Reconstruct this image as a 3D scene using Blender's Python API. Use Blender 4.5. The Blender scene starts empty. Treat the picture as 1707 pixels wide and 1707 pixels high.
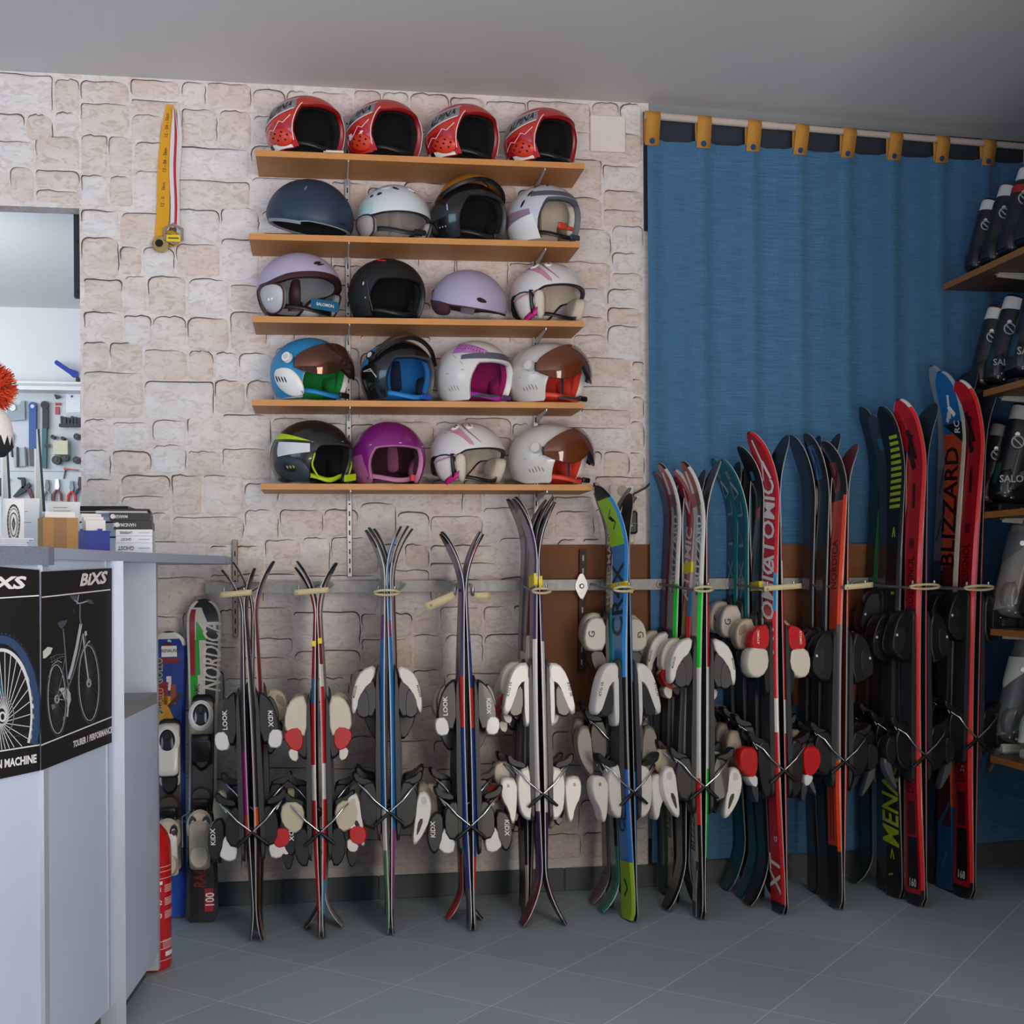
import bpy, math, random
from mathutils import Vector, Matrix
R_ = random.Random(7)
PI = math.pi
scn = bpy.context.scene
COL = scn.collection
# ------------------------------------------------------------------ camera
FPX, HPX, ROLL, YAW = 2101.0, 105.3, 0.00663, math.radians(8.6075)
CAM = Vector((0.0, -4.024, 1.025))
FW = Vector((math.sin(YAW), math.cos(YAW), 0)); RT = Vector((math.cos(YAW), -math.sin(YAW), 0)); UP = Vector((0, 0, 1))
CR, SR = math.cos(ROLL), math.sin(ROLL)
cx_ = RT * CR - UP * SR
cy_ = RT * SR + UP * CR
cd = bpy.data.cameras.new('camera'); cam = bpy.data.objects.new('camera', cd); COL.objects.link(cam)
m_ = Matrix((cx_, cy_, -FW)).transposed().to_4x4(); m_.translation = CAM
cam.matrix_world = m_
cd.sensor_width = 36; cd.lens = FPX / 1707 * 36
cd.shift_x = -HPX * SR / 1707; cd.shift_y = HPX * CR / 1707
cd.clip_start = 0.05; cd.clip_end = 60
scn.camera = cam
# ------------------------------------------------------------------ light
w = bpy.data.worlds.new('world'); scn.world = w; w.use_nodes = True
w.node_tree.nodes['Background'].inputs[0].default_value = (0.72, 0.84, 1.0, 1)
w.node_tree.nodes['Background'].inputs[1].default_value = 0.25
def area(name, loc, aim, sx, sy, power, col, spread=PI):
    l = bpy.data.lights.new(name, 'AREA'); l.shape = 'RECTANGLE'; l.size = sx; l.size_y = sy; l.energy = power; l.color = col; l.spread = spread
    o = bpy.data.objects.new(name, l); COL.objects.link(o); o.location = loc
    o.rotation_euler = (Vector(aim) - Vector(loc)).to_track_quat('-Z', 'Y').to_euler(); return o
area('sunlit_ground_outside', (-0.4, -7.1, 0.02), (-0.4, -7.0, 3.0), 5.4, 3.2, 1060, (1.0, 0.95, 0.985))
area('glass_door_daylight', (1.40, -3.5, 1.15), (-1.2, -2.0, .55), 1.7, 1.9, 98, (1.0, 0.88, 0.74))
area('side_window_daylight', (-3.5, -2.0, 1.7), (.4, -.2, 1.95), 2.6, 1.15, 36, (0.45, 0.75, 1.0))
area('workshop_daylight', (-3.2, 1.9, 2.0), (-1.5, 3.4, 1.3), 1.4, 1.4, 40, (0.93, 0.97, 1.0))
area('workshop_ceiling_glow', (-1.9, 1.6, 1.9), (-1.6, 2.6, 2.6), 0.8, 0.8, 9, (0.95, 0.98, 1.0))
scn.view_settings.view_transform = 'Standard'; scn.view_settings.look = 'None'
scn.view_settings.exposure = 0.0; scn.view_settings.gamma = 1.0
scn.view_settings.use_curve_mapping = False
# ------------------------------------------------------------------ pixel -> place helpers
def ray(x, y):
    x -= 853.5; y -= 853.5
    return RT * (CR * x - SR * y) - UP * (SR * x + CR * y - HPX) + FW * FPX
def W(x, y, v=0.0):                       # point at distance v in front of the stone wall
    q = ray(x, y); return CAM + q * ((-v - CAM.y) / q.y)
def FL(x, y, z=0.0):                      # point at height z
    q = ray(x, y); return CAM + q * ((z - CAM.z) / q.z)
# ------------------------------------------------------------------ colour and material helpers
def hexc(h):
    h = h.lstrip('#'); o = []
    if len(h) == 3: h = h[0]*2 + h[1]*2 + h[2]*2
    for i in (0, 2, 4):
        c = int(h[i:i+2], 16) / 255
        o.append(c / 12.92 if c <= 0.04045 else ((c + 0.055) / 1.055) ** 2.4)
    return (o[0], o[1], o[2], 1)
MATS = {}
def mat(name, h='#808080', rough=0.5, metal=0.0, var=0.06, scale=40, coat=0.0, bump=0.0, trans=0.0, alpha=1.0, emit=0.0, stretch=None):
    if name in MATS: return MATS[name]
    m = bpy.data.materials.new(name); m.use_nodes = True; nt = m.node_tree; b = nt.nodes['Principled BSDF']
    c = hexc(h) if isinstance(h, str) else h
    tc = nt.nodes.new('ShaderNodeTexCoord'); nz = nt.nodes.new('ShaderNodeTexNoise'); nz.inputs['Scale'].default_value = scale; nz.inputs['Detail'].default_value = 3
    if stretch:
        mp = nt.nodes.new('ShaderNodeMapping'); mp.inputs['Scale'].default_value = stretch
        nt.links.new(tc.outputs['Object'], mp.inputs[0]); nt.links.new(mp.outputs[0], nz.inputs['Vector'])
    else: nt.links.new(tc.outputs['Object'], nz.inputs['Vector'])
    mx = nt.nodes.new('ShaderNodeMix'); mx.data_type = 'RGBA'
    mx.inputs[6].default_value = tuple(max(0, v * (1 - var)) for v in c[:3]) + (1,)
    mx.inputs[7].default_value = tuple(min(1, v * (1 + var)) for v in c[:3]) + (1,)
    nt.links.new(nz.outputs['Fac'], mx.inputs[0]); nt.links.new(mx.outputs[2], b.inputs['Base Color'])
    b.inputs['Roughness'].default_value = rough; b.inputs['Metallic'].default_value = metal
    b.inputs['Coat Weight'].default_value = coat
    if trans: b.inputs['Transmission Weight'].default_value = trans
    if alpha < 1: b.inputs['Alpha'].default_value = alpha
    if bump:
        bp = nt.nodes.new('ShaderNodeBump'); bp.inputs['Strength'].default_value = bump; bp.inputs['Distance'].default_value = 0.002
        nt.links.new(nz.outputs['Fac'], bp.inputs['Height']); nt.links.new(bp.outputs[0], b.inputs['Normal'])
    MATS[name] = m; return m
def P(h, rough=0.4, **k):                 # plain paint of a colour
    return mat('paint_%s_%d%s' % (h.strip('#'), rough * 100, ''.join('_%s%s' % i for i in sorted(k.items()))), h, rough, **k)
# ------------------------------------------------------------------ mesh builder
def chaikin(p, n=2, closed=True):
    for _ in range(n):
        q = []
        k = len(p)
        for i in range(k if closed else k - 1):
            a, b = p[i], p[(i + 1) % k]
            q.append(tuple(a[j] * .75 + b[j] * .25 for j in range(len(a)))); q.append(tuple(a[j] * .25 + b[j] * .75 for j in range(len(a))))
        if not closed: q = [p[0]] + q + [p[-1]]
        p = q
    return p
class MB:
    def __init__(s): s.v = []; s.f = []; s.m = []; s.mats = []; s.sm = []
    def mi(s, m):
        if m not in s.mats: s.mats.append(m)
        return s.mats.index(m)
    def add(s, vs, fs, m, smooth=False, T=None):
        o = len(s.v)
        s.v += [tuple(T(v)) if T else tuple(v) for v in vs]
        k = s.mi(m)
        for f in fs: s.f.append([o + i for i in f]); s.m.append(k); s.sm.append(smooth)
        return s
    def box(s, lo, hi, m, T=None, ch=0.0):
        x0, y0, z0 = lo; x1, y1, z1 = hi
        if ch <= 0:
            v = [(x0,y0,z0),(x1,y0,z0),(x1,y1,z0),(x0,y1,z0),(x0,y0,z1),(x1,y0,z1),(x1,y1,z1),(x0,y1,z1)]
            return s.add(v, [(0,3,2,1),(4,5,6,7),(0,1,5,4),(1,2,6,5),(2,3,7,6),(3,0,4,7)], m, False, T)
        c = min(ch, (x1-x0)/2.01, (y1-y0)/2.01, (z1-z0)/2.01)
        def ring(i, z): return [(x0+c+i,y0+i,z),(x1-c-i,y0+i,z),(x1-i,y0+c+i,z),(x1-i,y1-c-i,z),(x1-c-i,y1-i,z),(x0+c+i,y1-i,z),(x0+i,y1-c-i,z),(x0+i,y0+c+i,z)]
        c2 = c * .7
        v = ring(c2, z0) + ring(0, z0 + c) + ring(0, z1 - c) + ring(c2, z1)
        f = [tuple(range(7, -1, -1)), tuple(range(24, 32))]
        for r in range(3):
            for i in range(8): f.append((r*8+i, r*8+(i+1) % 8, (r+1)*8+(i+1) % 8, (r+1)*8+i))
        return s.add(v, f, m, False, T)
    def prism(s, poly, d0, d1, m, T, smooth=False):      # poly (a,b), extruded along c ; T(a,b,c)
        n = len(poly); v = [(a, b, d0) for a, b in poly] + [(a, b, d1) for a, b in poly]
        f = [tuple(range(n))[::-1], tuple(range(n, 2*n))] + [(i, (i+1) % n, n+(i+1) % n, n+i) for i in range(n)]
        o = len(s.v); s.v += [tuple(T(*q)) for q in v]; k = s.mi(m)
        for j, ff in enumerate(f): s.f.append([o+i for i in ff]); s.m.append(k); s.sm.append(smooth and j > 1)
        return s
    def pillow(s, poly, hw, m, T, sub=2, c0=0.0, edge=.78):   # rounded solid from a profile; T(a,b,c)
        p = chaikin(poly, sub); n = len(p); ca = sum(q[0] for q in p)/n; cb = sum(q[1] for q in p)/n
        lay = [(-1, edge), (-.88, edge*.35+.65), (-.55, 1), (.55, 1), (.88, edge*.35+.65), (1, edge)]
        v = []
        for y, k in lay: v += [tuple(T(ca+(a-ca)*k, cb+(b-cb)*k, c0+y*hw)) for a, b in p]
        f = [tuple(range(n))[::-1], tuple(range(5*n, 6*n))]
        for r in range(5): f += [(r*n+i, r*n+(i+1) % n, (r+1)*n+(i+1) % n, (r+1)*n+i) for i in range(n)]
        o = len(s.v); s.v += v; k = s.mi(m)
        for j, ff in enumerate(f): s.f.append([o+i for i in ff]); s.m.append(k); s.sm.append(j > 1)
        return s
    def tube(s, pts, r, m, n=8, T=None, cap=True, rs=None):
        P_ = [Vector(T(*p)) if T else Vector(p) for p in pts]; v = []; k = len(P_); prev = None
        for i, p in enumerate(P_):
            d = (P_[min(i+1, k-1)] - P_[max(i-1, 0)]).normalized()
            if prev is None:
                a = d.orthogonal().normalized()
            else: a = (prev - d * prev.dot(d)).normalized()
            prev = a; b = d.cross(a); rr = rs[i] if rs else r
            v += [p + (a*math.cos(2*PI*j/n) + b*math.sin(2*PI*j/n)) * rr for j in range(n)]
        f = []
        for i in range(k-1): f += [(i*n+j, i*n+(j+1) % n, (i+1)*n+(j+1) % n, (i+1)*n+j) for j in range(n)]
        s.add(v, f, m, True)
        if cap: s.add(v[:n], [tuple(range(n))[::-1]], m); s.add(v[-n:], [tuple(range(n))], m)
        return s
    def ribbon(s, pts, hw, m, side, th=0.0, T=None):         # flat band along pts, side = width vector(s)
        P_ = [Vector(T(*p)) if T else Vector(p) for p in pts]; v = []
        for i, p in enumerate(P_):
            sd = Vector(side[i]) if isinstance(side, list) else Vector(side)
            v += [p - sd*hw, p + sd*hw]
        f = [(2*i, 2*i+1, 2*i+3, 2*i+2) for i in range(len(P_)-1)]
        if th:
            o = []; k = len(P_)
            for i, p in enumerate(P_):
                d = (P_[min(i+1, k-1)] - P_[max(i-1, 0)]).normalized(); sd = Vector(side[i]) if isinstance(side, list) else Vector(side)
                nn = d.cross(sd).normalized() * th; o += [v[2*i]+nn, v[2*i+1]+nn]
            nv = len(v); v = v + o
            f2 = [(a+nv, d_+nv, c+nv, b+nv) for a, b, c, d_ in f]
            f = [t[::1] for t in f] + f2
            for i in range(k-1): f += [(2*i, 2*i+2, nv+2*i+2, nv+2*i), (2*i+1, nv+2*i+1, nv+2*i+3, 2*i+3)]
            f += [(0, nv, nv+1, 1), (2*k-2, 2*k-1, nv+2*k-1, nv+2*k-2)]
        return s.add(v, f, m, True)
    def grid(s, fn, nu, nv, m, smooth=True, wrap=False):
        v = [tuple(fn(i/(nu if wrap else nu-1), j/(nv-1))) for j in range(nv) for i in range(nu)]
        f = []
        for j in range(nv-1):
            for i in range(nu if wrap else nu-1):
                k = (i+1) % nu; f.append((j*nu+i, j*nu+k, (j+1)*nu+k, (j+1)*nu+i))
        return s.add(v, f, m, smooth)
    def lathe(s, prof, m, T=None, n=24, smooth=True):        # prof (r,z)
        v = []
        for r, z in prof: v += [(r*math.cos(2*PI*i/n), r*math.sin(2*PI*i/n), z) for i in range(n)]
        f = []
        for j in range(len(prof)-1): f += [(j*n+i, j*n+(i+1) % n, (j+1)*n+(i+1) % n, (j+1)*n+i) for i in range(n)]
        s.add(v, f, m, smooth, T)
        if prof[0][0] > 1e-5: s.add(v[:n], [tuple(range(n))[::-1]], m, False, T)
        if prof[-1][0] > 1e-5: s.add(v[-n:], [tuple(range(n))], m, False, T)
        return s
    def disc(s, c, ax, r, th, m, n=20, r2=None):             # short cylinder with axis ax
        ax = Vector(ax).normalized(); a = ax.orthogonal().normalized(); b = ax.cross(a); c = Vector(c); r2 = r if r2 is None else r2
        v = [c + (a*math.cos(2*PI*i/n)+b*math.sin(2*PI*i/n))*r for i in range(n)] + [c + ax*th + (a*math.cos(2*PI*i/n)+b*math.sin(2*PI*i/n))*r2 for i in range(n)]
        f = [tuple(range(n))[::-1], tuple(range(n, 2*n))] + [(i, (i+1) % n, n+(i+1) % n, n+i) for i in range(n)]
        return s.add(v, f, m, False)
    def build(s, name, parent=None, loc=None, local=False):   # vertices are world coordinates unless local
        me = bpy.data.meshes.new(name); o_ = Vector(loc) if loc is not None else Vector((0, 0, 0))
        if parent is not None and not local:
            q = parent
            while q is not None: o_ += q.location; q = q.parent
        me.from_pydata([tuple(Vector(v) - o_) for v in s.v], [], s.f)
        for m in s.mats: me.materials.append(m)
        me.polygons.foreach_set('material_index', s.m); me.polygons.foreach_set('use_smooth', s.sm); me.update()
        o = bpy.data.objects.new(name, me); COL.objects.link(o)
        if parent is None: o.location = o_
        else: o.parent = parent
        return o
def ID(*a): return a
def thing(name, label, cat, loc=(0, 0, 0), group=None, rot=None):
    o = bpy.data.objects.new(name, None); COL.objects.link(o); o.location = loc; o.empty_display_size = 0.05
    if rot is not None: o.rotation_euler = rot
    o['label'] = label; o['category'] = cat
    if group: o['group'] = group
    return o
def tag(o, label, cat, group=None, kind=None):
    o['label'] = label; o['category'] = cat
    if group: o['group'] = group
    if kind: o['kind'] = kind
    return o
def struct(o): o['kind'] = 'structure'; return o
TXT = {}
def text(s, shear=0.0):                    # (verts 2D in em units centred, faces)
    k = (s, shear)
    if k not in TXT:
        cu = bpy.data.curves.new('t', 'FONT'); cu.body = s; cu.size = 1; cu.resolution_u = 2; cu.align_x = 'CENTER'; cu.align_y = 'CENTER'; cu.shear = shear; cu.offset = .038 if s in ('BiXS', 'N MACHINE', 'TOURER 1 PERFORMANCE') else .018
        o = bpy.data.objects.new('t', cu); COL.objects.link(o); dg = bpy.context.evaluated_depsgraph_get(); me = bpy.data.meshes.new_from_object(o.evaluated_get(dg))
        TXT[k] = ([(v.co.x, v.co.y) for v in me.vertices], [list(p.vertices) for p in me.polygons])
        bpy.data.meshes.remove(me); bpy.data.objects.remove(o); bpy.data.curves.remove(cu)
    return TXT[k]
# every string is set before the scene fills up
for s_, h_ in (('BiXS', .1), ('TOURER 1 PERFORMANCE', 0), ('N MACHINE', 0), ('ALPINA', .3), ('NORDICA', .35), ('100', 0), ('168', 0), ('160', 0), ('ATOMIC', .3), ('KiDX', .1), ('LOOK', 0), ('1', 0), ('2', 0), ('3', 0), ('CR4X', 0), ('CR', 0), ('BLIZZARD', 0), ('RC', .2), ('MENACE', .2), ('DYNAMIC', 0), ('NORDICA', 0), ('XTO 10', 0), ('TOMIC', .3), ('XT', .2), ('ROSSIGNOL', 0), ('GOLLO', 0), ('PAPAGALLO', 0), ('ARENALINA', 0), ('RACE J', .2), ('12 - 06 - 5km', 0), ('SALOMON', 0), ('120', 0), ('LAPIERRE', 0), ('GHOST', 0), ('HANDMADE', 0), ('S/S 19', 0), ('VANTAGE', 0), ('MARKER', 0), ('G', 0)):
    text(s_, h_)
def put_text(mb, s, m, size, fn, shear=0.0, ex=1.0):     # fn(x,y) -> point ; x,y in metres
    vs, fs = text(s, shear); mb.add([fn(x*size*ex, y*size) for x, y in vs], fs, m)
# ------------------------------------------------------------------ common materials
BLACK = mat('black_plastic', '#15161a', .42); BLACKM = mat('matt_black', '#101114', .75); DARK = mat('dark_grey_plastic', '#2b2d33', .45)
WHITE = mat('white_plastic', '#e9e8e6', .35); CREAM = mat('cream_plastic', '#cfc4ae', .45); CHROME = mat('chrome', '#d6d9dd', .18, 1.0); STEEL = mat('brushed_steel', '#a9abac', .38, .9, bump=.1)
GALV = mat('worn_galvanised_steel', '#8d8e8d', .5, .6, var=.35, scale=60, bump=.3)
RED = mat('red_gloss', '#c3161c', .3, coat=.4); YEL = mat('yellow_tape', '#e8cf12', .5); RUBBER = mat('cream_rubber_strap', '#c9bd94', .6)
WOOD = mat('beech_shelf', '#b57a41', .5, var=.25, scale=9, stretch=(1.5, 14, 30)); WOODE = mat('beech_shelf_edge', '#c98a4a', .5, var=.15, scale=12, stretch=(2, 14, 14))
WOODD = mat('walnut_shelf', '#5e3e25', .5, var=.25, scale=9, stretch=(14, 1.5, 30)); WOODDE = mat('walnut_shelf_edge', '#9a632f', .5, var=.2, scale=12, stretch=(10, 2, 10))
PAPER = mat('white_paper', '#f0eff0', .7)
# ================================================================== structure
def quad(name, pts, m):
    b = MB(); b.add(pts, [tuple(range(len(pts)))], m); return struct(b.build(name))
# floor: square grey-green tiles laid diagonally
def floor_mat():
    m = bpy.data.materials.new('grey_floor_tiles'); m.use_nodes = True; nt = m.node_tree; b = nt.nodes['Principled BSDF']; L = nt.links
    tc = nt.nodes.new('ShaderNodeTexCoord'); sp = nt.nodes.new('ShaderNodeSeparateXYZ'); L.new(tc.outputs['Object'], sp.inputs[0])
    def math_(op, a, b_=None):
        n = nt.nodes.new('ShaderNodeMath'); n.operation = op
        for i, q in enumerate((a, b_)):
            if q is None: continue
            if isinstance(q, (int, float)): n.inputs[i].default_value = q
            else: L.new(q, n.inputs[i])
        return n.outputs[0]
    def lines(ang, sp_, off):
        n = (-math.sin(ang), math.cos(ang))
        d = math_('ADD', math_('MULTIPLY', sp.outputs[0], n[0]), math_('MULTIPLY', sp.outputs[1], n[1]))
        t = math_('DIVIDE', math_('SUBTRACT', d, off), sp_)
        cell = math_('FLOOR', t); fr = math_('FRACT', t)
        dist = math_('MULTIPLY', math_('MINIMUM', fr, math_('SUBTRACT', 1.0, fr)), sp_)
        return math_('LESS_THAN', dist, 0.0014), cell
    A, ca = lines(math.radians(48), TILE_A, OFF_A); B, cb = lines(math.radians(-42), TILE_B, OFF_B)
    g = math_('MAXIMUM', A, B)
    cmb = nt.nodes.new('ShaderNodeCombineXYZ'); L.new(ca, cmb.inputs[0]); L.new(cb, cmb.inputs[1])
    wn = nt.nodes.new('ShaderNodeTexWhiteNoise'); L.new(cmb.outputs[0], wn.inputs['Vector'])
    nz = nt.nodes.new('ShaderNodeTexNoise'); nz.inputs['Scale'].default_value = 90; nz.inputs['Detail'].default_value = 6; L.new(tc.outputs['Object'], nz.inputs['Vector'])
    f = math_('ADD', math_('MULTIPLY', nz.outputs['Fac'], .5), math_('MULTIPLY', wn.outputs[0], .35))
    mx = nt.nodes.new('ShaderNodeMix'); mx.data_type = 'RGBA'; mx.inputs[6].default_value = hexc('#8c9aa4'); mx.inputs[7].default_value = hexc('#a2b4c0'); L.new(f, mx.inputs[0])
    m2 = nt.nodes.new('ShaderNodeMix'); m2.data_type = 'RGBA'; L.new(g, m2.inputs[0]); L.new(mx.outputs[2], m2.inputs[6]); m2.inputs[7].default_value = hexc('#cfcfca')
    L.new(m2.outputs[2], b.inputs['Base Color']); b.inputs['Roughness'].default_value = .42
    bp = nt.nodes.new('ShaderNodeBump'); bp.inputs['Strength'].default_value = .25; bp.inputs['Distance'].default_value = .001
    L.new(nz.outputs['Fac'], bp.inputs['Height']); L.new(bp.outputs[0], b.inputs['Normal']); return m
_k = 1.025 / 1.05                          # the grid was surveyed from a camera 1.05 m up
def _off(n): return n
def _n(ang): return Vector((-math.sin(ang), math.cos(ang), 0))
nA = _n(math.radians(48)); nB = _n(math.radians(-42))
TILE_A = .2935 * _k; TILE_B = .3285 * _k
OFF_A = FL(853, 1640) .dot(nA) * 0 + (FL(1009, 1707).dot(nA) + FL(1265, 1548.5).dot(nA)) / 2
OFF_B = (FL(1365, 1625).dot(nB) + FL(1363, 1624).dot(nB)) / 2
CEIL = 2.571
RW = 2.62                                   # right wall
b = MB(); b.add([(-5.5, -5.36, 0), (RW, -5.36, 0), (RW, 5, 0), (-5.5, 5, 0)], [(0, 1, 2, 3)], floor_mat()); struct(b.build('floor'))
CEILM = mat('grey_white_ceiling_paint', '#d2d0d0', .85, var=.03, scale=3)
b = MB(); b.box((-5.5, -5.36, CEIL), (RW + .1, .5, CEIL + .1), CEILM)
o = struct(b.build('ceiling'))
# ---- stone wallpaper on the back wall
def stone_mat(name, c1, c2, c3, seed):
    m = bpy.data.materials.new(name); m.use_nodes = True; nt = m.node_tree; b = nt.nodes['Principled BSDF']; L = nt.links
    tc = nt.nodes.new('ShaderNodeTexCoord'); mp = nt.nodes.new('ShaderNodeMapping'); mp.inputs['Location'].default_value = (seed, 0, seed * 2); mp.inputs['Scale'].default_value = (1, 1, 1.9)
    L.new(tc.outputs['Object'], mp.inputs[0])
    n1 = nt.nodes.new('ShaderNodeTexNoise'); n1.inputs['Scale'].default_value = 9; n1.inputs['Detail'].default_value = 5; n1.inputs['Distortion'].default_value = .8; L.new(mp.outputs[0], n1.inputs['Vector'])
    n2 = nt.nodes.new('ShaderNodeTexNoise'); n2.inputs['Scale'].default_value = 26; n2.inputs['Detail'].default_value = 8; n2.inputs['Distortion'].default_value = 1.6; L.new(mp.outputs[0], n2.inputs['Vector'])
    r1 = nt.nodes.new('ShaderNodeValToRGB'); r1.color_ramp.elements[0].position = .34; r1.color_ramp.elements[1].position = .68
    r1.color_ramp.elements[0].color = hexc(c1); r1.color_ramp.elements[1].color = hexc(c2); L.new(n1.outputs['Fac'], r1.inputs[0])
    r2 = nt.nodes.new('ShaderNodeValToRGB'); r2.color_ramp.elements[0].position = .36; r2.color_ramp.elements[1].position = .5
    r2.color_ramp.elements[0].color = (.75, .75, .75, 1); r2.color_ramp.elements[1].color = (0, 0, 0, 1); L.new(n2.outputs['Fac'], r2.inputs[0])
    mx = nt.nodes.new('ShaderNodeMix'); mx.data_type = 'RGBA'; L.new(r2.outputs[0], mx.inputs[0]); L.new(r1.outputs[0], mx.inputs[6]); mx.inputs[7].default_value = hexc(c3)
    L.new(mx.outputs[2], b.inputs['Base Color']); b.inputs['Roughness'].default_value = .8
    bp = nt.nodes.new('ShaderNodeBump'); bp.inputs['Strength'].default_value = .35; bp.inputs['Distance'].default_value = .002
    L.new(n2.outputs['Fac'], bp.inputs['Height']); L.new(bp.outputs[0], b.inputs['Normal']); return m
STONE = [stone_mat('stone_print_pale', '#d8cdc7', '#e4dedc', '#c8bbb4', 3), stone_mat('stone_print_beige', '#d4c6bd', '#e1d9d4', '#c3b3a9', 11),
         stone_mat('stone_print_grey', '#d8d2d1', '#e4e1e1', '#c7bfbc', 23), stone_mat('stone_print_warm', '#d4c4bb', '#e0d6d0', '#c1afa3', 31)]
MORTAR = mat('stone_print_mortar', '#d6cfcf', .85, var=.1, scale=30, bump=.2); CREASE = mat('stone_print_crease', '#5f514c', .9, var=.2, scale=30)
WX0, WX1 = W(134, 600).x, W(1074, 600).x
OZ = 2.16                                   # top of the doorway into the workshop
rw = random.Random(21)
wb = MB()
wb.box((WX0, 0, 0), (WX1 + .02, .068, CEIL), STONE[0])
wb.box((-2.6, 0, OZ), (WX0, .068, CEIL), STONE[0])
def stone(x0, x1, z0, z1, clip=True):
    if x1 - x0 < .02 or z1 - z0 < .015: return
    w_, h_ = x1 - x0, z1 - z0; r = min(.021, w_ * .3, h_ * .36)
    pts = []
    rr = [r * rw.uniform(.35, 1.2) for _ in range(4)]
    cs = [(x0, z1, 1, -1, 0), (x1, z1, -1, -1, 1), (x1, z0, -1, 1, 2), (x0, z0, 1, 1, 3)]     # clockwise from top left
    for cx, cz, sx, sz, k in cs:
        q = rr[k]
        for j in range(4):
            a = j / 3 * PI / 2
            if k in (1, 3): dx, dz = q * (1 - math.sin(a)), q * (1 - math.cos(a))
            else: dx, dz = q * (1 - math.cos(a)), q * (1 - math.sin(a))
            pts.append([cx + sx * dx, cz + sz * dz])
    # wobble along the long edges
    out = []
    n = len(pts)
    for i in range(n):
        a, b_ = pts[i], pts[(i + 1) % n]; out.append(a)
        L_ = math.hypot(b_[0]-a[0], b_[1]-a[1])
        if L_ > .03:
            for t in (.25, .5, .75): out.append([a[0]+(b_[0]-a[0])*t + rw.uniform(-.0018, .0018), a[1]+(b_[1]-a[1])*t + rw.uniform(-.003, .003)])
    n = len(out); cx, cz = (x0+x1)/2, (z0+z1)/2
    def ins(p, d): 
        vx, vz = p[0]-cx, p[1]-cz; return (p[0] - d*(vx/(w_/2)), p[1] - d*(vz/(h_/2)))
    m = STONE[rw.randrange(4)]
    i1 = [ins(p, .003) for p in out]; i2 = [ins(p, .010) for p in out]
    v = [(p[0], -.0003, p[1]) for p in out] + [(p[0], -.0022, p[1]) for p in i1] + [(p[0], -.0034, p[1]) for p in i2]
    f = [tuple(range(2*n, 3*n))]
    for k in range(2): f += [(k*n+i, (k)*n+(i+1) % n, (k+1)*n+(i+1) % n, (k+1)*n+i) for i in range(n)]
    wb.add(v, [t[::-1] for t in f] if False else f, m, True)
    # printed crease: top edge with one or two corners (sometimes only one side)
    def crease(i0, i1_, wmax):
        k = i1_ - i0
        if k < 2: return
        vv = []
        for j in range(k + 1):
            p = out[(i0 + j) % n]; t = j / k; wd = wmax * math.sin(PI * min(1, max(0, t))) ** .6 * rw.uniform(.75, 1.1) + .0002
            q = ins(p, -wd); q2 = ins(p, .0006); vv += [(q[0], -.0014, q[1]), (q2[0], -.0026, q2[1])]
        wb.add(vv, [(2*j, 2*j+1, 2*j+3, 2*j+2) for j in range(k)], CREASE, False)
    tl = next(i for i in range(n) if out[i] == pts[0]); tr = next(i for i in range(n) if out[i] == pts[7])
    t = rw.random(); wm = rw.uniform(.0018, .0042)
    side_l = next(i for i in range(n) if out[i] == pts[15])
    if t < .42: crease(tl - (2 if h_ > .05 else 0), tr - 3, wm)
    elif t < .62: crease(tl, tr + (1 if h_ > .05 else 0), wm)
    else: crease(tl + 1, tr - 3, wm * .8)
    if rw.random() < .3:                                        # dark joint on the right flank
        br = next(i for i in range(n) if out[i] == pts[8]); crease(tr, br, wm * .7)
def fill(X0, X1, Z0, Z1):
    g = .0075
    z = Z1 + .0; row = 0
    while z > Z0 - .001:
        hgt = rw.uniform(.185, .225); x = X0 - rw.uniform(0, .12)
        while x < X1:
            wd = rw.choice([.11, .13, .16, .19, .215, .24]) * rw.uniform(.92, 1.08); xe = x + wd
            a, e = max(x, X0), min(xe, X1); dz = .014 * math.sin(x * 9 + row * 2.1)
            zt, zb = min(z + dz, Z1), max(z - hgt + .014 * math.sin(x * 9 + (row + 1) * 2.1), Z0)
            mid = zb + (zt - zb) * rw.uniform(.4, .62)
            for (q0, q1) in ((mid, zt), (zb, mid)):
                k = rw.random()
                if q1 - q0 < .02: continue
                if e - a > .14 and k < .45:
                    sx = a + (e - a) * rw.uniform(.35, .65); stone(a + g/2, sx - g/2, q0 + g/2, q1 - g/2); stone(sx + g/2, e - g/2, q0 + g/2, q1 - g/2)
                elif q1 - q0 > .1 and k > .82:
                    sm_ = q0 + (q1 - q0) * rw.uniform(.4, .55); stone(a + g/2, e - g/2, q0 + g/2, sm_ - g/2); stone(a + g/2, e - g/2, sm_ + g/2, q1 - g/2)
                else: stone(a + g/2, e - g/2, q0 + g/2, q1 - g/2)
            x = xe
        z -= hgt; row += 1
fill(WX0 + .004, WX1, .10, CEIL - .004)
fill(-1.5, WX0 + .004, OZ + .012, CEIL - .004)
wall_main = struct(wb.build('wall_back'))
# grey skirting in lengths
SK = mat('grey_skirting_tile', '#4c5458', .5, var=.12, scale=20)
b = MB(); x = WX0
while x < WX1 + .001:
    b.box((x + .001, -.009, 0), (min(x + .3, WX1 + .02) - .001, -.0002, .074), SK, ch=.002); x += .3
struct(b.build('baseboard_back'))
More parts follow.
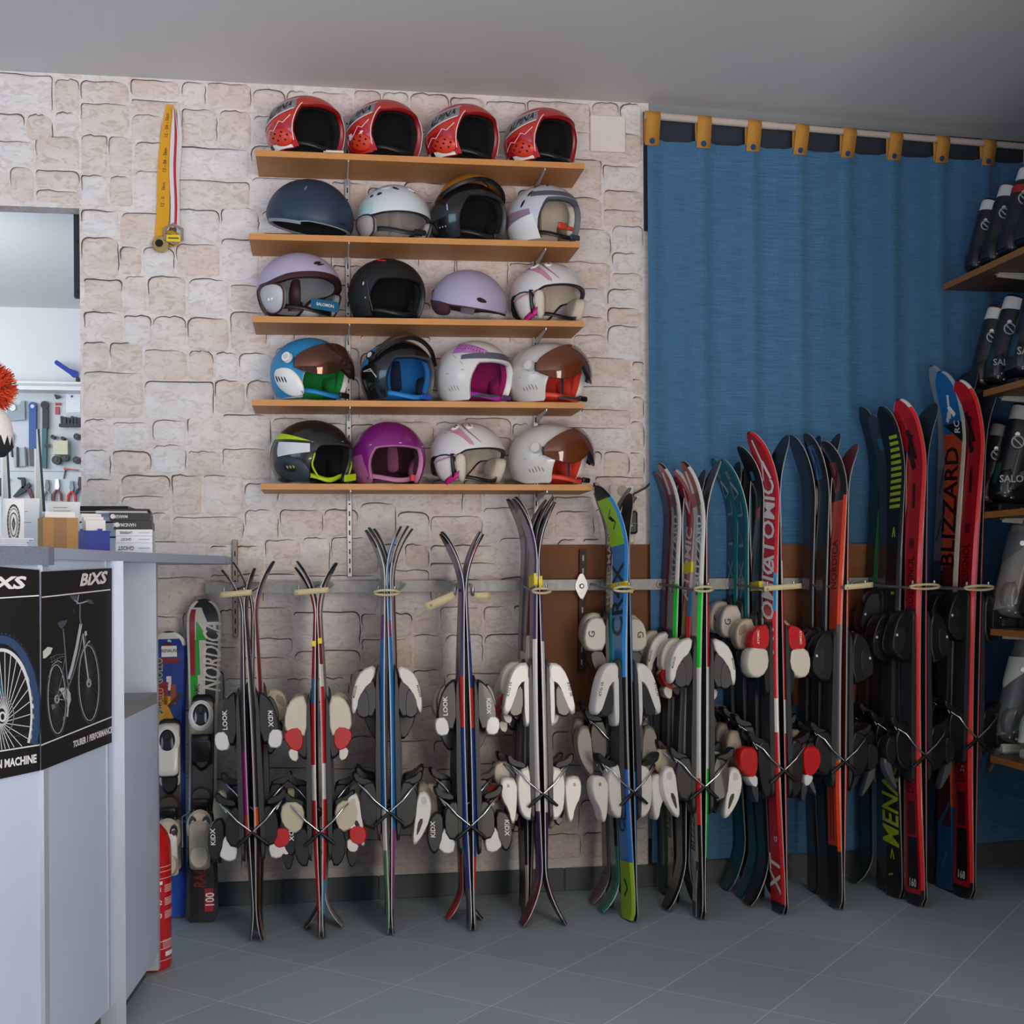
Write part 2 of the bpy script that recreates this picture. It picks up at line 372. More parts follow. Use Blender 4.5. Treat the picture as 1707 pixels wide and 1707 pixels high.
# ---- the wall behind the curtain turns a little away
CA = math.radians(4.2); CD = Vector((math.cos(CA), math.sin(CA), 0)); CN = Vector((math.sin(CA), -math.cos(CA), 0)); C0 = Vector((WX1, 0, 0))
def CW(x, y, off=0.0):
    q = ray(x, y); p0 = C0 + CN * off; return CAM + q * ((p0 - CAM).dot(CN) / q.dot(CN))
WALLG = mat('pale_grey_wall_paint', '#8f9496', .8, var=.05, scale=8)
NAVY = mat('painted_shade_navy', '#2b3340', .8)  # dark tone that paints in the shade under the curtain rod
b = MB(); e = C0 + CD * 1.75
b.add([tuple(C0 + Vector((0, 0.0, 0))), tuple(e), tuple(e + UP*CEIL), tuple(C0 + UP*CEIL)], [(0, 1, 2, 3)], WALLG)
b.add([tuple(C0 + CD*.0 + Vector((0, .09, 0))), tuple(e + Vector((0, .09, 0))), tuple(e + Vector((0, .09, CEIL))), tuple(C0 + Vector((0, .09, CEIL)))], [(3, 2, 1, 0)], WALLG)
struct(b.build('wall_curtain_side'))
quad('wall_right', [(RW, -5.3, 0), (RW, .4, 0), (RW, .4, CEIL), (RW, -5.3, CEIL)], mat('grey_side_wall_paint', '#6f7276', .85))
b = MB(); b.box((1.44, -5.2, 0), (1.56, -1.9, CEIL), WALLG); struct(b.build('wall_light_blocker'))  # unseen wall added to keep daylight off the right side
b = MB(); b.box((-5.5, -5.35, 0), (RW, -5.25, .15), WALLG); b.box((-5.5, -5.35, 2.45), (RW, -5.25, CEIL), WALLG); b.box((1.3, -5.35, .15), (RW, -5.25, 2.45), WALLG); b.box((-5.5, -5.35, .15), (-3.6, -5.25, 2.45), WALLG)
struct(b.build('wall_front'))
quad('wall_left', [(-3.7, -5.3, 0), (-3.7, 0, 0), (-3.7, 0, CEIL), (-3.7, -5.3, CEIL)][::-1], WALLG)
b = MB(); b.box((-3.7, 0, 0), (-2.4, .068, CEIL), WALLG); struct(b.build('wall_back_left'))
# window frame of the shopfront
b = MB(); FRM = mat('white_window_frame', '#d8d8d8', .4)
for x in (-3.6, -2.0, -.4, 1.25): b.box((x - .03, -5.33, .15), (x + .03, -5.26, 2.45), FRM)
for z in (.15, 2.42): b.box((-3.6, -5.33, z - .0), (1.3, -5.26, z + .05), FRM)
struct(b.build('window_1'))
b = MB(); b.box((-7, -10, -.05), (6, -5.36, 0), mat('pale_paving_outside', '#c9c9c9', .8)); struct(b.build('ground_outside'))
b = MB()
for y in (-4.4, -2.62): b.box((1.41, y - .04, 0), (1.438, y + .04, 2.2), FRM)
b.box((1.41, -4.44, 2.12), (1.438, -2.58, 2.2), FRM); struct(b.build('door_1'))
# ---- workshop behind the doorway
WB = 3.5
WHT = mat('white_workshop_paint', '#d9dcdf', .8, var=.03, scale=4)
quad('wall_workshop_back', [(-5, WB, 0), (.6, WB, 0), (.6, WB, CEIL), (-5, WB, CEIL)], WHT)
quad('wall_workshop_right', [(.6, .09, 0), (.6, .09, CEIL), (.6, WB, CEIL), (.6, WB, 0)], WHT)
quad('wall_workshop_left', [(-5, .068, 0), (-5, WB, 0), (-5, WB, CEIL), (-5, .068, CEIL)], WHT)
b = MB(); b.box((-5, .07, CEIL), (.6, WB + .1, CEIL + .1), mat('white_workshop_ceiling', '#cfd3d6', .85)); struct(b.build('ceiling_workshop'))
# ================================================================== helmet shelves
SD, ST = .20, .018
SHELF = []
SPX = [((426, 250), (974, 272)), ((415, 389), (966, 403)), ((421, 527), (973, 535)), ((420, 666), (973, 671)), ((435, 806), (988, 808))]
ORD = ['top', 'second', 'third', 'fourth', 'bottom']
for k, (l, r_) in enumerate(SPX):
    a, c = W(*l, SD), W(*r_, SD); zl, zr = a.z, c.z; z0 = (zl + zr) / 2; SHELF.append(z0)
    b = MB(); x0, x1 = a.x, c.x
    def T(v): return (v[0], v[1], v[2] + (zr - zl) * ((v[0] - x0) / (x1 - x0) - .5))
    b.box((x0, -SD + .001, z0 - ST), (x1, -.004, z0), WOOD, T)
    b.box((x0 - .0005, -SD - .0008, z0 - ST), (x1 + .0005, -SD + .001, z0), WOODE, T)
    o = b.build('helmet_shelf', loc=((x0+x1)/2, 0, z0 - ST)); tag(o, 'beech wall shelf, %s of five shelves, holding four helmets' % ORD[k], 'shelf', 'helmet shelves')
    # two steel arms under the board
    for px in (580, 892):
        u = W(px, 500, 0).x; bb = MB()
        pr = [(-SD + .002, z0 - ST - .0005), (-SD + .002, z0 - ST - .007), (-.012, z0 - ST - .024), (-.004, z0 - ST - .024), (-.004, z0 - ST - .0005)]
        bb.prism(pr, u - .0015, u + .0015, mat('white_steel_arm', '#cfd0d2', .4, .3), lambda p, q, c_: (c_, p, q))
        o = bb.build('shelf_bracket', loc=(u, -.004, z0 - ST)); tag(o, 'thin white steel bracket under the %s helmet shelf, %s side' % (ORD[k], 'left' if px < 700 else 'right'), 'bracket', 'shelf brackets')
def standard(px, y0, y1, name, label, m, hw=.0085, step=.05, slot=m_):
    p0, p1 = W(px, y0), W(px, y1); b = MB(); u = p0.x
    b.box((u - hw, -.0165, p1.z), (u + hw, -.0045, p0.z), m, ch=.002); z = p1.z + .02; k = 0
    while z < p0.z - .02:
        if k % 4 == 3: b.disc((u, -.0162, z), (0, -1, 0), .003, .0006, BLACKM, 8)
        else: b.box((u - .002, -.0171, z - .008), (u + .002, -.0164, z + .008), BLACKM)
        z += .03; k += 1
    return tag(b.build(name, loc=(u, 0, p1.z)), label, 'shelf standard')
SLOTM = mat('pale_steel_standard', '#b9b8b6', .4, .5, var=.1)
standard(578, 196, 962, 'shelf_standard', 'long slotted steel wall strip carrying the left ends of the helmet shelves', SLOTM)
standard(889, 300, 974, 'shelf_standard', 'long slotted steel wall strip carrying the right ends of the helmet shelves', SLOTM)
standard(392, 900, 1062, 'shelf_standard', 'short slotted steel strip on stone wall beside the counter top', mat('old_steel_standard', '#8f8a80', .5, .5, var=.2))
# ================================================================== helmets
LEN = 'paint'
class Helm:
    # local frame: face looks to -Y, up +Z ; phi measured from the face towards +X (deg), v in [-1,1] from rim to crown
    def __init__(s, px, row, yaw, label, a=.115, b_=.13, c=.1, cl=.085, tilt=0.0, roll=0.0, dy=.0, v=.128, lift=.004):
        s.a, s.b, s.c, s.cl = a, b_, c, cl
        u = W(px, 500, v).x; z = SHELF[row]
        s.root = thing('ski_helmet', label, 'helmet', (u, -v, z + lift), 'helmets on the wall shelves')
        s.root.rotation_euler = (math.radians(tilt), math.radians(roll), math.radians(yaw)); s.root.rotation_mode = 'XYZ'
        s.z0 = cl; s.fwd = 0
        s.mb = MB()
    def S(s, phi, v, off=0.0):
        q = (phi + 180) % 360 - 180
        if v < 0 and s.fwd: phi = q - math.copysign(s.fwd * (-v)**1.1 * math.sin(PI*abs(q)/180)**2, q)
        p = math.radians(phi)
        if v >= 0: z = s.c * math.sin(v * PI/2); k = math.cos(v * PI/2)
        else: z = v * s.cl; k = 1 - .2 * v * v
        x = s.a * k * math.sin(p); y = -s.b * k * math.cos(p)
        # slight egg: longer at the back
        if y > 0: y *= 1.04
        n = Vector((x / s.a**2, y / s.b**2, (z / s.c**2 if v >= 0 else .35 * z / s.c**2)))
        n = n.normalized() if n.length > 1e-6 else Vector((0, 0, 1))
        return Vector((x, y, z + s.z0)) + n * off
    def low(s, phi):
        p = abs((phi + 180) % 360 - 180); o = s.o
        t = min(1, max(0, (p - o['op']) / o['tr'])); t = t*t*(3-2*t) if o['ear'] > -.9 else (t**1.7) if t < 1 else 1
        side = o['ear']; 
        t2 = min(1, max(0, (p - o.get('bs', 115)) / 30)); t2 = t2*t2*(3-2*t2)
        side = side + (o['back'] - side) * t2
        br = o['brow'] - .07 * min(1, p / 60) ** 2
        return br + (side - br) * t
    def shell(s, m, rim, brow=.12, ear=-.97, back=-.8, op=50, tr=14, th=.012, bs=115):
        if ear < -.9: s.fwd = 17; op -= 14; tr += 18
        s.o = dict(brow=brow, ear=ear, back=back, op=op, tr=tr, bs=bs); n = 120; nv = 16
        # denser columns at the face opening
        ph = []
        for i in range(n):
            t = i / n * 2 - 1; ph.append(180 * (t - .1 * math.sin(2 * PI * t)))
        s.ph = ph
        v = []; 
        for j in range(nv):
            for p in ph:
                l = s.low(p); v.append(s.S(p, l + (1 - l) * (j / (nv - 1)) * .999))
        f = [(j*n+i, j*n+(i+1) % n, (j+1)*n+(i+1) % n, (j+1)*n+i) for j in range(nv-1) for i in range(n)]
        s.mb.add(v, f, m, True)
        r0 = [s.S(p, s.low(p)) for p in ph]; r1 = [s.S(p, s.low(p) + .0, -.002) - Vector((0, 0, .003)) for p in ph]; r2 = [s.S(p, s.low(p), -th) - Vector((0, 0, .002)) for p in ph]; r3 = [s.S(p, s.low(p) + .06, -th - .004) for p in ph]
        s.mb.add(r0 + r1 + r2 + r3, [(j*n+i, (j+1)*n+i, (j+1)*n+(i+1) % n, j*n+(i+1) % n) for j in range(3) for i in range(n)], rim, True)
        s.th = th; return s
    def liner(s, m, puff=.012, m2=None, name='liner', drop=0.0):
        b = MB(); n = 120; ph = s.ph; nv = 12; th = s.th + .003; v = []
        for j in range(nv):
            for p in ph:
                l = s.low(p) - .015 - drop; t = j / (nv - 1)
                off = -th - puff * min(1, math.sin(min(1, t * 5) * PI/2)); v.append(s.S(p, max(-1.0, l) + (1 - max(-1.0, l)) * t * .999, off))
        b.add(v, [(j*n+i, (j+1)*n+i, (j+1)*n+(i+1) % n, j*n+(i+1) % n) for j in range(nv-1) for i in range(n)], m, True)
        # thick padded cheeks inside the face opening
        for sg in (-1, 1):
            e = s.o['ear']
            def cheek(i, j):
                t = j; k = math.sin(PI * min(1, max(0, i))) ; p = sg * (s.o['op'] + s.o['tr'] * .9 + 46 * i)
                vv = max(e, -.98) + .1 + (.75 + (0 - e - .85) * .5) * t
                return s.S(p, vv, -s.th - .008 - .026 * (k ** .6) * (math.sin(PI * (.12 + .8 * t)) ** .5))
            if e < -.6: b.grid(cheek, 9, 9, m2 or m)
        # crown pads
        for sg in (-1, 1):
            b.grid(lambda i, j: s.S(180 + sg * (16 + 30 * i), -.6 + 1.2 * j, -s.th - .014 - .012 * math.sin(PI*i)**.5 * math.sin(PI*j)**.4), 7, 9, m2 or m)
        return b.build(name, s.root, local=True)
    def band(s, p0, p1, lo, hi, m, off=.0012, n=28, nv=4, mb=None):
        lo_ = lo if callable(lo) else (lambda t: lo); hi_ = hi if callable(hi) else (lambda t: hi); b = mb or s.mb
        b.grid(lambda i, j: s.S(p0 + (p1-p0)*i, lo_(i) + (hi_(i)-lo_(i))*j, off), n, nv, m); return s
    def line(s, pts, r, m, off=.001, mb=None): (mb or s.mb).tube([s.S(p, v, off) for p, v in pts], r, m, 5, cap=False); return s
    def blob(s, poly, m, off=.002, h=.004, mb=None, sub=2):      # raised patch from (phi,v) outline
        p = chaikin(poly, sub); n = len(p); cp = sum(q[0] for q in p)/n; cv = sum(q[1] for q in p)/n
        v = [s.S(a, c_, .0003) for a, c_ in p] + [s.S(a, c_, off + h*.4) for a, c_ in p] + [s.S(cp+(a-cp)*.9, cv+(c_-cv)*.9, off + h) for a, c_ in p] + [s.S(cp+(a-cp)*.45, cv+(c_-cv)*.45, off + h*1.15) for a, c_ in p] + [s.S(cp, cv, off + h*1.2)]
        f = [(k*n+i, k*n+(i+1) % n, (k+1)*n+(i+1) % n, (k+1)*n+i) for k in range(3) for i in range(n)] + [(3*n+i, 3*n+(i+1) % n, 4*n) for i in range(n)]
        (mb or s.mb).add(v, f, m, True); return s
    def vent(s, phi, v, dp, dv, m=BLACKM, slant=0.0, mb=None, off=0.0):
        s.blob([(phi-dp, v-dv*.2-slant), (phi-dp*.3, v-dv-slant*.3), (phi+dp, v-dv*.2+slant), (phi+dp*.8, v+dv*.7+slant), (phi-dp*.4, v+dv-slant*.3)], m, off, .0008, mb, 1); return s
    def txt(s, t, phi, v, size, m, shear=0.0, slope=0.0, ex=1.0, off=.002):
        rr = s.a; vs, fs = text(t, shear)
        s.mb.add([s.S(phi + math.degrees(x*size*ex/rr), v + (y*size + slope*x*size)/s.c*.75, off) for x, y in vs], fs, m); return s
    def pad(s, phi0, phi1, v0, v1, m, th=.016, name='ear_pad', rim=None):   # soft ear flap hanging below a short shell
        b = MB(); poly = chaikin([(phi0, v1), (phi1, v1), (phi1 - (phi1-phi0)*.02, v0+.25*(v1-v0)), (phi1-(phi1-phi0)*.3, v0), (phi0+(phi1-phi0)*.25, v0), (phi0+(phi1-phi0)*.04, v0+.3*(v1-v0))], 2)
        n = len(poly); cp = (phi0+phi1)/2; cv = (v0+v1)/2; lay = [(.82, -th-.004), (1, -th+.002), (1, -.004), (.93, .003), (.5, .006)]
        v = []
        for k, of in lay: v += [s.S(cp+(a-cp)*k, cv+(c_-cv)*k, of) for a, c_ in poly]
        v.append(s.S(cp, cv, .0065)); v.append(s.S(cp, cv, -th-.006))
        f = [(k*n+i, k*n+(i+1) % n, (k+1)*n+(i+1) % n, (k+1)*n+i) for k in range(4) for i in range(n)] + [(4*n+i, 4*n+(i+1) % n, 5*n) for i in range(n)] + [((i+1) % n, i, 5*n+1) for i in range(n)]
        b.add(v, f, m, True)
        if rim: b.tube([s.S(a, c_, .0) for a, c_ in poly + poly[:1]], .003, rim, 6, cap=False)
        return b.build(name, s.root, local=True)
    def strap(s, m, z=.012, w_=.0055, name='chin_strap', buckle=None, p0=70, p1=70, depth=1.0, twist=0.0):
        b = MB(); pts = []; sd = []
        for i in range(15):
            t = i/14; p = -p0 + (p0+p1)*t; q = math.radians(p); k = .74
            pts.append((s.a*k*math.sin(q), -s.b*k*math.cos(q)*depth, max(z, .009) + .012*abs(2*t-1)**2 + .003*math.sin(9*t))); sd.append((0, .25*math.sin(5*t+twist), 1))
        b.ribbon(pts, min(w_, .007), m, [Vector(q).normalized() for q in sd], .002)
        if buckle:
            b.box((s.a*.25, -s.b*.76*depth, z-.004), (s.a*.6, -s.b*.69*depth, z+.012), buckle, ch=.003)
        return b.build(name, s.root, local=True)
    def visor(s, m, p0, p1, lo, hi, frame=None, off=.012, name='visor', knob=None, kp=72, kv=.0, rise=0.0):
        b = MB()
        for o_ in (off, off + .0022):
            b.grid(lambda i, j: s.S(p0+(p1-p0)*i, (lo(i)+(hi(i)-lo(i))*j), o_ + rise*math.sin(PI*i)), 40, 8, m)
        vis = b.build(name, s.root, local=True)
        if frame:
            b = MB(); b.tube([s.S(p0+(p1-p0)*i/40, lo(i/40), off + rise*math.sin(PI*i/40)) for i in range(41)], .0022, frame, 6); b.tube([s.S(p0+(p1-p0)*i/40, hi(i/40), off-.001 + rise*math.sin(PI*i/40)) for i in range(41)], .002, frame, 6)
            b.grid(lambda i, j: s.S(p0+(p1-p0)*i, lo(i)+.02*j+.0, off - .002 - .01*(1-j) + rise*math.sin(PI*i)), 40, 2, frame)
            for e in (0.0, 1.0):
                b.grid(lambda i, j: s.S(p0+(p1-p0)*(e + (i-.5)*.05), lo(e)-.02+(hi(e)-lo(e)+.04)*j, off - .004), 4, 5, frame)
            b.build('visor_frame', vis, local=True)
        if knob:
            for sg in (-1, 1):
                b = MB(); c = s.S(sg*kp, kv, .004); nrm = s.S(sg*kp, kv, .02) - c
                b.disc(c, nrm, .0165, .012, knob, 24, .0145); b.disc(c + nrm.normalized()*.012, nrm, .009, .001, P('#cfcfcf'), 20); b.build('visor_knob', s.root, local=True)
        return vis
    def done(s, name='shell'): return s.mb.build(name, s.root, local=True)
def slits(h, sg, ph, v, m, n=4, dp=3.2, mb=None):
    for k in range(n): h.vent(sg*(ph + (k - n/2)*dp*1.7), v + .03*math.sin(k*1.3), 1.1, .13 - .02*abs(k-1.5), m, slant=.0, mb=mb)
def linermat(n, h): return mat(n, h, .95, var=.14, scale=120, bump=.5)
# ---- top shelf: four red race helmets
HR = P('#c4342a', .28, coat=.5); HR2 = P('#b3141d', .25, coat=.5); HG = P('#8f8f95', .35, metal=.15); HW = P('#e6e2de', .35); HO = P('#d63a20', .35); BLK = linermat('black_pile_liner', '#0b0c0e')
for k, (px, yaw, a_, lab) in enumerate(((512, 41, .117, 'red and grey race helmet, leftmost on the top shelf, beside a white card'), (643, 35, .112, 'red race helmet with white tape marks on its ear, second on the top shelf'),
                               (774, 42, .112, 'red and grey race helmet, third from the left on the top shelf'), (905, 38, .112, 'red and grey race helmet above the right end of the top shelf'))):
    h = Helm(px, 0, yaw, lab, a=a_, b_=.122, c=.1, cl=.082)
    h.shell(HR, P('#8f1318', .35), brow=.34, ear=-.98, back=-.85, op=60, tr=12)
    L0, L1 = (lambda t: -.2 + .4*t**1.1), (lambda t: .12 + .36*t**1.1)
    for sg in (-1, 1):
        d = lambda q: sg * q
        h.band(d(178), d(57), L0, L1, HG, .0010); h.band(d(178), d(54), lambda t: L1(t)-.010, lambda t: L1(t)+.014, HW, .0014); h.band(d(178), d(59), lambda t: L0(t)-.012, lambda t: L0(t)+.012, HW, .0014); h.line([(d(p), h.low(p) + .025) for p in range(47, 74, 2)], .0016, HW, .0012)
        h.band(d(150), d(67), lambda t: -.95 if t > .25 else -.85, lambda t: -.3 + .3*t, HR2, .0007)
        zz = [(150, -.55), (124, -.45), (108, -.25), (101, -.32), (84, -.04), (78, -.12), (64, .06)]
        h.line([(d(p), v) for p, v in zz], .0014, HW, .0012)
        if k != 1: h.band(d(140), d(80), -.97, lambda t: -.66 - .22*t, HW, .0012); h.band(d(128), d(118), -.9, -.72, BLACK, .0018, n=6)
        else:
            h.band(d(112), d(102), -.42, -.2, HW, .0016, n=5); h.band(d(88), d(81), -.62, -.3, HW, .0016, n=5); h.band(d(84), d(78), -.3, -.24, HW, .0016, n=5)
        h.blob([(d(116), -.6), (d(108), -.38), (d(90), -.3), (d(74), -.4), (d(70), -.65), (d(82), -.9), (d(104), -.9)], HO, .001, .004)
        for q, (pp, vv) in enumerate(((106, -.57), (99, -.46), (99, -.69), (91, -.57), (86, -.45), (86, -.71), (79, -.57))): h.vent(d(pp), vv, 1.9, .042, BLACKM, off=.0062)
    h.txt('ALPINA', -88, .21, .028, BLACK, .3, .3); None
    h.liner(BLK, .016); h.strap(BLACK, .006, .008, buckle=None); h.done()
c = W(556, 247, SD - .012); b = MB(); b.box((-.03, -.012, 0), (.03, .012, .0065), P('#d8cdbb', .7), lambda v: (v[0] + c.x, v[1] + c.y, v[2] + SHELF[0] + .001)); tag(b.build('price_card', loc=(c.x, c.y, SHELF[0])), 'small white card lying before the leftmost red helmet', 'card')
# ---- second shelf
NV = mat('navy_satin_helmet', '#23364c', .5, var=.1)
h = Helm(513, 1, 62, 'navy blue domed helmet tipped forward on the second shelf', a=.118, b_=.135, c=.12, cl=.05, tilt=13, lift=.012)
h.shell(NV, P('#9aa0a6', .4), brow=-.35, ear=-.62, back=-.62, op=60, tr=30); h.vent(-16, -.1, 9, .07, BLACKM, .0); h.vent(-80, .42, 1.2, .06, P('#8f98a2')); h.band(-140, -75, -.72, -.55, P('#8b9096', .5), .001)
h.liner(BLK, .012); h.done()
GL = linermat('grey_fleece_liner', '#a5a09c'); CL = linermat('cream_fleece_liner', '#d3c9b9')
h = Helm(657, 1, 20, 'white helmet with turquoise sheen and black vents, second on the second shelf', a=.112, b_=.128, c=.108, cl=.062)
WT = mat('white_turquoise_helmet', '#d3dce0', .3, var=.05, scale=8, coat=.4); h.shell(WT, DARK, brow=.0, ear=-.08, back=-.5, op=44, tr=16, bs=105); h.band(-178, -60, -.05, .2, P('#b9d4d8', .35), .0006); 
for p, v, dp, dv, sl in ((-68, .34, 4, .04, 0), (-52, .36, 5.5, .045, 0), (-70, .56, 4, .04, .02), (-22, .5, 8, .05, -.05), (22, .46, 5, .04, .04)): h.vent(p, v, dp, dv, BLACKM, sl)
h.blob([(-60, .52), (-40, .6), (-28, .55), (-45, .46)], P('#c3cdd2', .3), .0, .002); h.blob([(0, .5), (25, .66), (45, .6), (30, .42)], P('#dfe5e9', .3), .0, .002); h.line([(-90, .1), (-40, .22), (10, .45), (60, .35)], .0008, P('#9fb0b6'))
h.pad(-112, -58, -1.0, -.02, GL, rim=DARK); h.pad(58, 112, -1.0, -.02, GL, rim=DARK); h.liner(GL, .014); h.strap(DARK, .008, .007, buckle=BLACK); h.done()
AMB = mat('amber_visor', '#b57316', .12, var=.08, coat=.6, alpha=.88); BRN = mat('brown_visor', '#6e381a', .08, var=.25, scale=6, coat=.8, alpha=.86)
BKG = P('#131417', .22, coat=.6)
h = Helm(781, 1, 32, 'black helmet with raised amber visor on the second shelf', a=.118, b_=.125, c=.1, cl=.085); h.shell(BKG, P('#26272b', .4), brow=.3, ear=-.98, back=-.85, op=50, tr=14); h.liner(BLK, .016)
h.visor(AMB, -84, 74, lambda t: .24 + .3*math.sin(PI*t)**.9, lambda t: .56 + .36*math.sin(PI*t)**.7, BLACK, .012, rise=.014)
for k in range(3): h.vent(-100 + 6*k, -.62, 1.4, .03, P('#b8b8b8'))
h.line([(-72, -.1), (-72, .06)], .0016, P('#d5dadd')); h.strap(BLACK, .008, .009, buckle=DARK); h.done()
h = Helm(907, 1, 30, 'white and lilac grey helmet with cream lining, right end of second shelf', a=.11, b_=.125, c=.1, cl=.088); WS = mat('silver_white_helmet', '#c9c9d2', .3, var=.06, scale=6, coat=.4)
h.shell(WS, P('#5c5f6a', .5), brow=.26, ear=-.97, back=-.8, op=50, tr=14, th=.016); h.band(-150, -66, -.38, .02, P('#96788f', .4), .0007); h.band(-150, -62, -.98, lambda t: -.5+.35*t, P('#dedcd9', .35), .0014); h.band(62, 150, -.98, -.1, P('#dedcd9', .35), .0014); h.band(-66, 66, .27, .4, P('#565a66', .45), .0012); h.band(-40, 50, .74, .9, P('#e9e9ea', .3), .001)
for p, v, dp, dv, sl in ((-62, .62, 7, .06, .06), (-30, .66, 7, .05, .05), (-68, .36, 5, .06, .05), (-78, .14, 4, .06, .05), (30, .62, 5, .04, 0)): h.vent(p, v, dp, dv, BLACKM, sl)
slits(h, -1, 92, -.5, DARK, 4); slits(h, 1, 92, -.5, DARK, 4); h.liner(CL, .016, linermat('brown_crown_cloth', '#8b7b66')); h.strap(BLACK, .012, .01, buckle=P('#39434b', .3), depth=1.05)
b = MB(); b.box((-.03, -.11, .03), (.0, -.1, .05), P('#d0402c'), ch=.004); b.box((.004, -.112, .03), (.03, -.102, .042), P('#d0402c'), ch=.004); b.build('strap_tab', h.root, local=True); h.done()
# ---- third shelf
LV = mat('lavender_satin_helmet', '#b5aac6', .5, var=.04); LV2 = mat('pale_lavender_satin_helmet', '#aea5c2', .5, var=.04); MR = mat('maroon_trim', '#3a1520', .5); GF = linermat('grey_soft_liner', '#8c9096')
h = Helm(499, 2, 34, 'large lavender helmet with maroon trim and teal tag on the third shelf', a=.122, b_=.138, c=.108, cl=.09); h.shell(LV, MR, brow=.1, ear=-.06, back=-.7, op=52, tr=36, bs=120, th=.018); h.band(-104, 100, lambda t: h.low(-104+204*t)-.03, lambda t: h.low(-104+204*t)+.07, MR, .0016, n=60)
h.vent(-6, .36, 9, .04, BLACKM, .03); h.vent(-1, .33, 9, .02, MR, .03); h.pad(-104, -58, -.98, -.06, P('#b9bac0', .4), rim=MR); h.pad(60, 108, -.98, -.06, GF, rim=MR); h.liner(GF, .016, MR); h.band(-110, -98, -.95, -.05, MR, .002)
for q in (-82, -76): h.vent(q, -.55, 1.6, .05, P('#f2f2f2', .2), off=.008)
b = MB(); TG = P('#1d6288', .5); b.box((-.045, -.135, .006), (.05, -.131, .036), TG); vs, fs = text('SALOMON', 0); b.add([(x*.013 + .002, -.1355, .021 + y*.013) for x, y in vs], fs, WHITE); b.build('hang_tag', h.root, local=True); h.strap(BLACK, .006, .008, p1=85); h.done()
h = Helm(645, 2, 22, 'matt black helmet with small red tick on the third shelf', a=.117, b_=.125, c=.104, cl=.085); MBK = mat('matt_black_helmet', '#17181a', .6, var=.1)
h.shell(MBK, BLACK, brow=.16, ear=-.98, back=-.8, op=52, tr=14); h.line([(-50, .62), (-28, .57)], .0022, P('#d8232a')); h.vent(-63, .05, 1.6, .04, P('#d8d8d8')); h.vent(-66, -.4, 1.2, .03, P('#d8d8d8')); h.line([(-56, .1), (-57, -.3), (-62, -.85)], .0022, P('#303236'), .002)
h.liner(BLK, .016); h.strap(BLACK, .006, .008, p1=80); h.done()
h = Helm(777, 2, 22, 'pale lavender helmet tipped forward, third on the third shelf', a=.115, b_=.128, c=.106, cl=.05, tilt=14, roll=4, lift=.01); h.shell(LV2, MR, brow=-.18, ear=-.16, back=-.4, op=52, tr=30, bs=120, th=.016); h.band(-120, 100, lambda t: h.low(-120+220*t)-.05, lambda t: h.low(-120+220*t)+.03, MR, .0014, n=60)
h.vent(-12, .1, 9, .05, BLACKM, -.02); h.vent(62, -.02, 3.5, .04, BLACKM); h.pad(-110, -62, -.95, -.1, linermat('maroon_soft_liner', '#4a2630')); h.liner(linermat('dark_soft_liner', '#3b3f46'), .016, GF); h.done()
def white_pink(px, row, yaw, lab):
    h = Helm(px, row, yaw, lab, a=.112, b_=.126, c=.106, cl=.086); WP = mat('pearl_white_helmet', '#dad6d6', .3, var=.04, scale=6, coat=.4); PK = P('#c98ba0', .35); PK2 = P('#9d6a72', .35)
    h.shell(WP, DARK, brow=.12, ear=-.02, back=-.6, op=46, tr=20, bs=110); h.band(-92, -36, lambda t: .5 - .36*t**1.6, lambda t: .68 - .48*t**2, PK, .0008); h.line([(-98, .44), (-70, .44), (-50, .28), (-40, .16)], .001, P('#b97f8e')); h.band(-66, -24, lambda t: .7 - .5*t, lambda t: .78 - .56*t, PK2, .0008)
    for p, v in ((-76, .6), (-40, .62)):
        h.blob([(p-11, v), (p-6, v+.09), (p+8, v+.09), (p+11, v), (p+5, v-.09), (p-8, v-.09)], P('#e6e1de', .3), .001, .003); h.vent(p, v+.02, 6, .025, BLACKM, -.02, off=.004); h.vent(p, v-.03, 5, .02, BLACKM, -.02, off=.004)
    h.pad(-106, -62, -.96, -.02, P('#ded3d0', .5), rim=DARK); h.pad(-64, -48, -.98, -.0, CL, .03, name='cheek_pad'); h.pad(50, 100, -.98, .0, CL, .026)
    b = MB(); b.tube([h.S(-100+40*t, -.25+.2*t, .008) for t in (0, .25, .5, .75, 1)], .002, PK, 6); b.ribbon([h.S(-66, .0 - .2*t, .009) for t in range(5)], .006, BLACK, Vector((.8, -.6, 0)).normalized(), .002); b.ribbon([h.S(-86+7*t, -.98+.07*t, .01) for t in range(5)], .011, P('#c3177d', .5), (0, -.2, 1), .002); b.build('chin_strap', h.root, local=True)
    h.liner(CL, .016); h.strap(BLACK, .006, .006); h.done()
white_pink(913, 2, 29, 'white helmet with pink stripes and cream lining, third shelf right end')
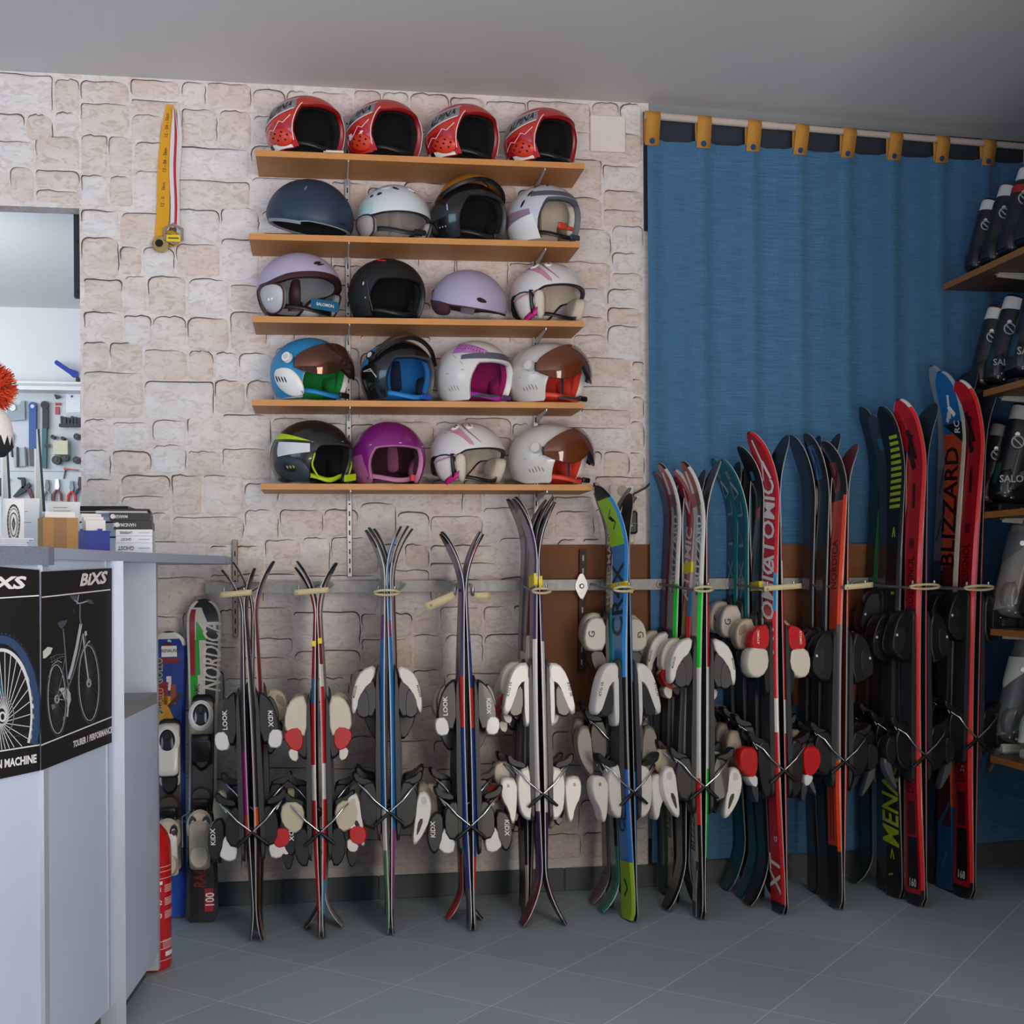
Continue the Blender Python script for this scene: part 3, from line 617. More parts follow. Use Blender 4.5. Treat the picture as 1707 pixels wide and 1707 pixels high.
# ---- fourth shelf
BL = P('#2384b8', .45); GRN = linermat('green_lining', '#158a3c'); MIR = mat('brown_mirror_visor', '#6d4a40', .06, .75, var=.15, scale=14)
h = Helm(516, 3, 44, 'sky blue helmet with mirrored visor and green lining on the fourth shelf', a=.115, b_=.122, c=.104, cl=.088); h.shell(BL, P('#d9d9d9', .4), brow=.1, ear=-.98, back=-.8, op=56, tr=14); h.blob([(-108, -.05), (-86, .02), (-70, -.1), (-62, -.55), (-68, -.95), (-96, -.98), (-112, -.6)], WHITE, .001, .006); slits(h, -1, 93, -.42, BLACKM, 4); h.vent(-70, -.82, 2.4, .06, P('#8b8b90', .3, metal=.6), off=.006)
for k in range(4): h.vent(-88 - 5*k, -.42 + .02*k, 1.3, .12, BLACKM, off=.0075)
h.visor(MIR, -64, 64, lambda t: -.04 - .22*abs(math.sin(2*PI*t))**.8 + .03*math.exp(-((t-.5)*7)**2), lambda t: .12 + .3*math.sin(PI*t)**.7, P('#2a1d1c', .3), .016, knob=WHITE, kp=78, kv=.16)
h.line([(-112, .5), (-60, .56), (-10, .6)], .0008, P('#1c6f9f')); h.liner(GRN, .016); h.strap(P('#1b7fc4', .5), .01, .009, buckle=BLACK, depth=1.1); h.done()
h = Helm(662, 3, 27, 'black helmet with blue flashes and raised smoky visor on the fourth shelf', a=.112, b_=.122, c=.104, cl=.088); h.shell(BKG, P('#3a3d44', .4), brow=.26, ear=-.98, back=-.8, op=50, tr=13)
h.band(-104, -76, .3, lambda t: .42+.1*t, BL, .001); h.band(-104, -84, lambda t: .06+.06*t, lambda t: .2+.1*t, BL, .001); h.line([(-96, .0), (-78, .02), (-70, -.28)], .0018, P('#c9c9c9')); h.line([(-96, .0), (-74, -.05)], .0016, P('#c9c9c9'))
h.visor(mat('smoky_visor', '#4b4036', .1, coat=.6, alpha=.8), -68, 68, lambda t: .22 + .34*math.sin(PI*t)**.8, lambda t: .3 + .5*math.sin(PI*t)**.7, BLACK, .012, rise=.014, knob=P('#1c1d20'), kp=76, kv=.24)
h.liner(linermat('blue_pile_liner', '#1c6fb2'), .016, linermat('dark_blue_pile', '#14223f')); h.strap(P('#1b7fc4', .5), .006, .009, buckle=P('#1d4fa8')); h.done()
h = Helm(790, 3, 34, 'white helmet with pink patterned band and magenta lining on the fourth shelf', a=.112, b_=.128, c=.108, cl=.086); WP = mat('pearl_white_helmet2', '#dcd9d6', .3, var=.04, scale=6, coat=.4); MG = linermat('magenta_lining', '#9c1a66'); PT = mat('pink_pattern', '#c27ab8', .4, var=.7, scale=85)
h.shell(WP, P('#e3e1e2', .35), brow=.2, ear=-.98, back=-.8, op=50, tr=13, th=.016); h.band(-66, 60, .21, lambda t: .3+.05*math.sin(PI*t), P('#5b5c6b', .4), .0012); h.band(-88, -20, lambda t: .36 - .1*t**2, lambda t: .64 - .26*t**2, P('#b783c0', .4), .0008); h.band(-86, -26, lambda t: .4 - .09*t**2, lambda t: .6 - .22*t**2, PT, .0012)
for k in range(11):
    for j in range(2): h.vent(-82 + 5.2*k + 2*j, .47 + .07*j - .16*(k/11)**2, 1.1, .02, P('#7a2f86'), off=.0014)
h.line([(-120, .4), (-80, .3), (-62, .12)], .0008, P('#a8a8a8')); h.line([(-130, -.1), (-90, -.06), (-60, .02)], .0009, P('#8f8f8f')); slits(h, -1, 92, -.6, P('#9a9a98'), 4)
ln = h.liner(MG, .016); b = MB(); PK3 = P('#d68fc0', .8)
for j, (v0, ex) in enumerate(((.12, 60), (-.28, 66), (-.68, 62))):
    b = MB(); pts = []
    for k in range(9):
        p = 180 - ex/2 + ex*k/8; pts += [h.S(p-3, v0-.06, -.047), h.S(p, v0+.06, -.047), h.S(p+3, v0-.06, -.047)]
    b.tube(pts, .0007, PK3, 4); pts = [h.S(180-ex/2+ex*k/8, v0+q, -.047) for q in (-.12, .12) for k in (range(9) if q < 0 else range(8, -1, -1))]; b.tube(pts, .0006, PK3, 4)
    b.build('lining_print', ln, local=True)
h.strap(P('#b026a6', .5), .008, .009, buckle=P('#5d2a68'))
b = MB(); b.box((-.1, -.115, .002), (-.02, -.085, .006), P('#2d5a6b', .4), lambda v: (v[0], v[1] - .02, v[2] + .004*v[0]/.1 + .004)); b.build('hang_tag', h.root, local=True); h.done()
ORL = linermat('coral_lining', '#e2442f'); WPB = mat('warm_white_helmet', '#d3cec8', .3, var=.04, scale=6, coat=.4)
def visor_helmet(px, row, yaw, lab, tiltv=0.0):
    h = Helm(px, row, yaw, lab, a=.115, b_=.13, c=.104, cl=.088); h.shell(WPB, P('#dedad6', .35), brow=.1, ear=-.98, back=-.8, op=54, tr=14, th=.014)
    h.visor(BRN, -66, 66, lambda t: -.02 - .26*abs(math.sin(2*PI*t))**.8 + .14*math.exp(-((t-.5)*8)**2) + tiltv, lambda t: .12 + .38*math.sin(PI*t)**.7 + tiltv, P('#1b2733', .25), .016, knob=WPB, kp=78, kv=.1)
    h.line([(-130, .42), (-90, .5), (-50, .62)], .0008, P('#a8a29c')); h.line([(-140, -.2), (-100, -.16), (-72, -.06)], .0009, P('#a8a29c')); slits(h, -1, 92, -.55, P('#8f7f7c'), 5); slits(h, 1, 92, -.55, P('#8f7f7c'), 5)
    b = MB(); b.box((-.006, -.1, .02), (.004, -.096, .09), P('#4a3138'), lambda v: (v[0] - .045, v[1], v[2])); b.build('inner_strap', h.root, local=True)
    vs, fs = text('ALPINA', .3); h.mb.add([h.S(18 + x*8, .42 + y*.03, .0192) for x, y in vs], fs, P('#cfc9c4'))
    for k in range(4): h.mb.tube([h.S(10 + q*3, .34 - .05*k, .0192) for q in range(6)], .0005, P('#b9a08c'), 4)
    h.liner(ORL, .016); h.strap(P('#e04a30', .5), .009, .009, buckle=BLACK, depth=1.1); return h
h = visor_helmet(911, 3, 40, 'white helmet with orange brown visor and coral lining on the fourth shelf'); b = MB(); b.box((-.07, -.125, .004), (.01, -.1, .008), P('#1d4450', .4)); b.build('hang_tag', h.root, local=True); h.done()
# ---- bottom shelf
h = Helm(519, 4, 46, 'black helmet with lime and white flashes, leftmost on the bottom shelf', a=.118, b_=.132, c=.106, cl=.088); CBK = mat('black_fleck_helmet', '#1a1b1d', .3, var=.5, scale=300, coat=.5); LM = P('#b4d112', .4)
h.shell(CBK, P('#3c3f44', .4), brow=.16, ear=-.98, back=-.8, op=50, tr=14); h.band(-150, -50, lambda t: .26 + .04*t - .12*t*t, lambda t: .42 + .02*t - .26*t*t, LM, .001); h.band(-116, -52, lambda t: -.16+.14*t, lambda t: .22 - .08*t, P('#d4d6da', .35), .0009); h.band(-116, -104, lambda t: -.16, lambda t: .23-.03*t, P('#33404a', .4), .0014); h.band(-142, -122, lambda t: -.5+.8*t, lambda t: -.3+.8*t, P('#e8eaec', .3), .0012); h.band(-170, -135, lambda t: .1+.1*t, lambda t: .34, P('#c6c9cd', .35), .001)
h.blob([(-118, -.3), (-96, -.12), (-68, -.2), (-58, -.6), (-66, -.96), (-100, -.98), (-122, -.7)], P('#26303a', .5), .001, .005); h.blob([(-100, -.35), (-84, -.3), (-76, -.5), (-84, -.7), (-102, -.62)], BLACK, .005, .002)
for k in range(3): h.vent(-92 + 5*k, -.5, 1.4, .06, P('#8d9a52'), off=.0085)
h.line([(-50+4*math.cos(i*.5), .0 - .08*i) for i in range(12)], .003, LM, -.004); h.line([(50+4*math.cos(i*.5), .0 - .08*i) for i in range(12)], .003, LM, -.004); h.line([(-50, .17), (0, .2), (50, .17)], .0014, P('#8d9296'))
h.liner(BLK, .016); h.strap(LM, .006, .009, p0=60, p1=20)
b = MB(); b.box((.01, -.128, .0), (.055, -.122, .02), LM, lambda v: (v[0], v[1], v[2] + v[0]*.15)); b.build('strap_end', h.root, local=True); h.done()
h = Helm(646, 4, 14, 'glossy purple helmet with pink ears on the bottom shelf', a=.112, b_=.127, c=.106, cl=.086); h.shell(mat('purple_helmet', '#7c1473', .3, var=.1, coat=.5), P('#c77ba6', .4), brow=.14, ear=-.98, back=-.8, op=52, tr=12)
for sg in (-1, 1): h.band(sg*150, sg*64, lambda t: -.97, lambda t: -.16+.14*t, P('#a0567f', .4), .0012); slits(h, sg, 96, -.5, P('#5e2a4b'), 4); h.vent(sg*72, -.85, 1.8, .05, BLACKM)
h.line([(-50, .15), (0, .18), (50, .15)], .0016, P('#c9b2c6')); h.liner(linermat('maroon_pile_liner', '#3a1628'), .016, linermat('mauve_pile', '#8d4f74')); h.strap(P('#b9789a', .6), .006, .008); b = MB(); b.box((.036, -.112, .004), (.046, -.102, .022), P('#d8262c')); b.build('strap_button', h.root, local=True); h.done()
white_pink(778, 4, 35, 'white helmet with pink stripes and cream lining, on the bottom shelf')
h = visor_helmet(914, 4, 47, 'white helmet with orange brown visor and coral lining on the bottom shelf', -.03); h.done()
# ================================================================== ski rack: board, rail, arms
BRD = mat('brown_hardboard', '#7a4a26', .7, var=.16, scale=60)
bx0, bx1 = W(893, 1000).x, W(1447, 1000).x; bz0, bz1 = W(1000, 1184).z, W(1000, 908).z
b = MB(); b.box((bx0, -.012, bz0), (bx1, -.004, bz1), BRD)
tag(b.build('backing_board', loc=(bx0, 0, bz0)), 'brown hardboard panel behind the middle of the ski rail', 'board')
rz0, rz1 = W(700, 986).z, W(700, 968).z; rx0, rx1 = W(345, 977).x, W(1447, 977).x
b = MB(); RV = .05; pr = [(-.018, rz0), (-RV, rz0), (-RV, rz1), (-.018, rz1)]
b.prism(pr, rx0, rx1, GALV, lambda p, q, c: (c, p, q))
for u in (rx0 + .12, W(968, 977).x, rx1 - .1): b.box((u - .02, -.02, rz0 + .004), (u + .02, -.004, rz1 - .004), GALV)
tag(b.build('ski_rail', loc=(rx0, -.02, rz0)), 'long worn galvanised steel rail running behind the upright skis', 'rail')
p0, p1 = W(973, 916), W(966, 1118)
b = MB(); OLD = mat('flaking_brown_strip', '#3b2a20', .6, .2, var=.9, scale=70, bump=.4); b.box((p1.x - .011, -.032, p1.z), (p1.x + .011, -.0125, p0.z), OLD, lambda v: (v[0] + (v[2] - p1.z) * .022, v[1], v[2]))
for k in range(9): z = p1.z + .03 + k * .042; b.box((p1.x - .0025 + (z - p1.z) * .022, -.0328, z - .009), (p1.x + .0025 + (z - p1.z) * .022, -.0318, z + .009), P('#b9ab9a', .6))
q = tag(b.build('wall_strip', loc=(p1.x, 0, p1.z)), 'old flaking brown metal strip with slots on the hardboard panel', 'wall strip')
b = MB(); cx_b = W(969, 977, RV); b.prism(chaikin([(-.024, 0), (-.011, .028), (-.005, .04), (.005, .04), (.011, .028), (.024, 0), (.011, -.028), (.005, -.04), (-.005, -.04), (-.011, -.028)], 1), -.006, 0, STEEL, lambda p, q_, c: (cx_b.x + p, -RV + c - .0005, cx_b.z + q_), True); b.disc((cx_b.x, -RV - .0065, cx_b.z), (0, -1, 0), .008, .003, DARK, 14); b.disc((cx_b.x, -RV - .0095, cx_b.z), (0, -1, 0), .004, .001, CHROME, 10)
tag(b.build('rail_clamp', loc=tuple(cx_b)), 'pale cast metal clamp where the rail crosses the brown strip', 'clamp')
ORDN = ['', 'first', 'second', 'third', 'fourth', 'fifth', 'sixth', 'seventh', 'eighth', 'ninth', 'tenth', 'eleventh']
def holder(k, xl, xr_, y, v, strap, rootx):
    """two steel rods reaching forward from the rail, upturned ends, rubber strap across them"""
    pl, pr_ = W(xl, y, v), W(xr_, y, v); r = W(rootx, 974, RV)
    t = thing('ski_holder', 'steel rack arm with cream rubber strap holding the %s ski bundle from the counter' % ORDN[k], 'ski holder', (r.x, -RV, r.z), 'rack arms along the rail')
    for e, p in enumerate((pl, pr_)):
        rx = r.x + (-.022 if e == 0 else .022); b = MB()
        pts = [(rx, -RV, r.z), (rx, -RV - .03, r.z), (p.x, p.y + .015, p.z), (p.x, p.y - .004, p.z + .002), (p.x, p.y - .007, p.z + .012), (p.x, p.y - .006, p.z + .022)]
        b.tube(pts, .0042, STEEL if e else GALV, 8); b.build('arm', t)
    
    for e in (-.022, .022): b = MB(); b.disc((r.x + e, -RV, r.z), (0, -1, 0), .011, .008, GALV, 12); b.build('arm_mount', t)
    b = MB()
    if strap == 'loop':
        c = (pl + pr_) / 2; hw = (pr_.x - pl.x) / 2 + .012; pts = [(c.x + hw*math.cos(a), c.y - .012 - .02*abs(math.sin(a)) * (1 if math.sin(a) > 0 else .2), c.z + .004 + .007*math.sin(a)) for a in [i*PI/10 for i in range(21)]]
        b.tube(pts, .004, RUBBER, 6, cap=False)
    elif strap == 'band':
        pts = [(pl.x - .012 + (pr_.x - pl.x + .034)*i/10, pl.y - .01 - .006*math.sin(PI*i/10), pl.z + .002 + (pr_.z - pl.z + .008)*i/10) for i in range(11)]
        b.ribbon(pts, .008, RUBBER, (0, 0, 1), .003); b.disc((pl.x - .002, pl.y - .012, pl.z), (0, -1, 0), .004, .003, P('#8a7f60'), 10)
    elif strap == 'open':
        pts = [(pl.x - .085 + .085*i/6, pl.y - .006, pl.z - .035 + .035*i/6) for i in range(7)]; b.ribbon(pts, .012, RUBBER, Vector((.35, 0, -1)).normalized(), .003); b.disc((pl.x - .07, pl.y - .0095, pl.z - .029), (0, -1, 0), .004, .001, P('#77705c'), 10)
        pts = [(pr_.x + .004 + .045*i/4, pr_.y - .006, pr_.z - .002) for i in range(5)]; b.ribbon(pts, .0095, RUBBER, (0, 0, 1), .003)
    b.build('rubber_strap', t)
    return t
# ================================================================== skis
def clamp(x, a=0.0, b_=1.0): return max(a, min(b_, x))
BST = {}
def prof(*p): return list(p)
BST['K'] = dict(toe=[([(-.075,0),(-.07,.05),(-.045,.062),(0,.06),(.05,.042),(.078,.015),(.08,0)], .031, '#17181b', 'toe_body'), ([(-.082,.022),(-.088,.06),(-.06,.072),(-.032,.066),(-.03,.032)], .034, '#e4e4e6', 'toe_wing'), ([(-.01,.052),(0,.064),(.05,.052),(.07,.032),(.04,.03)], .02, '#33343a', 'toe_cap')],
    heel=[([(.06,0),(.06,.03),(.02,.05),(-.05,.045),(-.06,0)], .03, '#18191c', 'heel_body'), ([(.03,.05),(.03,.08),(0,.098),(-.05,.104),(-.092,.088),(-.085,.07),(-.04,.052)], .027, '#15171c', 'heel_lever'), ([(-.012,.022),(-.02,.055),(-.07,.075),(-.095,.045),(-.085,.012)], .025, '#e6e7ea', 'heel_wing')], txt='KiDX', tc='#e8e8e8')
BST['R'] = dict(toe=[([(.085,0),(.08,.045),(.04,.07),(-.02,.072),(-.035,.035),(-.035,0)], .032, '#d8cfbd', 'toe_body'), ([(-.005,.02),(-.01,.062),(-.035,.076),(-.07,.055),(-.08,.025),(-.05,.01)], .034, '#c21f22', 'toe_wing'), ([(-.065,.03),(-.07,.062),(-.1,.055),(-.108,.03)], .03, '#e3ddd2', 'toe_tip'), ([(.03,.02),(.02,.05),(-.05,.05),(-.1,.02),(-.1,0),(.03,0)], .028, '#1b1c20', 'toe_base')],
    heel=[([(.075,.025),(.075,.08),(.03,.09),(-.005,.07),(-.02,.03),(.03,.01)], .03, '#cfc6ad', 'heel_body'), ([(.002,.06),(.005,.1),(-.025,.115),(-.055,.1),(-.05,.068),(-.03,.055)], .029, '#c8191f', 'heel_lever'), ([(-.045,.062),(-.04,.1),(-.075,.085),(-.118,.07),(-.112,.055),(-.07,.045)], .024, '#191a1e', 'lever_tail'), ([(-.03,.05),(-.05,.088),(-.075,.08),(-.07,.05)], .026, '#e9e6e0', 'lever_panel'), ([(.0,0),(.0,.04),(-.06,.05),(-.11,.03),(-.11,0)], .03, '#1b1c22', 'heel_base')])
BST['W'] = dict(toe=[([(.05,0),(.05,.04),(0,.055),(-.06,.055),(-.068,0)], .031, '#26272c', 'toe_body'), ([(.09,0),(.075,.045),(.035,.07),(-.03,.08),(-.062,.072),(-.02,.056),(.02,.04),(.045,.008)], .033, '#e2ded8', 'toe_shell'), ([(.03,.03),(0,.058),(-.05,.066),(-.07,.045),(-.06,.02)], .034, '#2c2d33', 'toe_wing')],
    heel=[([(.075,0),(.075,.045),(.03,.06),(-.05,.052),(-.07,0)], .03, '#1a1b1f', 'heel_body'), ([(.04,.058),(.045,.088),(.01,.104),(-.04,.096),(-.085,.072),(-.112,.048),(-.1,.04),(-.05,.046)], .028, '#ebe9e6', 'heel_lever'), ([(-.032,.06),(-.03,.08),(-.085,.056),(-.08,.05)], .0286, '#16171a', 'lever_slot'), ([(.03,.066),(.03,.086),(.008,.09),(.0,.07)], .0286, '#c9c7c4', 'lever_button')])
BST['A'] = dict(toe=[([(.08,0),(.078,.035),(.045,.06),(-.01,.076),(-.07,.088),(-.078,.07),(-.03,.05),(.02,.03),(.03,0)], .032, '#e7e4df', 'toe_shell'), ([(.06,0),(.06,.018),(-.11,.018),(-.11,0)], .03, '#e1deda', 'toe_base'), ([(.03,.02),(-.02,.054),(-.07,.07),(-.085,.05),(-.07,.02)], .029, '#33353c', 'toe_wing')],
    heel=[([(.07,0),(.06,.036),(.02,.046),(-.06,.04),(-.09,.02),(-.09,0)], .032, '#e4e1db', 'heel_body'), ([(.03,.044),(.04,.086),(.02,.1),(-.025,.096),(-.06,.074),(-.1,.066),(-.098,.054),(-.04,.046)], .028, '#e9e6e0', 'heel_lever'), ([(.018,.07),(.018,.08),(.006,.08),(.006,.07)], .0286, '#8a8a88', 'lever_screw')])
BST['B'] = dict(toe=[([(.09,0),(.08,.045),(.03,.07),(-.03,.078),(-.07,.05),(-.075,0)], .032, '#16171a', 'toe_body'), ([(.05,.03),(.02,.07),(-.03,.08),(-.06,.06),(-.04,.03)], .0335, '#222327', 'toe_wing'), ([(.012,.058),(.012,.066),(.003,.066),(.003,.058)], .0345, '#c9ccd0', 'toe_screw')],
    heel=[([(.08,0),(.075,.05),(.03,.066),(-.05,.056),(-.07,0)], .031, '#141518', 'heel_body'), ([(.04,.058),(.045,.086),(.01,.1),(-.03,.096),(-.05,.062)], .028, '#1e1f23', 'heel_lever'), ([(-.02,.078),(-.025,.098),(-.06,.094),(-.11,.062),(-.125,.045),(-.085,.06)], .016, '#54575c', 'lever_tail')])
BST['C'] = dict(toe=[([(.07,0),(.072,.04),(.045,.066),(.0,.07),(-.03,.05),(-.03,0)], .032, '#b9ac96', 'toe_body'), ([(-.025,0),(-.022,.052),(-.06,.05),(-.12,.02),(-.12,0)], .03, '#17181b', 'toe_base'), ([(.06,.03),(.045,.06),(.01,.062),(.03,.03)], .0325, '#8d8270', 'toe_wing')],
    heel=[([(.07,0),(.07,.05),(.03,.06),(-.05,.05),(-.07,0)], .03, '#1a1b1e', 'heel_body'), ([(.05,.055),(.055,.088),(.015,.106),(-.04,.098),(-.085,.074),(-.11,.05),(-.08,.045)], .029, '#b1a793', 'heel_lever')])
BST['G'] = dict(BST['C'], toe=[([(.07,0),(.075,.045),(.05,.07),(-.01,.078),(-.035,.055),(-.03,0)], .033, '#c2bbb0', 'toe_body'), ([(-.028,0),(-.025,.058),(-.07,.052),(-.13,.02),(-.13,0)], .03, '#141518', 'toe_base')],
    heel=[BST['C']['heel'][0], ([(.05,.055),(.055,.088),(.015,.106),(-.04,.098),(-.085,.074),(-.11,.05),(-.08,.045)], .029, '#8d8981', 'heel_lever')])
BST['X'] = dict(toe=[([(.085,0),(.08,.04),(.055,.062),(.01,.066),(.0,.02),(.02,0)], .033, '#bf1c20', 'toe_shell'), ([(.02,.01),(.015,.068),(-.03,.082),(-.075,.07),(-.08,.03),(-.04,.0)], .033, '#d9d2c6', 'toe_body'), ([(.03,.0),(.03,.02),(-.13,.02),(-.13,0)], .03, '#1c1d21', 'toe_base')],
    heel=[([(.08,0),(.08,.045),(.0,.05),(-.1,.03),(-.1,0)], .031, '#1a1b1f', 'heel_body'), ([(.055,.05),(.06,.1),(.02,.115),(-.02,.1),(-.045,.06),(.0,.045)], .03, '#c0141b', 'heel_lever'), ([(-.025,.05),(-.03,.085),(-.06,.07),(-.065,.05)], .029, '#dddde0', 'lever_panel'), ([(-.05,.045),(-.06,.07),(-.11,.055),(-.11,.042)], .018, '#3a3d44', 'lever_tail')])
def seg(spec, t, default):
    if isinstance(spec, str): return spec
    for a, b_, c in spec:
        if a <= t < b_: return c
    return default
NSKI = 0
def ski(label, T, a, n, bdir, L, sp, s_toe=None, s_heel=None, group=None, arm=True, simple=False):
    """one ski: T tail point (base side, centre), a along the length to the tip, n out of the top sheet, bdir across the width"""
    wt, ww, wl = sp.get('w', (.108, .07, .098)); tl = sp.get('tl', .17); tr = sp.get('tr', .05); ta = sp.get('ta', .004); tal = sp.get('tal', .1); cam_ = sp.get('cam', .007); gap = sp.get('gap', .0012)
    if L < 1.25: wt, ww, wl = wt*.92, ww*.94, wl*.92
    thm = sp.get('th', .0125)
    def g(s):
        q = gap + cam_ * max(0, math.sin(PI * clamp((s - .03) / (L - tl - .03))))
        e = clamp((s - (L - tl)) / tl); q += tr * e**2.1
        e = clamp((tal - s) / tal); q += ta * e**1.8
        return q
    def wd(s):
        sw, st_ = .44 * L, L - tl * .85
        if s < sw: t = s / sw; q = wl + (ww - wl) * (math.sin(t * PI/2))
        elif s < st_: t = (s - sw) / (st_ - sw); q = ww + (wt - ww) * (1 - math.cos(t * PI/2)) ** 1.15
        else: q = wt
        tip = sp.get('tip', .085); e = clamp((s - (L - tip)) / tip); q *= math.sqrt(max(0, 1 - e**2.4)) * .97 + .03
        e = clamp((.03 - s) / .03); q *= 1 - .28 * e * e
        return q
    def th(s):
        m = clamp(min(s, L - s - tl*.6) / (L * .3)); return .0072 + (thm - .0072) * (m*m*(3-2*m))
    def fr(s):
        d = 1e-3; k = (g(s+d) - g(s-d)) / (2*d); nn = (n - a*k).normalized(); return T + a*s + n*g(s), nn
    def S(s, y, h=0.0):
        p, nn = fr(s); return p + nn*(th(s)+h) + bdir*y
    root = thing('ski', label, 'ski', tuple(T), group)
    b = MB(); N = 64; ss = [L * (i / (N-1)) for i in range(N)]; ss = sorted(set([x for x in ss if x < L - .09] + [L - .09 + .09 * math.sin(PI/2 * i / 14) for i in range(15)]))
    # exact breaks where colours change
    brk = []
    for k in ('top', 'side'):
        v_ = sp.get(k, '#888888')
        if not isinstance(v_, str):
            for a_, b__, c_ in v_: brk += [a_*L, b__*L]
    ss = sorted(set([round(x, 5) for x in ss + [x for x in brk if 0 < x < L]]))
    N = len(ss); rows = []
    for s in ss:
        p, nn = fr(s); w_ = wd(s)/2; t_ = th(s); be = min(.011, w_*.35)
        rows.append([p - bdir*w_, p - bdir*w_ + nn*.0022, p - bdir*(w_-.001) + nn*t_*.45, p - bdir*(w_-be) + nn*t_, p + bdir*(w_-be) + nn*t_, p + bdir*(w_-.001) + nn*t_*.45, p + bdir*w_ + nn*.0022, p + bdir*w_])
    verts = [q for r in rows for q in r]; o = len(b.v); b.v += [tuple(q) for q in verts]
    base = P(sp.get('base', '#17181a'), .35); edge = mat('steel_edge', '#b4b6ba', .5, .7)
    for i in range(N-1):
        t = (ss[i] + ss[i+1]) / 2 / L; tc = P(seg(sp.get('top', '#888888'), t, '#1a1a1c'), .3, coat=.3); sc = P(seg(sp.get('side', '#222222'), t, '#222226'), .35, coat=.2)
        if t > 1 - sp.get('capt', .035 if L < 1.3 else .003) / L: tc = sc = BLACK
        ms = [edge, sc, sc, tc, sc, sc, edge, base]
        for j in range(8):
            k = (j+1) % 8; b.f.append([o+i*8+j, o+i*8+k, o+(i+1)*8+k, o+(i+1)*8+j]); b.m.append(b.mi(ms[j])); b.sm.append(False)
    b.f.append([o+j for j in range(8)][::-1]); b.m.append(b.mi(BLACK)); b.sm.append(False)
    b.f.append([o+(N-1)*8+j for j in range(8)]); b.m.append(b.mi(BLACK)); b.sm.append(False)
    for (t0, t1, y0, y1, c) in sp.get('patch', ()):         # printed panels on the top sheet
        cm = P(c, .3, coat=.3); y0_ = y0 if callable(y0) else (lambda e, q=y0: q); y1_ = y1 if callable(y1) else (lambda e, q=y1: q)
        b.grid(lambda i, j: S((t0+(t1-t0)*i)*L, (y0_(i)+(y1_(i)-y0_(i))*j) * (wd((t0+(t1-t0)*i)*L)/2 - .008), .0004), 14, 3, cm)
    for (pts, r, c) in sp.get('lines', ()): 
        cm = P(c, .35); P_ = [S(t*L, y*(wd(t*L)/2 - .006), .0005) for t, y in pts]
        for q0, q1 in zip(P_, P_[1:]):
            d = (q1-q0).normalized(); sd = d.cross(n).normalized(); b.add([q0-sd*r, q0+sd*r, q1+sd*r, q1-sd*r], [(0,1,2,3)], cm)
    b.build('ski_body', root)
    tx = sp.get('txt', ())
    if tx:
        for (s_, t, size, c, shear, y, rot, *ex_) in tx:
            b = MB()
            sg = 1 if rot >= 0 else -1
            if rot in (1, -1): fn = lambda x_, y_: S(t*L + sg*x_, y*wd(t*L)/2 - sg*y_*sp.get('tflip', 1), .0008)
            else: fn = lambda x_, y_: S(t*L + y_, y*wd(t*L)/2 + x_*sp.get('tflip', 1), .0008)
            put_text(b, s_, P(c, .4), size, fn, shear, ex_[0] if ex_ else (.62 if len(s_) > 5 and rot else .8))
            b.build('lettering', root)
    if sp.get('tape'):
        for (t0, t1) in sp['tape']:
            b = MB()
            w0 = wd(t0*L)/2 + .0012; tt = th(t0*L) + .0015
            def tp(i, j):
                s = (t0+(t1-t0)*j)*L; p, nn = fr(s); q = [(-1, -.0006), (1, -.0006), (1, tt), (-1, tt), (-1, -.0006)][i if isinstance(i, int) else int(round(i*4))]; return p + bdir*w0*q[0] + nn*q[1]
            b.grid(tp, 5, 2, YEL, False); b.build('tape', root)
    st = BST.get(sp.get('bind')) 
    if st and s_toe:
        def B(s0): 
            p, nn = fr(s0); p = p + nn*th(s0); return lambda x, h, y: p + a*x + nn*h + bdir*y
        pl = MB(); f0 = B((s_toe+s_heel)/2); hl = (s_toe - s_heel)/2
        pl.pillow([(-hl-.1, 0), (-hl-.09, .014), (-hl*.3, .016), (hl*.3, .013), (hl+.07, .012), (hl+.1, 0)], .033, DARK if sp['bind'] != 'A' else P('#3b3d44', .4), f0, 1, edge=.92); pl.build('binding_plate', root)
        for nm, s0, key in (('toe_piece', s_toe, 'toe'), ('heel_piece', s_heel, 'heel')):
            F0 = B(s0); F = lambda x, h, y: F0(x, h*.93 + .010, y)
            par = None; hi = 0
            for k, (pf, hw, c, pn) in enumerate(st[key]):
                m = P(c, .32, coat=.25); bb = MB(); bb.pillow(pf, hw, m, F, 1, edge=.86)
                if k == 0 and key == 'toe': bb.box((.03, .02, -.03), (.05, .03, .03), BLACK, lambda v: F(*v))
                o = bb.build(nm if k == 0 else pn, root if k == 0 else par); par = par or o
                o = None
            if key == 'toe' and sp['bind'] in 'XAWG':
                tt_, ts, xc, hc, tc_, so = {'X': ('ATOMIC', .011, .045, .042, '#e6dcd8', 0), 'A': ('XTO 10', .0125, .0, .066, '#26262a', 0), 'W': ('MARKER', .0095, .01, .067, '#3a3a3e', 0), 'G': ('G', .03, .02, .05, '#3a3a3a', 0)}[sp['bind']]
                bb = MB(); vs, fs = text(tt_); sl = -.25 if sp['bind'] in 'AW' else 0
                bb.add([F(xc + x*ts*(-1 if n.x > 0 else 1), hc + y*ts + sl*x*ts*(-1 if n.x > 0 else 1), .0338) for x, y in vs], fs, P(tc_, .5)); bb.build('lettering', par)
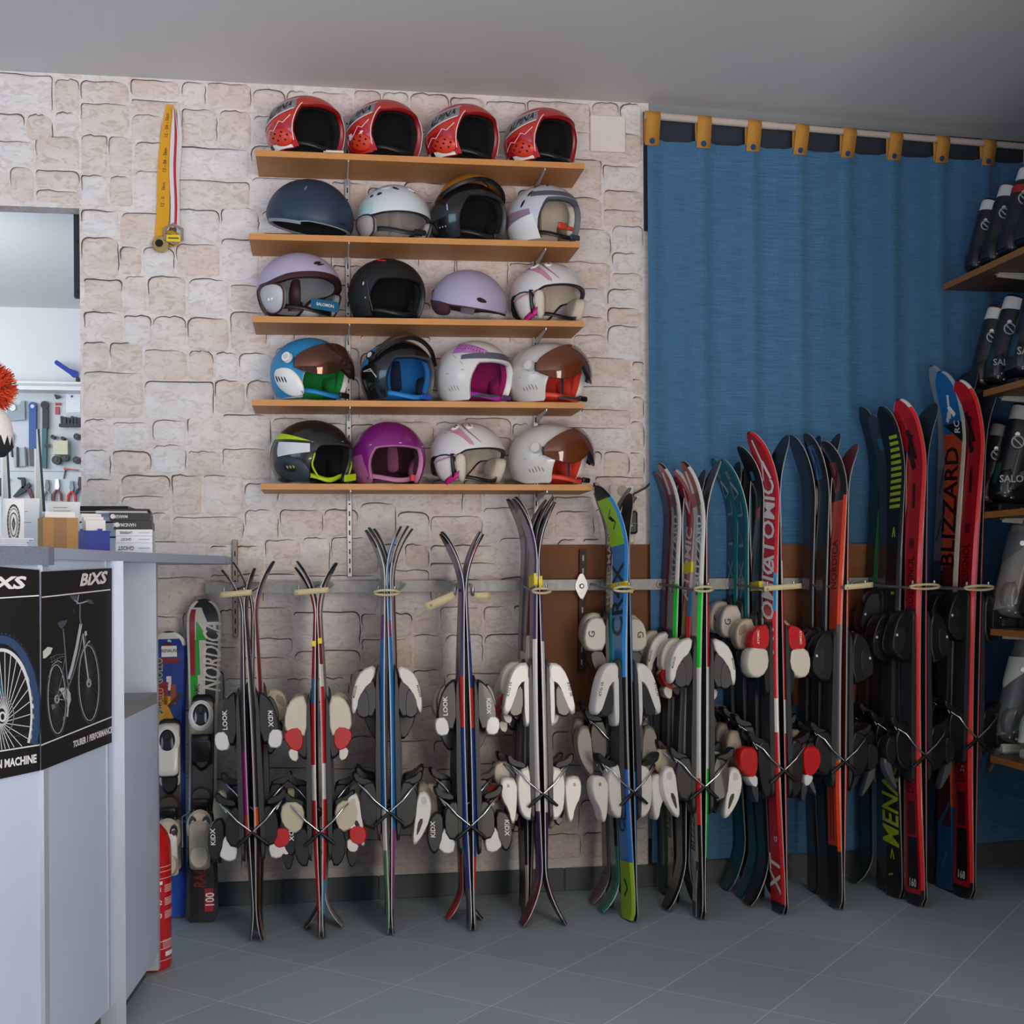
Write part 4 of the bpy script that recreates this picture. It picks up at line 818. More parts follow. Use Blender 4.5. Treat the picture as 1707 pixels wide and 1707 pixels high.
            if st.get('txt'):
                bb = MB(); vs, fs = text(st['txt'] if key == 'heel' or sp.get('kt') else 'LOOK', .1 if st['txt'] == 'KiDX' and (key == 'heel' or sp.get('kt')) else 0)
                cxx, chh = ((-.02, .084) if key == 'heel' else (.0, .036))
                bb.add([F(cxx + x*.02*(-1 if n.x > 0 else 1), chh + y*.02, (.0276 if key == 'heel' else .0316)) for x, y in vs], fs, P(st['tc'], .4)); bb.build('lettering', par)
        F = B(s_heel); hb = thm
        br = MB(); wb_ = ww/2 + .012
        for sg in (-1, 1):
            pts = [(.065, .062, sg*.03), (.05, .045, sg*wb_), (.02, .02, sg*wb_), (-.05, -.05 - hb, sg*wb_)] if arm else [(.065, .062, sg*.03), (.05, .045, sg*wb_), (.0, .03, sg*wb_), (-.09, .025, sg*wb_)]
            br.tube(pts[:3] + [tuple(pts[2][q] + (pts[3][q]-pts[2][q])*.5 for q in range(3))], .0028, CHROME, 6, F)
            p2 = [tuple(pts[2][q] + (pts[3][q]-pts[2][q])*e for q in range(3)) for e in (.45, .6, .85, 1.0)]; br.tube(p2, .005, BLACK, 6, F, rs=[.0035, .0055, .0055, .004])
        br.pillow([(.055, .02), (.07, .075), (.1, .085), (.105, .075), (.085, .06), (.075, .02)], .026, BLACK, F, 1)
        br.build('brake', root)
        bt = MB(); bt.tube([(.045, .05, -.02), (.085, .075, -.018), (.085, .075, .018), (.045, .05, .02)], .002, CHROME, 6, F); bt.build('brake_wire', root)
    return root, S
def pair(k, pos, xr, xb, yb, yl, yr, vr, vb, spl, spr, lab_l, lab_r, ytoe, yheel, yaw=0.0, sides=('left', 'right')):
    """two skis standing base to base; pixel columns at the rail and the floor give the place, vr/vb the distance from the wall"""
    Tt = W(xb, yb, vb); Tt.z = 0.0035; zr = W(xr, 985, vr).z; Rr = W(xr, 985, vr)
    a = (Rr - Tt).normalized()
    ex = Vector((1, 0, 0)); ex = (ex - a*ex.dot(a)).normalized(); bd = a.cross(ex).normalized()
    if bd.y > 0: bd = -bd
    rot = Matrix.Rotation(math.radians(yaw), 3, a); ex = rot @ ex; bd = rot @ bd
    def s_at(y):
        v = vr
        for _ in range(4):
            z = W(xr + (xb-xr)*clamp((y-985)/(yb-985), -1, 1), y, v).z; v = vr + (vb-vr) * (zr - z) / zr
        return (z - Tt.z) / a.z
    st, sh = s_at(ytoe), s_at(yheel)
    out = []
    for side, sp, yt, lab in (('left', spl, yl, lab_l), ('right', spr, yr, lab_r)):
        if sp is None: continue
        L = s_at(yt); n = -ex if side == 'left' else ex
        lb = '%s ski, %s of %s pair, %s bundle from the counter' % (lab, side, pos, ORDN[k]) if pos else '%s ski, %s one, %s bundle from the counter' % (lab, side, ORDN[k])
        out.append(ski(lb, Tt + Vector((0, 0, .002 if side == 'left' else 0)), a, n, bd, L, sp, st, sh, 'skis in bundle %s' % ORDN[k]))
    return out
def SP(top, side, bind, **k):
    d = dict(top=top, side=side, bind=bind); d.update(k); return d
BK = '#1b1b1e'; WH = '#e2e0de'
# --- bundle 1
k1 = [(0, .42, '#2a2428'), (.42, .52, '#b5248f'), (.52, 1, '#3b3540')]
pair(1, 'back', 424, 432, 1545, 937, 935, 0.195, 0.3, SP([(0, .5, BK), (.5, .93, '#5b1e22'), (.93, 1, BK)], [(0, .4, '#3a1c20'), (.4, .92, '#6b2226'), (.92, 1, BK)], 'C', tr=.055), SP([(0, .9, '#6a2024'), (.9, 1, BK)], [(0, .3, BK), (.3, .9, '#7a2428'), (.9, 1, BK)], 'C', tr=.055), 'dark red and black', 'dark red', 1190, 1345)
pair(1, 'front', 406, 428, 1572, 949, 947, 0.29, 0.4, SP([(0, .3, '#2a2a30'), (.3, .5, '#b3238d'), (.5, .86, '#4a4452'), (.86, .92, '#7c3550'), (.92, 1, '#26222c')], [(0, .27, '#37231f'), (.27, .33, '#d94a2a'), (.33, .5, '#b3238d'), (.5, .97, '#4b4753'), (.97, 1, '#222')], 'K', tr=.055, tl=.14, ta=.012), SP([(0, .3, '#c45d24'), (.3, 1, '#2d2a35')], [(0, .3, '#29201f'), (.3, .35, '#df5a2a'), (.35, 1, '#3a3742')], 'K', tr=.03, tl=.14, ta=.012, kt=1), 'charcoal and magenta', 'charcoal and orange', 1200, 1378)
# --- bundle 2
pair(2, 'back', 532, 540, 1535, 935, 938, 0.195, 0.3, SP([(0, .9, '#4a2328'), (.9, 1, BK)], [(0, .9, '#5b2326'), (.9, 1, BK)], 'C', tr=.06, ta=.05), SP('#77787c', '#7f8085', 'C', tr=.05, ta=.05, txt=[('GHOST', .72, .05, '#222226', 0, 0, 1)]), 'black tipped maroon', 'grey', 1195, 1345)
pair(2, 'front', 527, 536, 1571, 945, 938, 0.29, 0.4, SP([(0, .36, '#b3242a'), (.36, .44, WH), (.44, .8, '#c02127'), (.8, .93, '#8f1e24'), (.93, 1, BK)], [(0, .07, '#7a2b30'), (.07, .36, '#c9232b'), (.36, .455, WH), (.455, .62, '#c9232b'), (.62, .69, '#2f6a9b'), (.69, .94, '#a32028'), (.94, 1, BK)], 'R', tr=.055, tl=.15, tape=[(.775, .79)]), SP([(0, .9, '#b3242a'), (.9, 1, BK)], [(0, .06, '#33373f'), (.06, .15, '#3a8fbf'), (.15, .36, '#c9232b'), (.36, .455, WH), (.455, .66, '#c9232b'), (.66, .72, '#ded9d2'), (.72, .93, '#8f1e24'), (.93, 1, BK)], 'R', tr=.055, tl=.15, tape=[(.775, .79)]), 'white banded red', 'red and blue edged', 1208, 1378)
# --- bundle 3
pair(3, 'back', 652, 648, 1535, 882, 880, 0.115, 0.2, SP([(0, .9, '#5b2026'), (.9, 1, BK)], '#4a1d22', 'C', tr=.05), SP([(0, .9, '#6b2229'), (.9, 1, BK)], '#57202a', 'C', tr=.06), 'dark maroon', 'maroon', 1165, 1330)
pair(3, 'middle', 648, 650, 1550, 880, 876, 0.2, 0.3, SP([(0, .9, '#c9c7c4'), (.9, 1, '#33343a')], [(0, .2, '#4aa04a'), (.2, .9, '#c9c7c4'), (.9, 1, BK)], 'C', tr=.055), SP([(0, .88, '#8e7a9b'), (.88, 1, BK)], [(0, .9, '#a39aa8'), (.9, 1, BK)], 'C', tr=.055), 'pale grey and green', 'grey mauve', 1165, 1335)
pair(3, 'front', 642, 650, 1563, 884, 877, 0.29, 0.4, SP([(0, .18, '#3f8f4f'), (.18, .3, WH), (.3, .55, '#1d74bd'), (.55, .9, '#7d5f8d'), (.9, 1, '#2d3a55')], [(0, .2, '#5f8f66'), (.2, .3, '#ded9d4'), (.3, .72, '#1e6fb4'), (.72, .78, '#7a3b86'), (.78, .95, '#8d9aa3'), (.95, 1, BK)], 'W', tr=.05, tl=.16), SP([(0, .3, '#8f3f86'), (.3, .9, '#1d86d6'), (.9, 1, '#1a6fb8')], [(0, .06, '#44454d'), (.06, .25, '#9c4a97'), (.25, .72, '#1f83d2'), (.72, .76, '#8d3f83'), (.76, .97, '#2d8ed6'), (.97, 1, BK)], 'W', tr=.045, tl=.16), 'blue white and green', 'bright blue and pink', 1160, 1345)
# --- bundle 4
pair(4, 'back', 771, 772, 1535, 887, 885, 0.195, 0.29, SP([(0, .35, '#b33a34'), (.35, 1, '#26262c')], [(0, .35, '#c43c36'), (.35, 1, '#33333a')], 'C', tr=.06, ta=.045), SP([(0, .35, '#5c2026'), (.35, 1, '#222')], '#3b2a30', 'C', tr=.05, ta=.05), 'black and coral', 'black and maroon', 1185, 1335)
pair(4, 'front', 772, 786, 1556, 890, 890, 0.29, 0.4, SP([(0, .2, '#3a3c66'), (.2, .62, '#c8342f'), (.62, 1, '#44406a')], [(0, .1, '#6a6d78'), (.1, .5, '#27479b'), (.5, .63, '#d3382f'), (.63, .9, '#54507a'), (.9, 1, '#8a6a70')], 'K', tr=.06, tl=.19), SP([(0, .25, '#26367a'), (.25, .62, '#cf3630'), (.62, .95, '#4a3f6a'), (.95, 1, '#b33a44')], [(0, .1, '#7d808a'), (.1, .18, '#d8402f'), (.18, .5, '#27479b'), (.5, .6, '#d3382f'), (.6, .72, '#2b3f8a'), (.72, .93, '#5d5684'), (.93, 1, '#b9444e')], 'K', tr=.06, tl=.19, kt=1), 'navy and red narrow tipped', 'navy blue and red', 1178, 1368)
# --- bundle 5
pair(5, 'back', 876, 874, 1532, 833, 832, 0.115, 0.19, SP([(0, .35, BK), (.35, .6, '#c9bfae'), (.6, .9, '#51525c'), (.9, 1, '#4a2c20')], [(0, .3, '#35251f'), (.3, .62, '#d2c7b6'), (.62, 1, '#4a5668')], 'R', tr=.055), SP([(0, .4, '#35512f'), (.4, 1, '#47292b')], '#3d2a2c', 'C', tr=.06), 'cream and slate', 'green and brown', 1165, 1325)
pair(5, 'middle', 886, 878, 1538, 830, 826, 0.2, 0.29, SP([(0, .3, '#2b2224'), (.3, .62, '#d8d0c3'), (.62, .9, '#64343a'), (.9, 1, BK)], [(0, .12, '#bfae97'), (.12, .3, '#2b2224'), (.3, .66, '#cfc4b4'), (.66, 1, '#6b3038')], 'R', tr=.05), SP([(0, .9, '#5e2a30'), (.9, 1, BK)], [(0, .3, '#8f6a55'), (.3, .9, '#6b3038'), (.9, 1, BK)], 'R', tr=.06), 'cream and maroon', 'maroon and brown', 1150, 1310)
pair(5, 'front', 893, 905, 1546, 832, 836, 0.29, 0.39, SP([(0, .1, '#64222c'), (.1, .3, '#3d2a58'), (.3, .66, '#7c2430'), (.66, .95, '#4a3a66'), (.95, 1, BK)], [(0, .1, '#6b2a33'), (.1, .26, '#43315a'), (.26, .66, '#e8e6e4'), (.66, .93, '#5a4a76'), (.93, 1, '#33292c')], 'A', tr=.06, ta=.06, tal=.17, tl=.2, tape=[(.785, .815)], cam=.006), SP([(0, .12, '#6a222c'), (.12, .3, '#41305e'), (.3, .66, '#8a2632'), (.66, 1, '#3f3358')], [(0, .1, '#70303a'), (.1, .26, '#463560'), (.26, .66, '#e8e6e4'), (.66, .95, '#5d4d7c'), (.95, 1, '#8c8a90')], 'A', tr=.06, ta=.06, tal=.17, tl=.2, tape=[(.785, .815)], cam=.006), 'white edged twin tip maroon', 'white edged twin tip purple', 1150, 1315)
# --- bundle 6
pair(6, 'back', 1018, 1013, 1500, 822, 826, 0.115, 0.185, SP([(0, .3, '#64323f'), (.3, 1, '#3b3c44')], '#5d5f66', 'G', tr=.05, ta=.05), SP([(0, 1, '#3a2327')], '#3a2a2d', 'G', tr=.075, tl=.2), 'maroon tailed grey', 'dark plum', 1062, 1225)
pair(6, 'middle', 1022, 1030, 1525, 806, 812, 0.2, 0.285, SP([(0, .12, '#1f6a60'), (.12, .45, '#1d1c1f'), (.45, .62, '#1d8a92'), (.62, .8, '#8a8f66'), (.8, 1, '#35363d')], [(0, .15, '#247d74'), (.15, .45, BK), (.45, .7, '#1f93a0'), (.7, 1, '#c5b3ad')], 'G', tr=.05, ta=.05, txt=[('LAPIERRE', .3, .045, '#77787c', 0, 0, 1), ('HANDMADE', .8, .07, '#d4ccc6', 0, .1, 1)]), SP([(0, .5, '#235f66'), (.5, 1, '#1f8791')], '#1c6d78', 'G', tr=.055, ta=.05), 'black and teal lettered', 'teal', 1070, 1238)
pair(6, 'front', 1037, 1050, 1545, 812, 822, 0.29, 0.385, SP([(0, .13, '#8fb521'), (.13, .3, '#1b6fb8'), (.3, .5, '#1c1d22'), (.5, .86, '#1f73ad'), (.86, .97, '#8fc31f'), (.97, 1, BK)], [(0, .13, '#9fc526'), (.13, .34, '#1a6cc0'), (.34, .55, '#121319'), (.55, .97, '#2a86d0'), (.97, 1, '#1c1c1f')], 'A', tr=.075, tl=.22, cam=.006, w=(.118, .074, .102), txt=[('CR4X', .73, .11, '#0f1d2e', 0, 0, 1), ('CR', .22, .06, '#0f1d2e', 0, 0, 1)], patch=[(.86, .88, -1, lambda e: -1 + 2*e, '#8fc31f')], lines=[([(.9, -.2), (.915, .35), (.93, -.05)], .004, '#14240d'), ([(.945, .25), (.93, -.3), (.918, .1)], .004, '#14240d'), ([(.05, -.3), (.07, .3), (.09, -.2)], .004, '#26400d'), ([(.365, 0), (.35, 0), (.345, .4)], .006, '#2a5f66')], tape=[(.757, .772)]), SP([(0, .13, '#9fc526'), (.13, 1, '#1b6fb8')], [(0, .13, '#9fc526'), (.13, .34, '#1d78d0'), (.34, .55, '#121319'), (.55, .9, '#2a86d0'), (.9, 1, '#a8b23c')], 'A', tr=.03, tl=.2, cam=.006, tape=[(.757, .772)]), 'blue lettered, lime tipped', 'blue edged lime tailed', 1150, 1312, 11)
# --- bundle 7
def rental(front=True):
    return SP([(0, .03, BK), (.03, .3, '#a9a69c'), (.3, .62, '#b9b6ad'), (.62, .9, '#b9b4a8'), (.9, 1, '#a01f26')], [(0, .06, BK), (.06, .2, '#19191c'), (.2, .3, '#d4202b'), (.3, .54, '#dcdbd8'), (.54, .72, '#22d43a'), (.72, .985, '#dcd8d4'), (.985, 1, BK)], 'W', tr=.055, tl=.2, patch=[(.0, .12, lambda e: .1+.0*e, 1, '#161618'), (.7, .93, .05, .62, '#1a1a1d'), (.93, .98, -.4, .1, '#d9d2cc')], txt=[('BLIZZARD', .2, .06, '#26262a', .2, -.35, 1), ('BLIZZARD', .8, .075, '#e0dcd6', .2, .35, 1)], lines=[([(.0, .35), (.05, .1), (.1, .45)], .004, '#e2e0dc')])
pair(7, 'rearmost', 1113, 1108, 1497, 788, 785, 0.07, 0.095, SP([(0, .45, '#232327'), (.45, .9, '#63202a'), (.9, 1, '#5f555a')], [(0, .3, '#1f4a2b'), (.3, .5, '#1d5fa0'), (.5, 1, '#5a2a2f')], 'R', tr=.045), SP('#2a2a2e', '#20452b', 'R', tr=.03), 'maroon and blue', 'black and green', 1095, 1265)
pair(7, 'third', 1128, 1124, 1505, 774, 790, 0.155, 0.195, rental(), SP([(0, .9, '#a01f26'), (.9, 1, BK)], [(0, .2, BK), (.2, .3, '#22d43a'), (.3, .72, '#dcdbd8'), (.72, 1, '#c9c2bd')], 'W', tr=.02, tl=.16), 'red tipped white panelled', 'white edged red', 1100, 1280)
pair(7, 'second', 1152, 1137, 1520, 785, 782, 0.24, 0.295, SP([(0, .35, '#1c1c20'), (.35, .9, '#a31d24'), (.9, 1, '#b5232a')], [(0, .35, BK), (.35, .5, '#d0c9c3'), (.5, .66, '#c4222a'), (.66, .72, '#2a6f9d'), (.72, 1, '#c9b5b0')], 'R', tr=.06, ta=.05, tal=.16, txt=[('ATOMIC', .78, .095, '#d9d0cb', .3, 0, 1)], lines=[([(.93, -.5), (.9, 0), (.93, .5)], .005, '#d9cfca'), ([(.9, 0), (.96, .05)], .004, '#d9cfca')], tape=[(.76, .785)]), SP('#1c1c20', '#2a2327', 'R', tr=.03, ta=.05, tal=.16), 'white lettered red', 'black tailed', 1110, 1290)
pair(7, 'front', 1168, 1166, 1552, 771, 766, 0.325, 0.395, rental(), SP([(0, .9, '#a01f26'), (.9, 1, '#57504c')], [(0, .13, BK), (.13, .32, '#22d43a'), (.32, .54, '#dfe3ea'), (.54, .72, '#d4202b'), (.72, .9, '#c42430'), (.9, 1, '#d9d6d4')], 'W', tr=.055, tl=.2, base='#3b3634'), 'red tipped white panelled', 'red and green edged', 1112, 1302)
# --- bundle 8
TE = '#17606a'
zig = [([(.72, -.6), (.76, .6)], .0045, '#9db0b0'), ([(.76, -.6), (.72, .6)], .0045, '#9db0b0'), ([(.66, -.6), (.72, .5)], .0045, '#93a8a8'), ([(.8, -.5), (.8, .5), (.84, -.4), (.8, .5)], .0045, '#a5b5b3'), ([(.87, -.5), (.87, .5)], .0045, '#a5b5b3'), ([(.87, .5), (.9, .5)], .0045, '#a5b5b3'), ([(.91, -.5), (.92, .5), (.95, -.3), (.91, -.5)], .0045, '#a5b5b3'), ([(.56, -.4), (.62, 0), (.58, .5)], .0045, '#93a8a8')]
def teal(): return SP([(0, .45, '#175660'), (.45, 1, TE)], [(0, .5, '#124a54'), (.5, 1, '#16707a')], 'G', tr=.06, tl=.22, ta=.06, tal=.17, lines=zig, patch=[(.955, .975, -.5, .1, '#8d9a4a')])
pair(8, 'rearmost', 1226, 1240, 1482, 765, 770, 0.07, 0.085, teal(), SP([(0, 1, '#4a1a20')], '#3f1b22', 'G', tr=.02, tl=.2), 'zigzag printed teal', 'dark maroon', 1040, 1215)
pair(8, 'third', 1244, 1264, 1505, 766, 772, 0.155, 0.185, teal(), SP(TE, '#16707a', 'G', tr=.02, tl=.2), 'zigzag printed teal', 'teal backed', 1047, 1230)
pair(8, 'second', 1268, 1278, 1522, 745, 748, 0.24, 0.285, SP([(0, .9, '#18191c'), (.9, 1, BK)], '#1b1b1f', 'C', tr=.06, ta=.06, tal=.16, patch=[(.925, .945, -.3, .3, '#3f8fae'), (.84, .862, .2, .9, '#c2203a')], tape=[(.68, .7)]), SP('#1d1d20', '#222226', 'C', tr=.03, tl=.2, ta=.04), 'blue stickered black', 'plain black', 1070, 1245)
pair(8, 'front', 1290, 1300, 1535, 722, 725, 0.325, 0.385, SP([(0, .02, BK), (.02, .97, '#bd1d24'), (.97, 1, '#a3191f')], [(0, .02, BK), (.02, .37, '#c8242a'), (.37, .44, '#e3dfdc'), (.44, .62, '#d0282c'), (.62, .7, '#2d86b5'), (.7, 1, '#c8242a')], 'X', tr=.07, tl=.22, w=(.115, .072, .1), txt=[('ATOMIC', .63, .12, '#e6dfda', .3, 0, 1), ('ATOMIC', .8, .12, '#e6dfda', .3, 0, 1), ('XT', .075, .1, '#e6dfda', .2, 0, 1), ('ROSSIGNOL', .27, .03, '#d98f8f', 0, -.3, 1), ('G', .15, .03, '#e6dfda', 0, .3, 1)], lines=[([(.9, -.5), (.94, 0), (.9, .5)], .006, '#e6dfda'), ([(.985, -.05), (.93, .0)], .005, '#e6dfda')], patch=[(.49, .51, -.5, .3, '#6a8fa5')]), SP([(0, .9, '#bd1d24'), (.9, 1, '#222226')], [(0, .3, '#b0262c'), (.3, .37, '#d0282c'), (.37, .44, '#dfe3e8'), (.44, .68, '#d0282c'), (.68, .73, '#e3d6d2'), (.73, .8, '#c62a2e'), (.8, 1, '#d8d2d0')], 'X', tr=.05, tl=.2), 'large lettered red', 'red and white edged', 1088, 1275, 5)
# --- bundle 9
pair(9, 'back', 1352, 1358, 1482, 727, 726, 0.13, 0.165, SP('#202328', '#2b2d33', 'B', tr=.06, tl=.22), SP('#1c1d21', '#303238', 'B', tr=.03, tl=.2), 'matt charcoal', 'black rearmost', 1090, 1250)
pair(9, 'middle', 1374, 1378, 1500, 724, 722, 0.215, 0.265, SP([(0, .93, '#15161a'), (.93, 1, '#17181c')], '#26272c', 'B', tr=.055, tl=.22, patch=[(.9, .975, -.55, .6, '#1d5f9e'), (.4, .42, -.4, .4, '#5f89a0')], lines=[([(.91, 0), (.94, .3), (.965, 0)], .003, '#0f1216'), ([(.92, -.3), (.955, .2)], .003, '#0f1216')]), SP('#1a1b1f', '#7b6a72', 'B', tr=.05, tl=.22), 'blue oval marked black', 'black mauve edged', 1093, 1255)
pair(9, 'front', 1399, 1394, 1517, 738, 738, 0.3, 0.365, SP([(0, .13, '#17181b'), (.13, .32, '#d1401f'), (.32, .55, '#1a1b1e'), (.55, .87, '#c23a20'), (.87, .98, '#1b1c1f'), (.98, 1, BK)], [(0, .12, '#26272b'), (.12, .31, '#e5491f'), (.31, .6, '#5a5c62'), (.6, .88, '#e0482a'), (.88, 1, '#222')], 'B', tr=.055, tl=.17, patch=[(.89, .955, -.5, .5, '#7c2a2e'), (.14, .3, -.45, -.15, '#7f2a18'), (.14, .3, .1, .4, '#7f2a18'), (.46, .48, -.3, .3, '#7d7a6a')], txt=[('NORDICA', .73, .055, '#5f2018', 0, 0, 1)], lines=[([(.9, -.3), (.94, .3)], .004, '#2a1a1c')]), SP([(0, .9, '#c23a20'), (.9, 1, '#7a2a2c')], [(0, .12, '#26272b'), (.12, .31, '#e5491f'), (.31, .6, '#63656b'), (.6, .87, '#e0482a'), (.87, 1, '#d8d6d4')], 'B', tr=.05, tl=.17, base='#6a2a2c'), 'black and orange lettered', 'orange edged black', 1100, 1260, 3)
# --- bundle 10
pair(10, 'rearmost', 1458, 1446, 1473, 681, 690, 0.06, 0.08, SP([(0, .6, '#101614'), (.6, 1, '#14201c')], [(0, .55, '#12201a'), (.55, .78, '#2d7a3a'), (.78, 1, '#14261f')], 'B', tr=.06, tl=.24, ta=.05, patch=[(.8, .88, 0, .8, '#173a2a')]), None, 'green mottled black', '', 1060, 1225)
pair(10, 'third', 1478, 1474, 1492, 693, 700, 0.145, 0.175, SP('#33363e', '#3b3e46', 'B', tr=.055, tl=.24, patch=[(.925, .95, -.2, .7, '#2f6f93')]), SP('#2a2c31', '#55564f', 'B', tr=.02, tl=.2), 'blue stickered slate', 'slate grey', 1030, 1225)
strp = [(.79 + .013*i, .797 + .013*i, lambda e, q=i: -.55 + .5*(q/11)**1.5, .95, '#a8b81c') for i in range(12)]
pair(10, 'second', 1494, 1492, 1502, 680, 678, 0.23, 0.27, SP('#141517', '#191a1c', 'B', tr=.055, tl=.24, patch=strp, txt=[('MENACE', .2, .13, '#b3c41d', .2, .05, 1)], lines=[([(.075, -.2), (.095, .05), (.075, .3)], .003, '#b3c41d'), ([(.73, 0), (.75, .2), (.73, .4)], .003, '#a8b81c'), ([(.04, -.5), (.045, .1)], .003, '#9fae1d'), ([(.615, 0), (.615, .6)], .004, '#9fae1d')]), SP([(0, .9, '#17181a'), (.9, 1, '#1d7a3e')], '#b5aa86', 'B', tr=.03, tl=.2), 'lime striped black', 'black cream edged', 1068, 1240, 6)
def redski(num):
    return SP([(0, .02, BK), (.02, .96, '#a5141f'), (.96, 1, '#c01c26')], [(0, .03, BK), (.03, .98, '#df2a26'), (.98, 1, '#cfc6c8')], 'B', tr=.06, tl=.24, w=(.122, .076, .108), patch=[(.03, .13, -.65, .65, '#17151a'), (.135, .2, -.6, .5, '#4f1017'), (.7, .72, -.35, .35, '#5d0f18'), (.78, .83, -.06, .25, '#3d0d14')], txt=[(num, .04, .034, '#e3e0de', 0, -.05, 0), ('ROSSIGNOL', .63, .05, '#3d0b12', 0, 0, 1), ('DYNAMIC', .26, .05, '#4a0d14', 0, 0, 1), ('S/S 19', .45, .03, '#cfc6c6', 0, -.3, 1)], lines=[([(.86, .1), (.9, -.3), (.93, .2)], .011, '#2a0c12'), ([(.88, .3), (.94, -.1)], .008, '#2a0c12'), ([(.235, -.2), (.25, .1), (.235, .4)], .0022, '#d9a0a0')], tflip=1)
def redr(): return SP([(0, .9, '#a5141f'), (.9, 1, '#26262a')], [(0, .03, BK), (.03, .8, '#c81e24'), (.8, 1, '#9a9598')], 'B', tr=.06, tl=.22, w=(.122, .076, .108), base='#212327')
pair(10, 'front', 1527, 1527, 1519, 668, 670, 0.315, 0.37, redski('160'), redr(), 'red 160 numbered', 'red and black', 1065, 1250, 7)
# --- bundle 11
pair(11, 'back', 1570, 1553, 1470, 612, 620, 0.1, 0.11, SP([(0, .45, '#232429'), (.45, .62, '#3a2a33'), (.62, .8, '#7d7c88'), (.8, 1, '#9b9ba4')], [(0, .6, '#1f2024'), (.6, 1, '#8a8a94')], 'B', tr=.06, tl=.26, lines=[([(.75, -.3), (.82, .3)], .004, '#33333a'), ([(.66, -.4), (.7, .3)], .004, '#2c2c34')]), SP('#23252a', '#2d2f35', 'B', tr=.055, tl=.24), 'pale grey tipped', 'black tipped rearmost', 1030, 1195)
pair(11, 'middle', 1588, 1578, 1484, 622, 613, 0.185, 0.21, SP([(0, .12, '#1c5487'), (.12, .5, '#5a1518'), (.5, .62, '#5c1a1a'), (.62, .88, '#c4481e'), (.88, 1, '#1f66a3')], [(0, .16, '#1c5487'), (.16, .3, '#c24a1e'), (.3, .6, '#b9b09a'), (.6, .9, '#b0b0a4'), (.9, 1, '#8fa5b5')], 'B', tr=.06, tl=.26, w=(.122, .076, .108), txt=[('BLIZZARD', .735, .105, '#2a0f0c', .1, 0, 1, .82), ('RC', .89, .04, '#e6e6e6', .2, .45, 1)], patch=[(.86, .9, lambda e: 1 - 1.9*e, 1, '#15161a'), (.12, .17, lambda e: -1 + 1.8*e, lambda e: -.4 + 1.4*e, '#1f66a3')], lines=[([(.935, -.05), (.915, .45)], .010, '#e6e6e2'), ([(.955, .1), (.935, -.05)], .006, '#e6e6e2'), ([(.93, .0), (.905, -.45)], .010, '#e6e6e2'), ([(.91, -.1), (.93, .0)], .006, '#e6e6e2'), ([(.04, -.3), (.07, .3)], .004, '#3a7aa8')]), SP('#1c1d21', '#3a3430', 'B', tr=.06, tl=.24), 'blue and orange lettered', 'black tipped', 1030, 1205, 6)
pair(11, 'front', 1618, 1607, 1497, 637, 640, 0.27, 0.31, redski('168'), redr(), 'red 168 numbered', 'red and black', 1033, 1222, 7)
# --- yellow tape, straps and arms
for k, (xl, xr_, y, v, sst, rx) in enumerate(((374, 407, 993, .37, 'band', 425), (498, 535, 989, .37, 'band', 543), (630, 658, 990, .36, 'loop', 662), (758, 788, 992, .36, 'open', 772), (893, 910, 987, .36, 'loop', 876), (1028, 1048, 984, .36, 'loop', 995), (1162, 1180, 984, .38, 'loop', 1110), (1278, 1322, 982, .38, 'band', 1230), (1412, 1441, 980, .37, 'band', 1338), (1520, 1556, 980, .38, 'loop', 1432), (1610, 1646, 982, .34, 'loop', 1440))):
    holder(k + 1, xl, xr_, y, v, sst, rx)
# ================================================================== two single skis leaning beside the counter, top sheets to the room
def single(xb, yb, xt, ytp, vt, sp, lab, ytoe, yheel):
    Tt = FL(xb, yb); Tt.z = .004; Pt = W(xt, ytp, vt); a = (Pt - Tt); L = a.length * .995; a.normalize()
    bd = Vector((-1, 0, 0)); bd = (bd - a*bd.dot(a)).normalized(); n = bd.cross(a); n = n if n.y < 0 else -n
    f = lambda y: L * (yb - y) / (yb - ytp)
    root, S = ski(lab, Tt, a, n, bd, L, sp, f(ytoe), f(yheel), 'single skis beside the counter', arm=False)
    def oval(mb, s0, y0, rs, ry, h, m, th=.003, n_=22, k=.8):
        o_ = [S(s0 + rs*math.cos(2*PI*i/n_), y0 + ry*math.sin(2*PI*i/n_), h) for i in range(n_)]; t_ = [S(s0 + rs*k*math.cos(2*PI*i/n_), y0 + ry*k*math.sin(2*PI*i/n_), h + th) for i in range(n_)]
        mb.add(o_ + t_, [tuple(range(n_, 2*n_))] + [(i, (i+1) % n_, n_+(i+1) % n_, n_+i) for i in range(n_)], m, False)
    st, sh = f(ytoe), f(yheel); b = MB(); oval(b, st + .028, 0, .045, .036, .0715, WHITE, .006); oval(b, st + .03, 0, .034, .024, .0765, P('#3a3d40', .25, metal=.6), .004); oval(b, st + .045, 0, .014, .008, .0805, BLACK, .002)
    for sg in (-1, 1): oval(b, st + .022, sg*.014, .018, .004, .0805, CHROME, .002)
    b.build('toe_cover', root); b = MB(); oval(b, sh + .022, 0, .05, .038, .085, CREAM, .012); oval(b, sh - .062, 0, .038, .03, .085, CREAM, .016)
    for sg in (-1, 1): oval(b, sh + .03, sg*.018, .026, .0125, .096, P('#4a4c4e', .3, metal=.5), .002); oval(b, sh + .03, sg*.018, .012, .006, .0985, CHROME, .001)
    b.build('heel_cover', root); b = MB(); oval(b, st - .085, 0, .05, .026, .02, BLACK, .012); oval(b, sh + .105, 0, .03, .032, .03, P('#3f3a33', .6), .02); b.build('boot_pad', root)
    return root, S
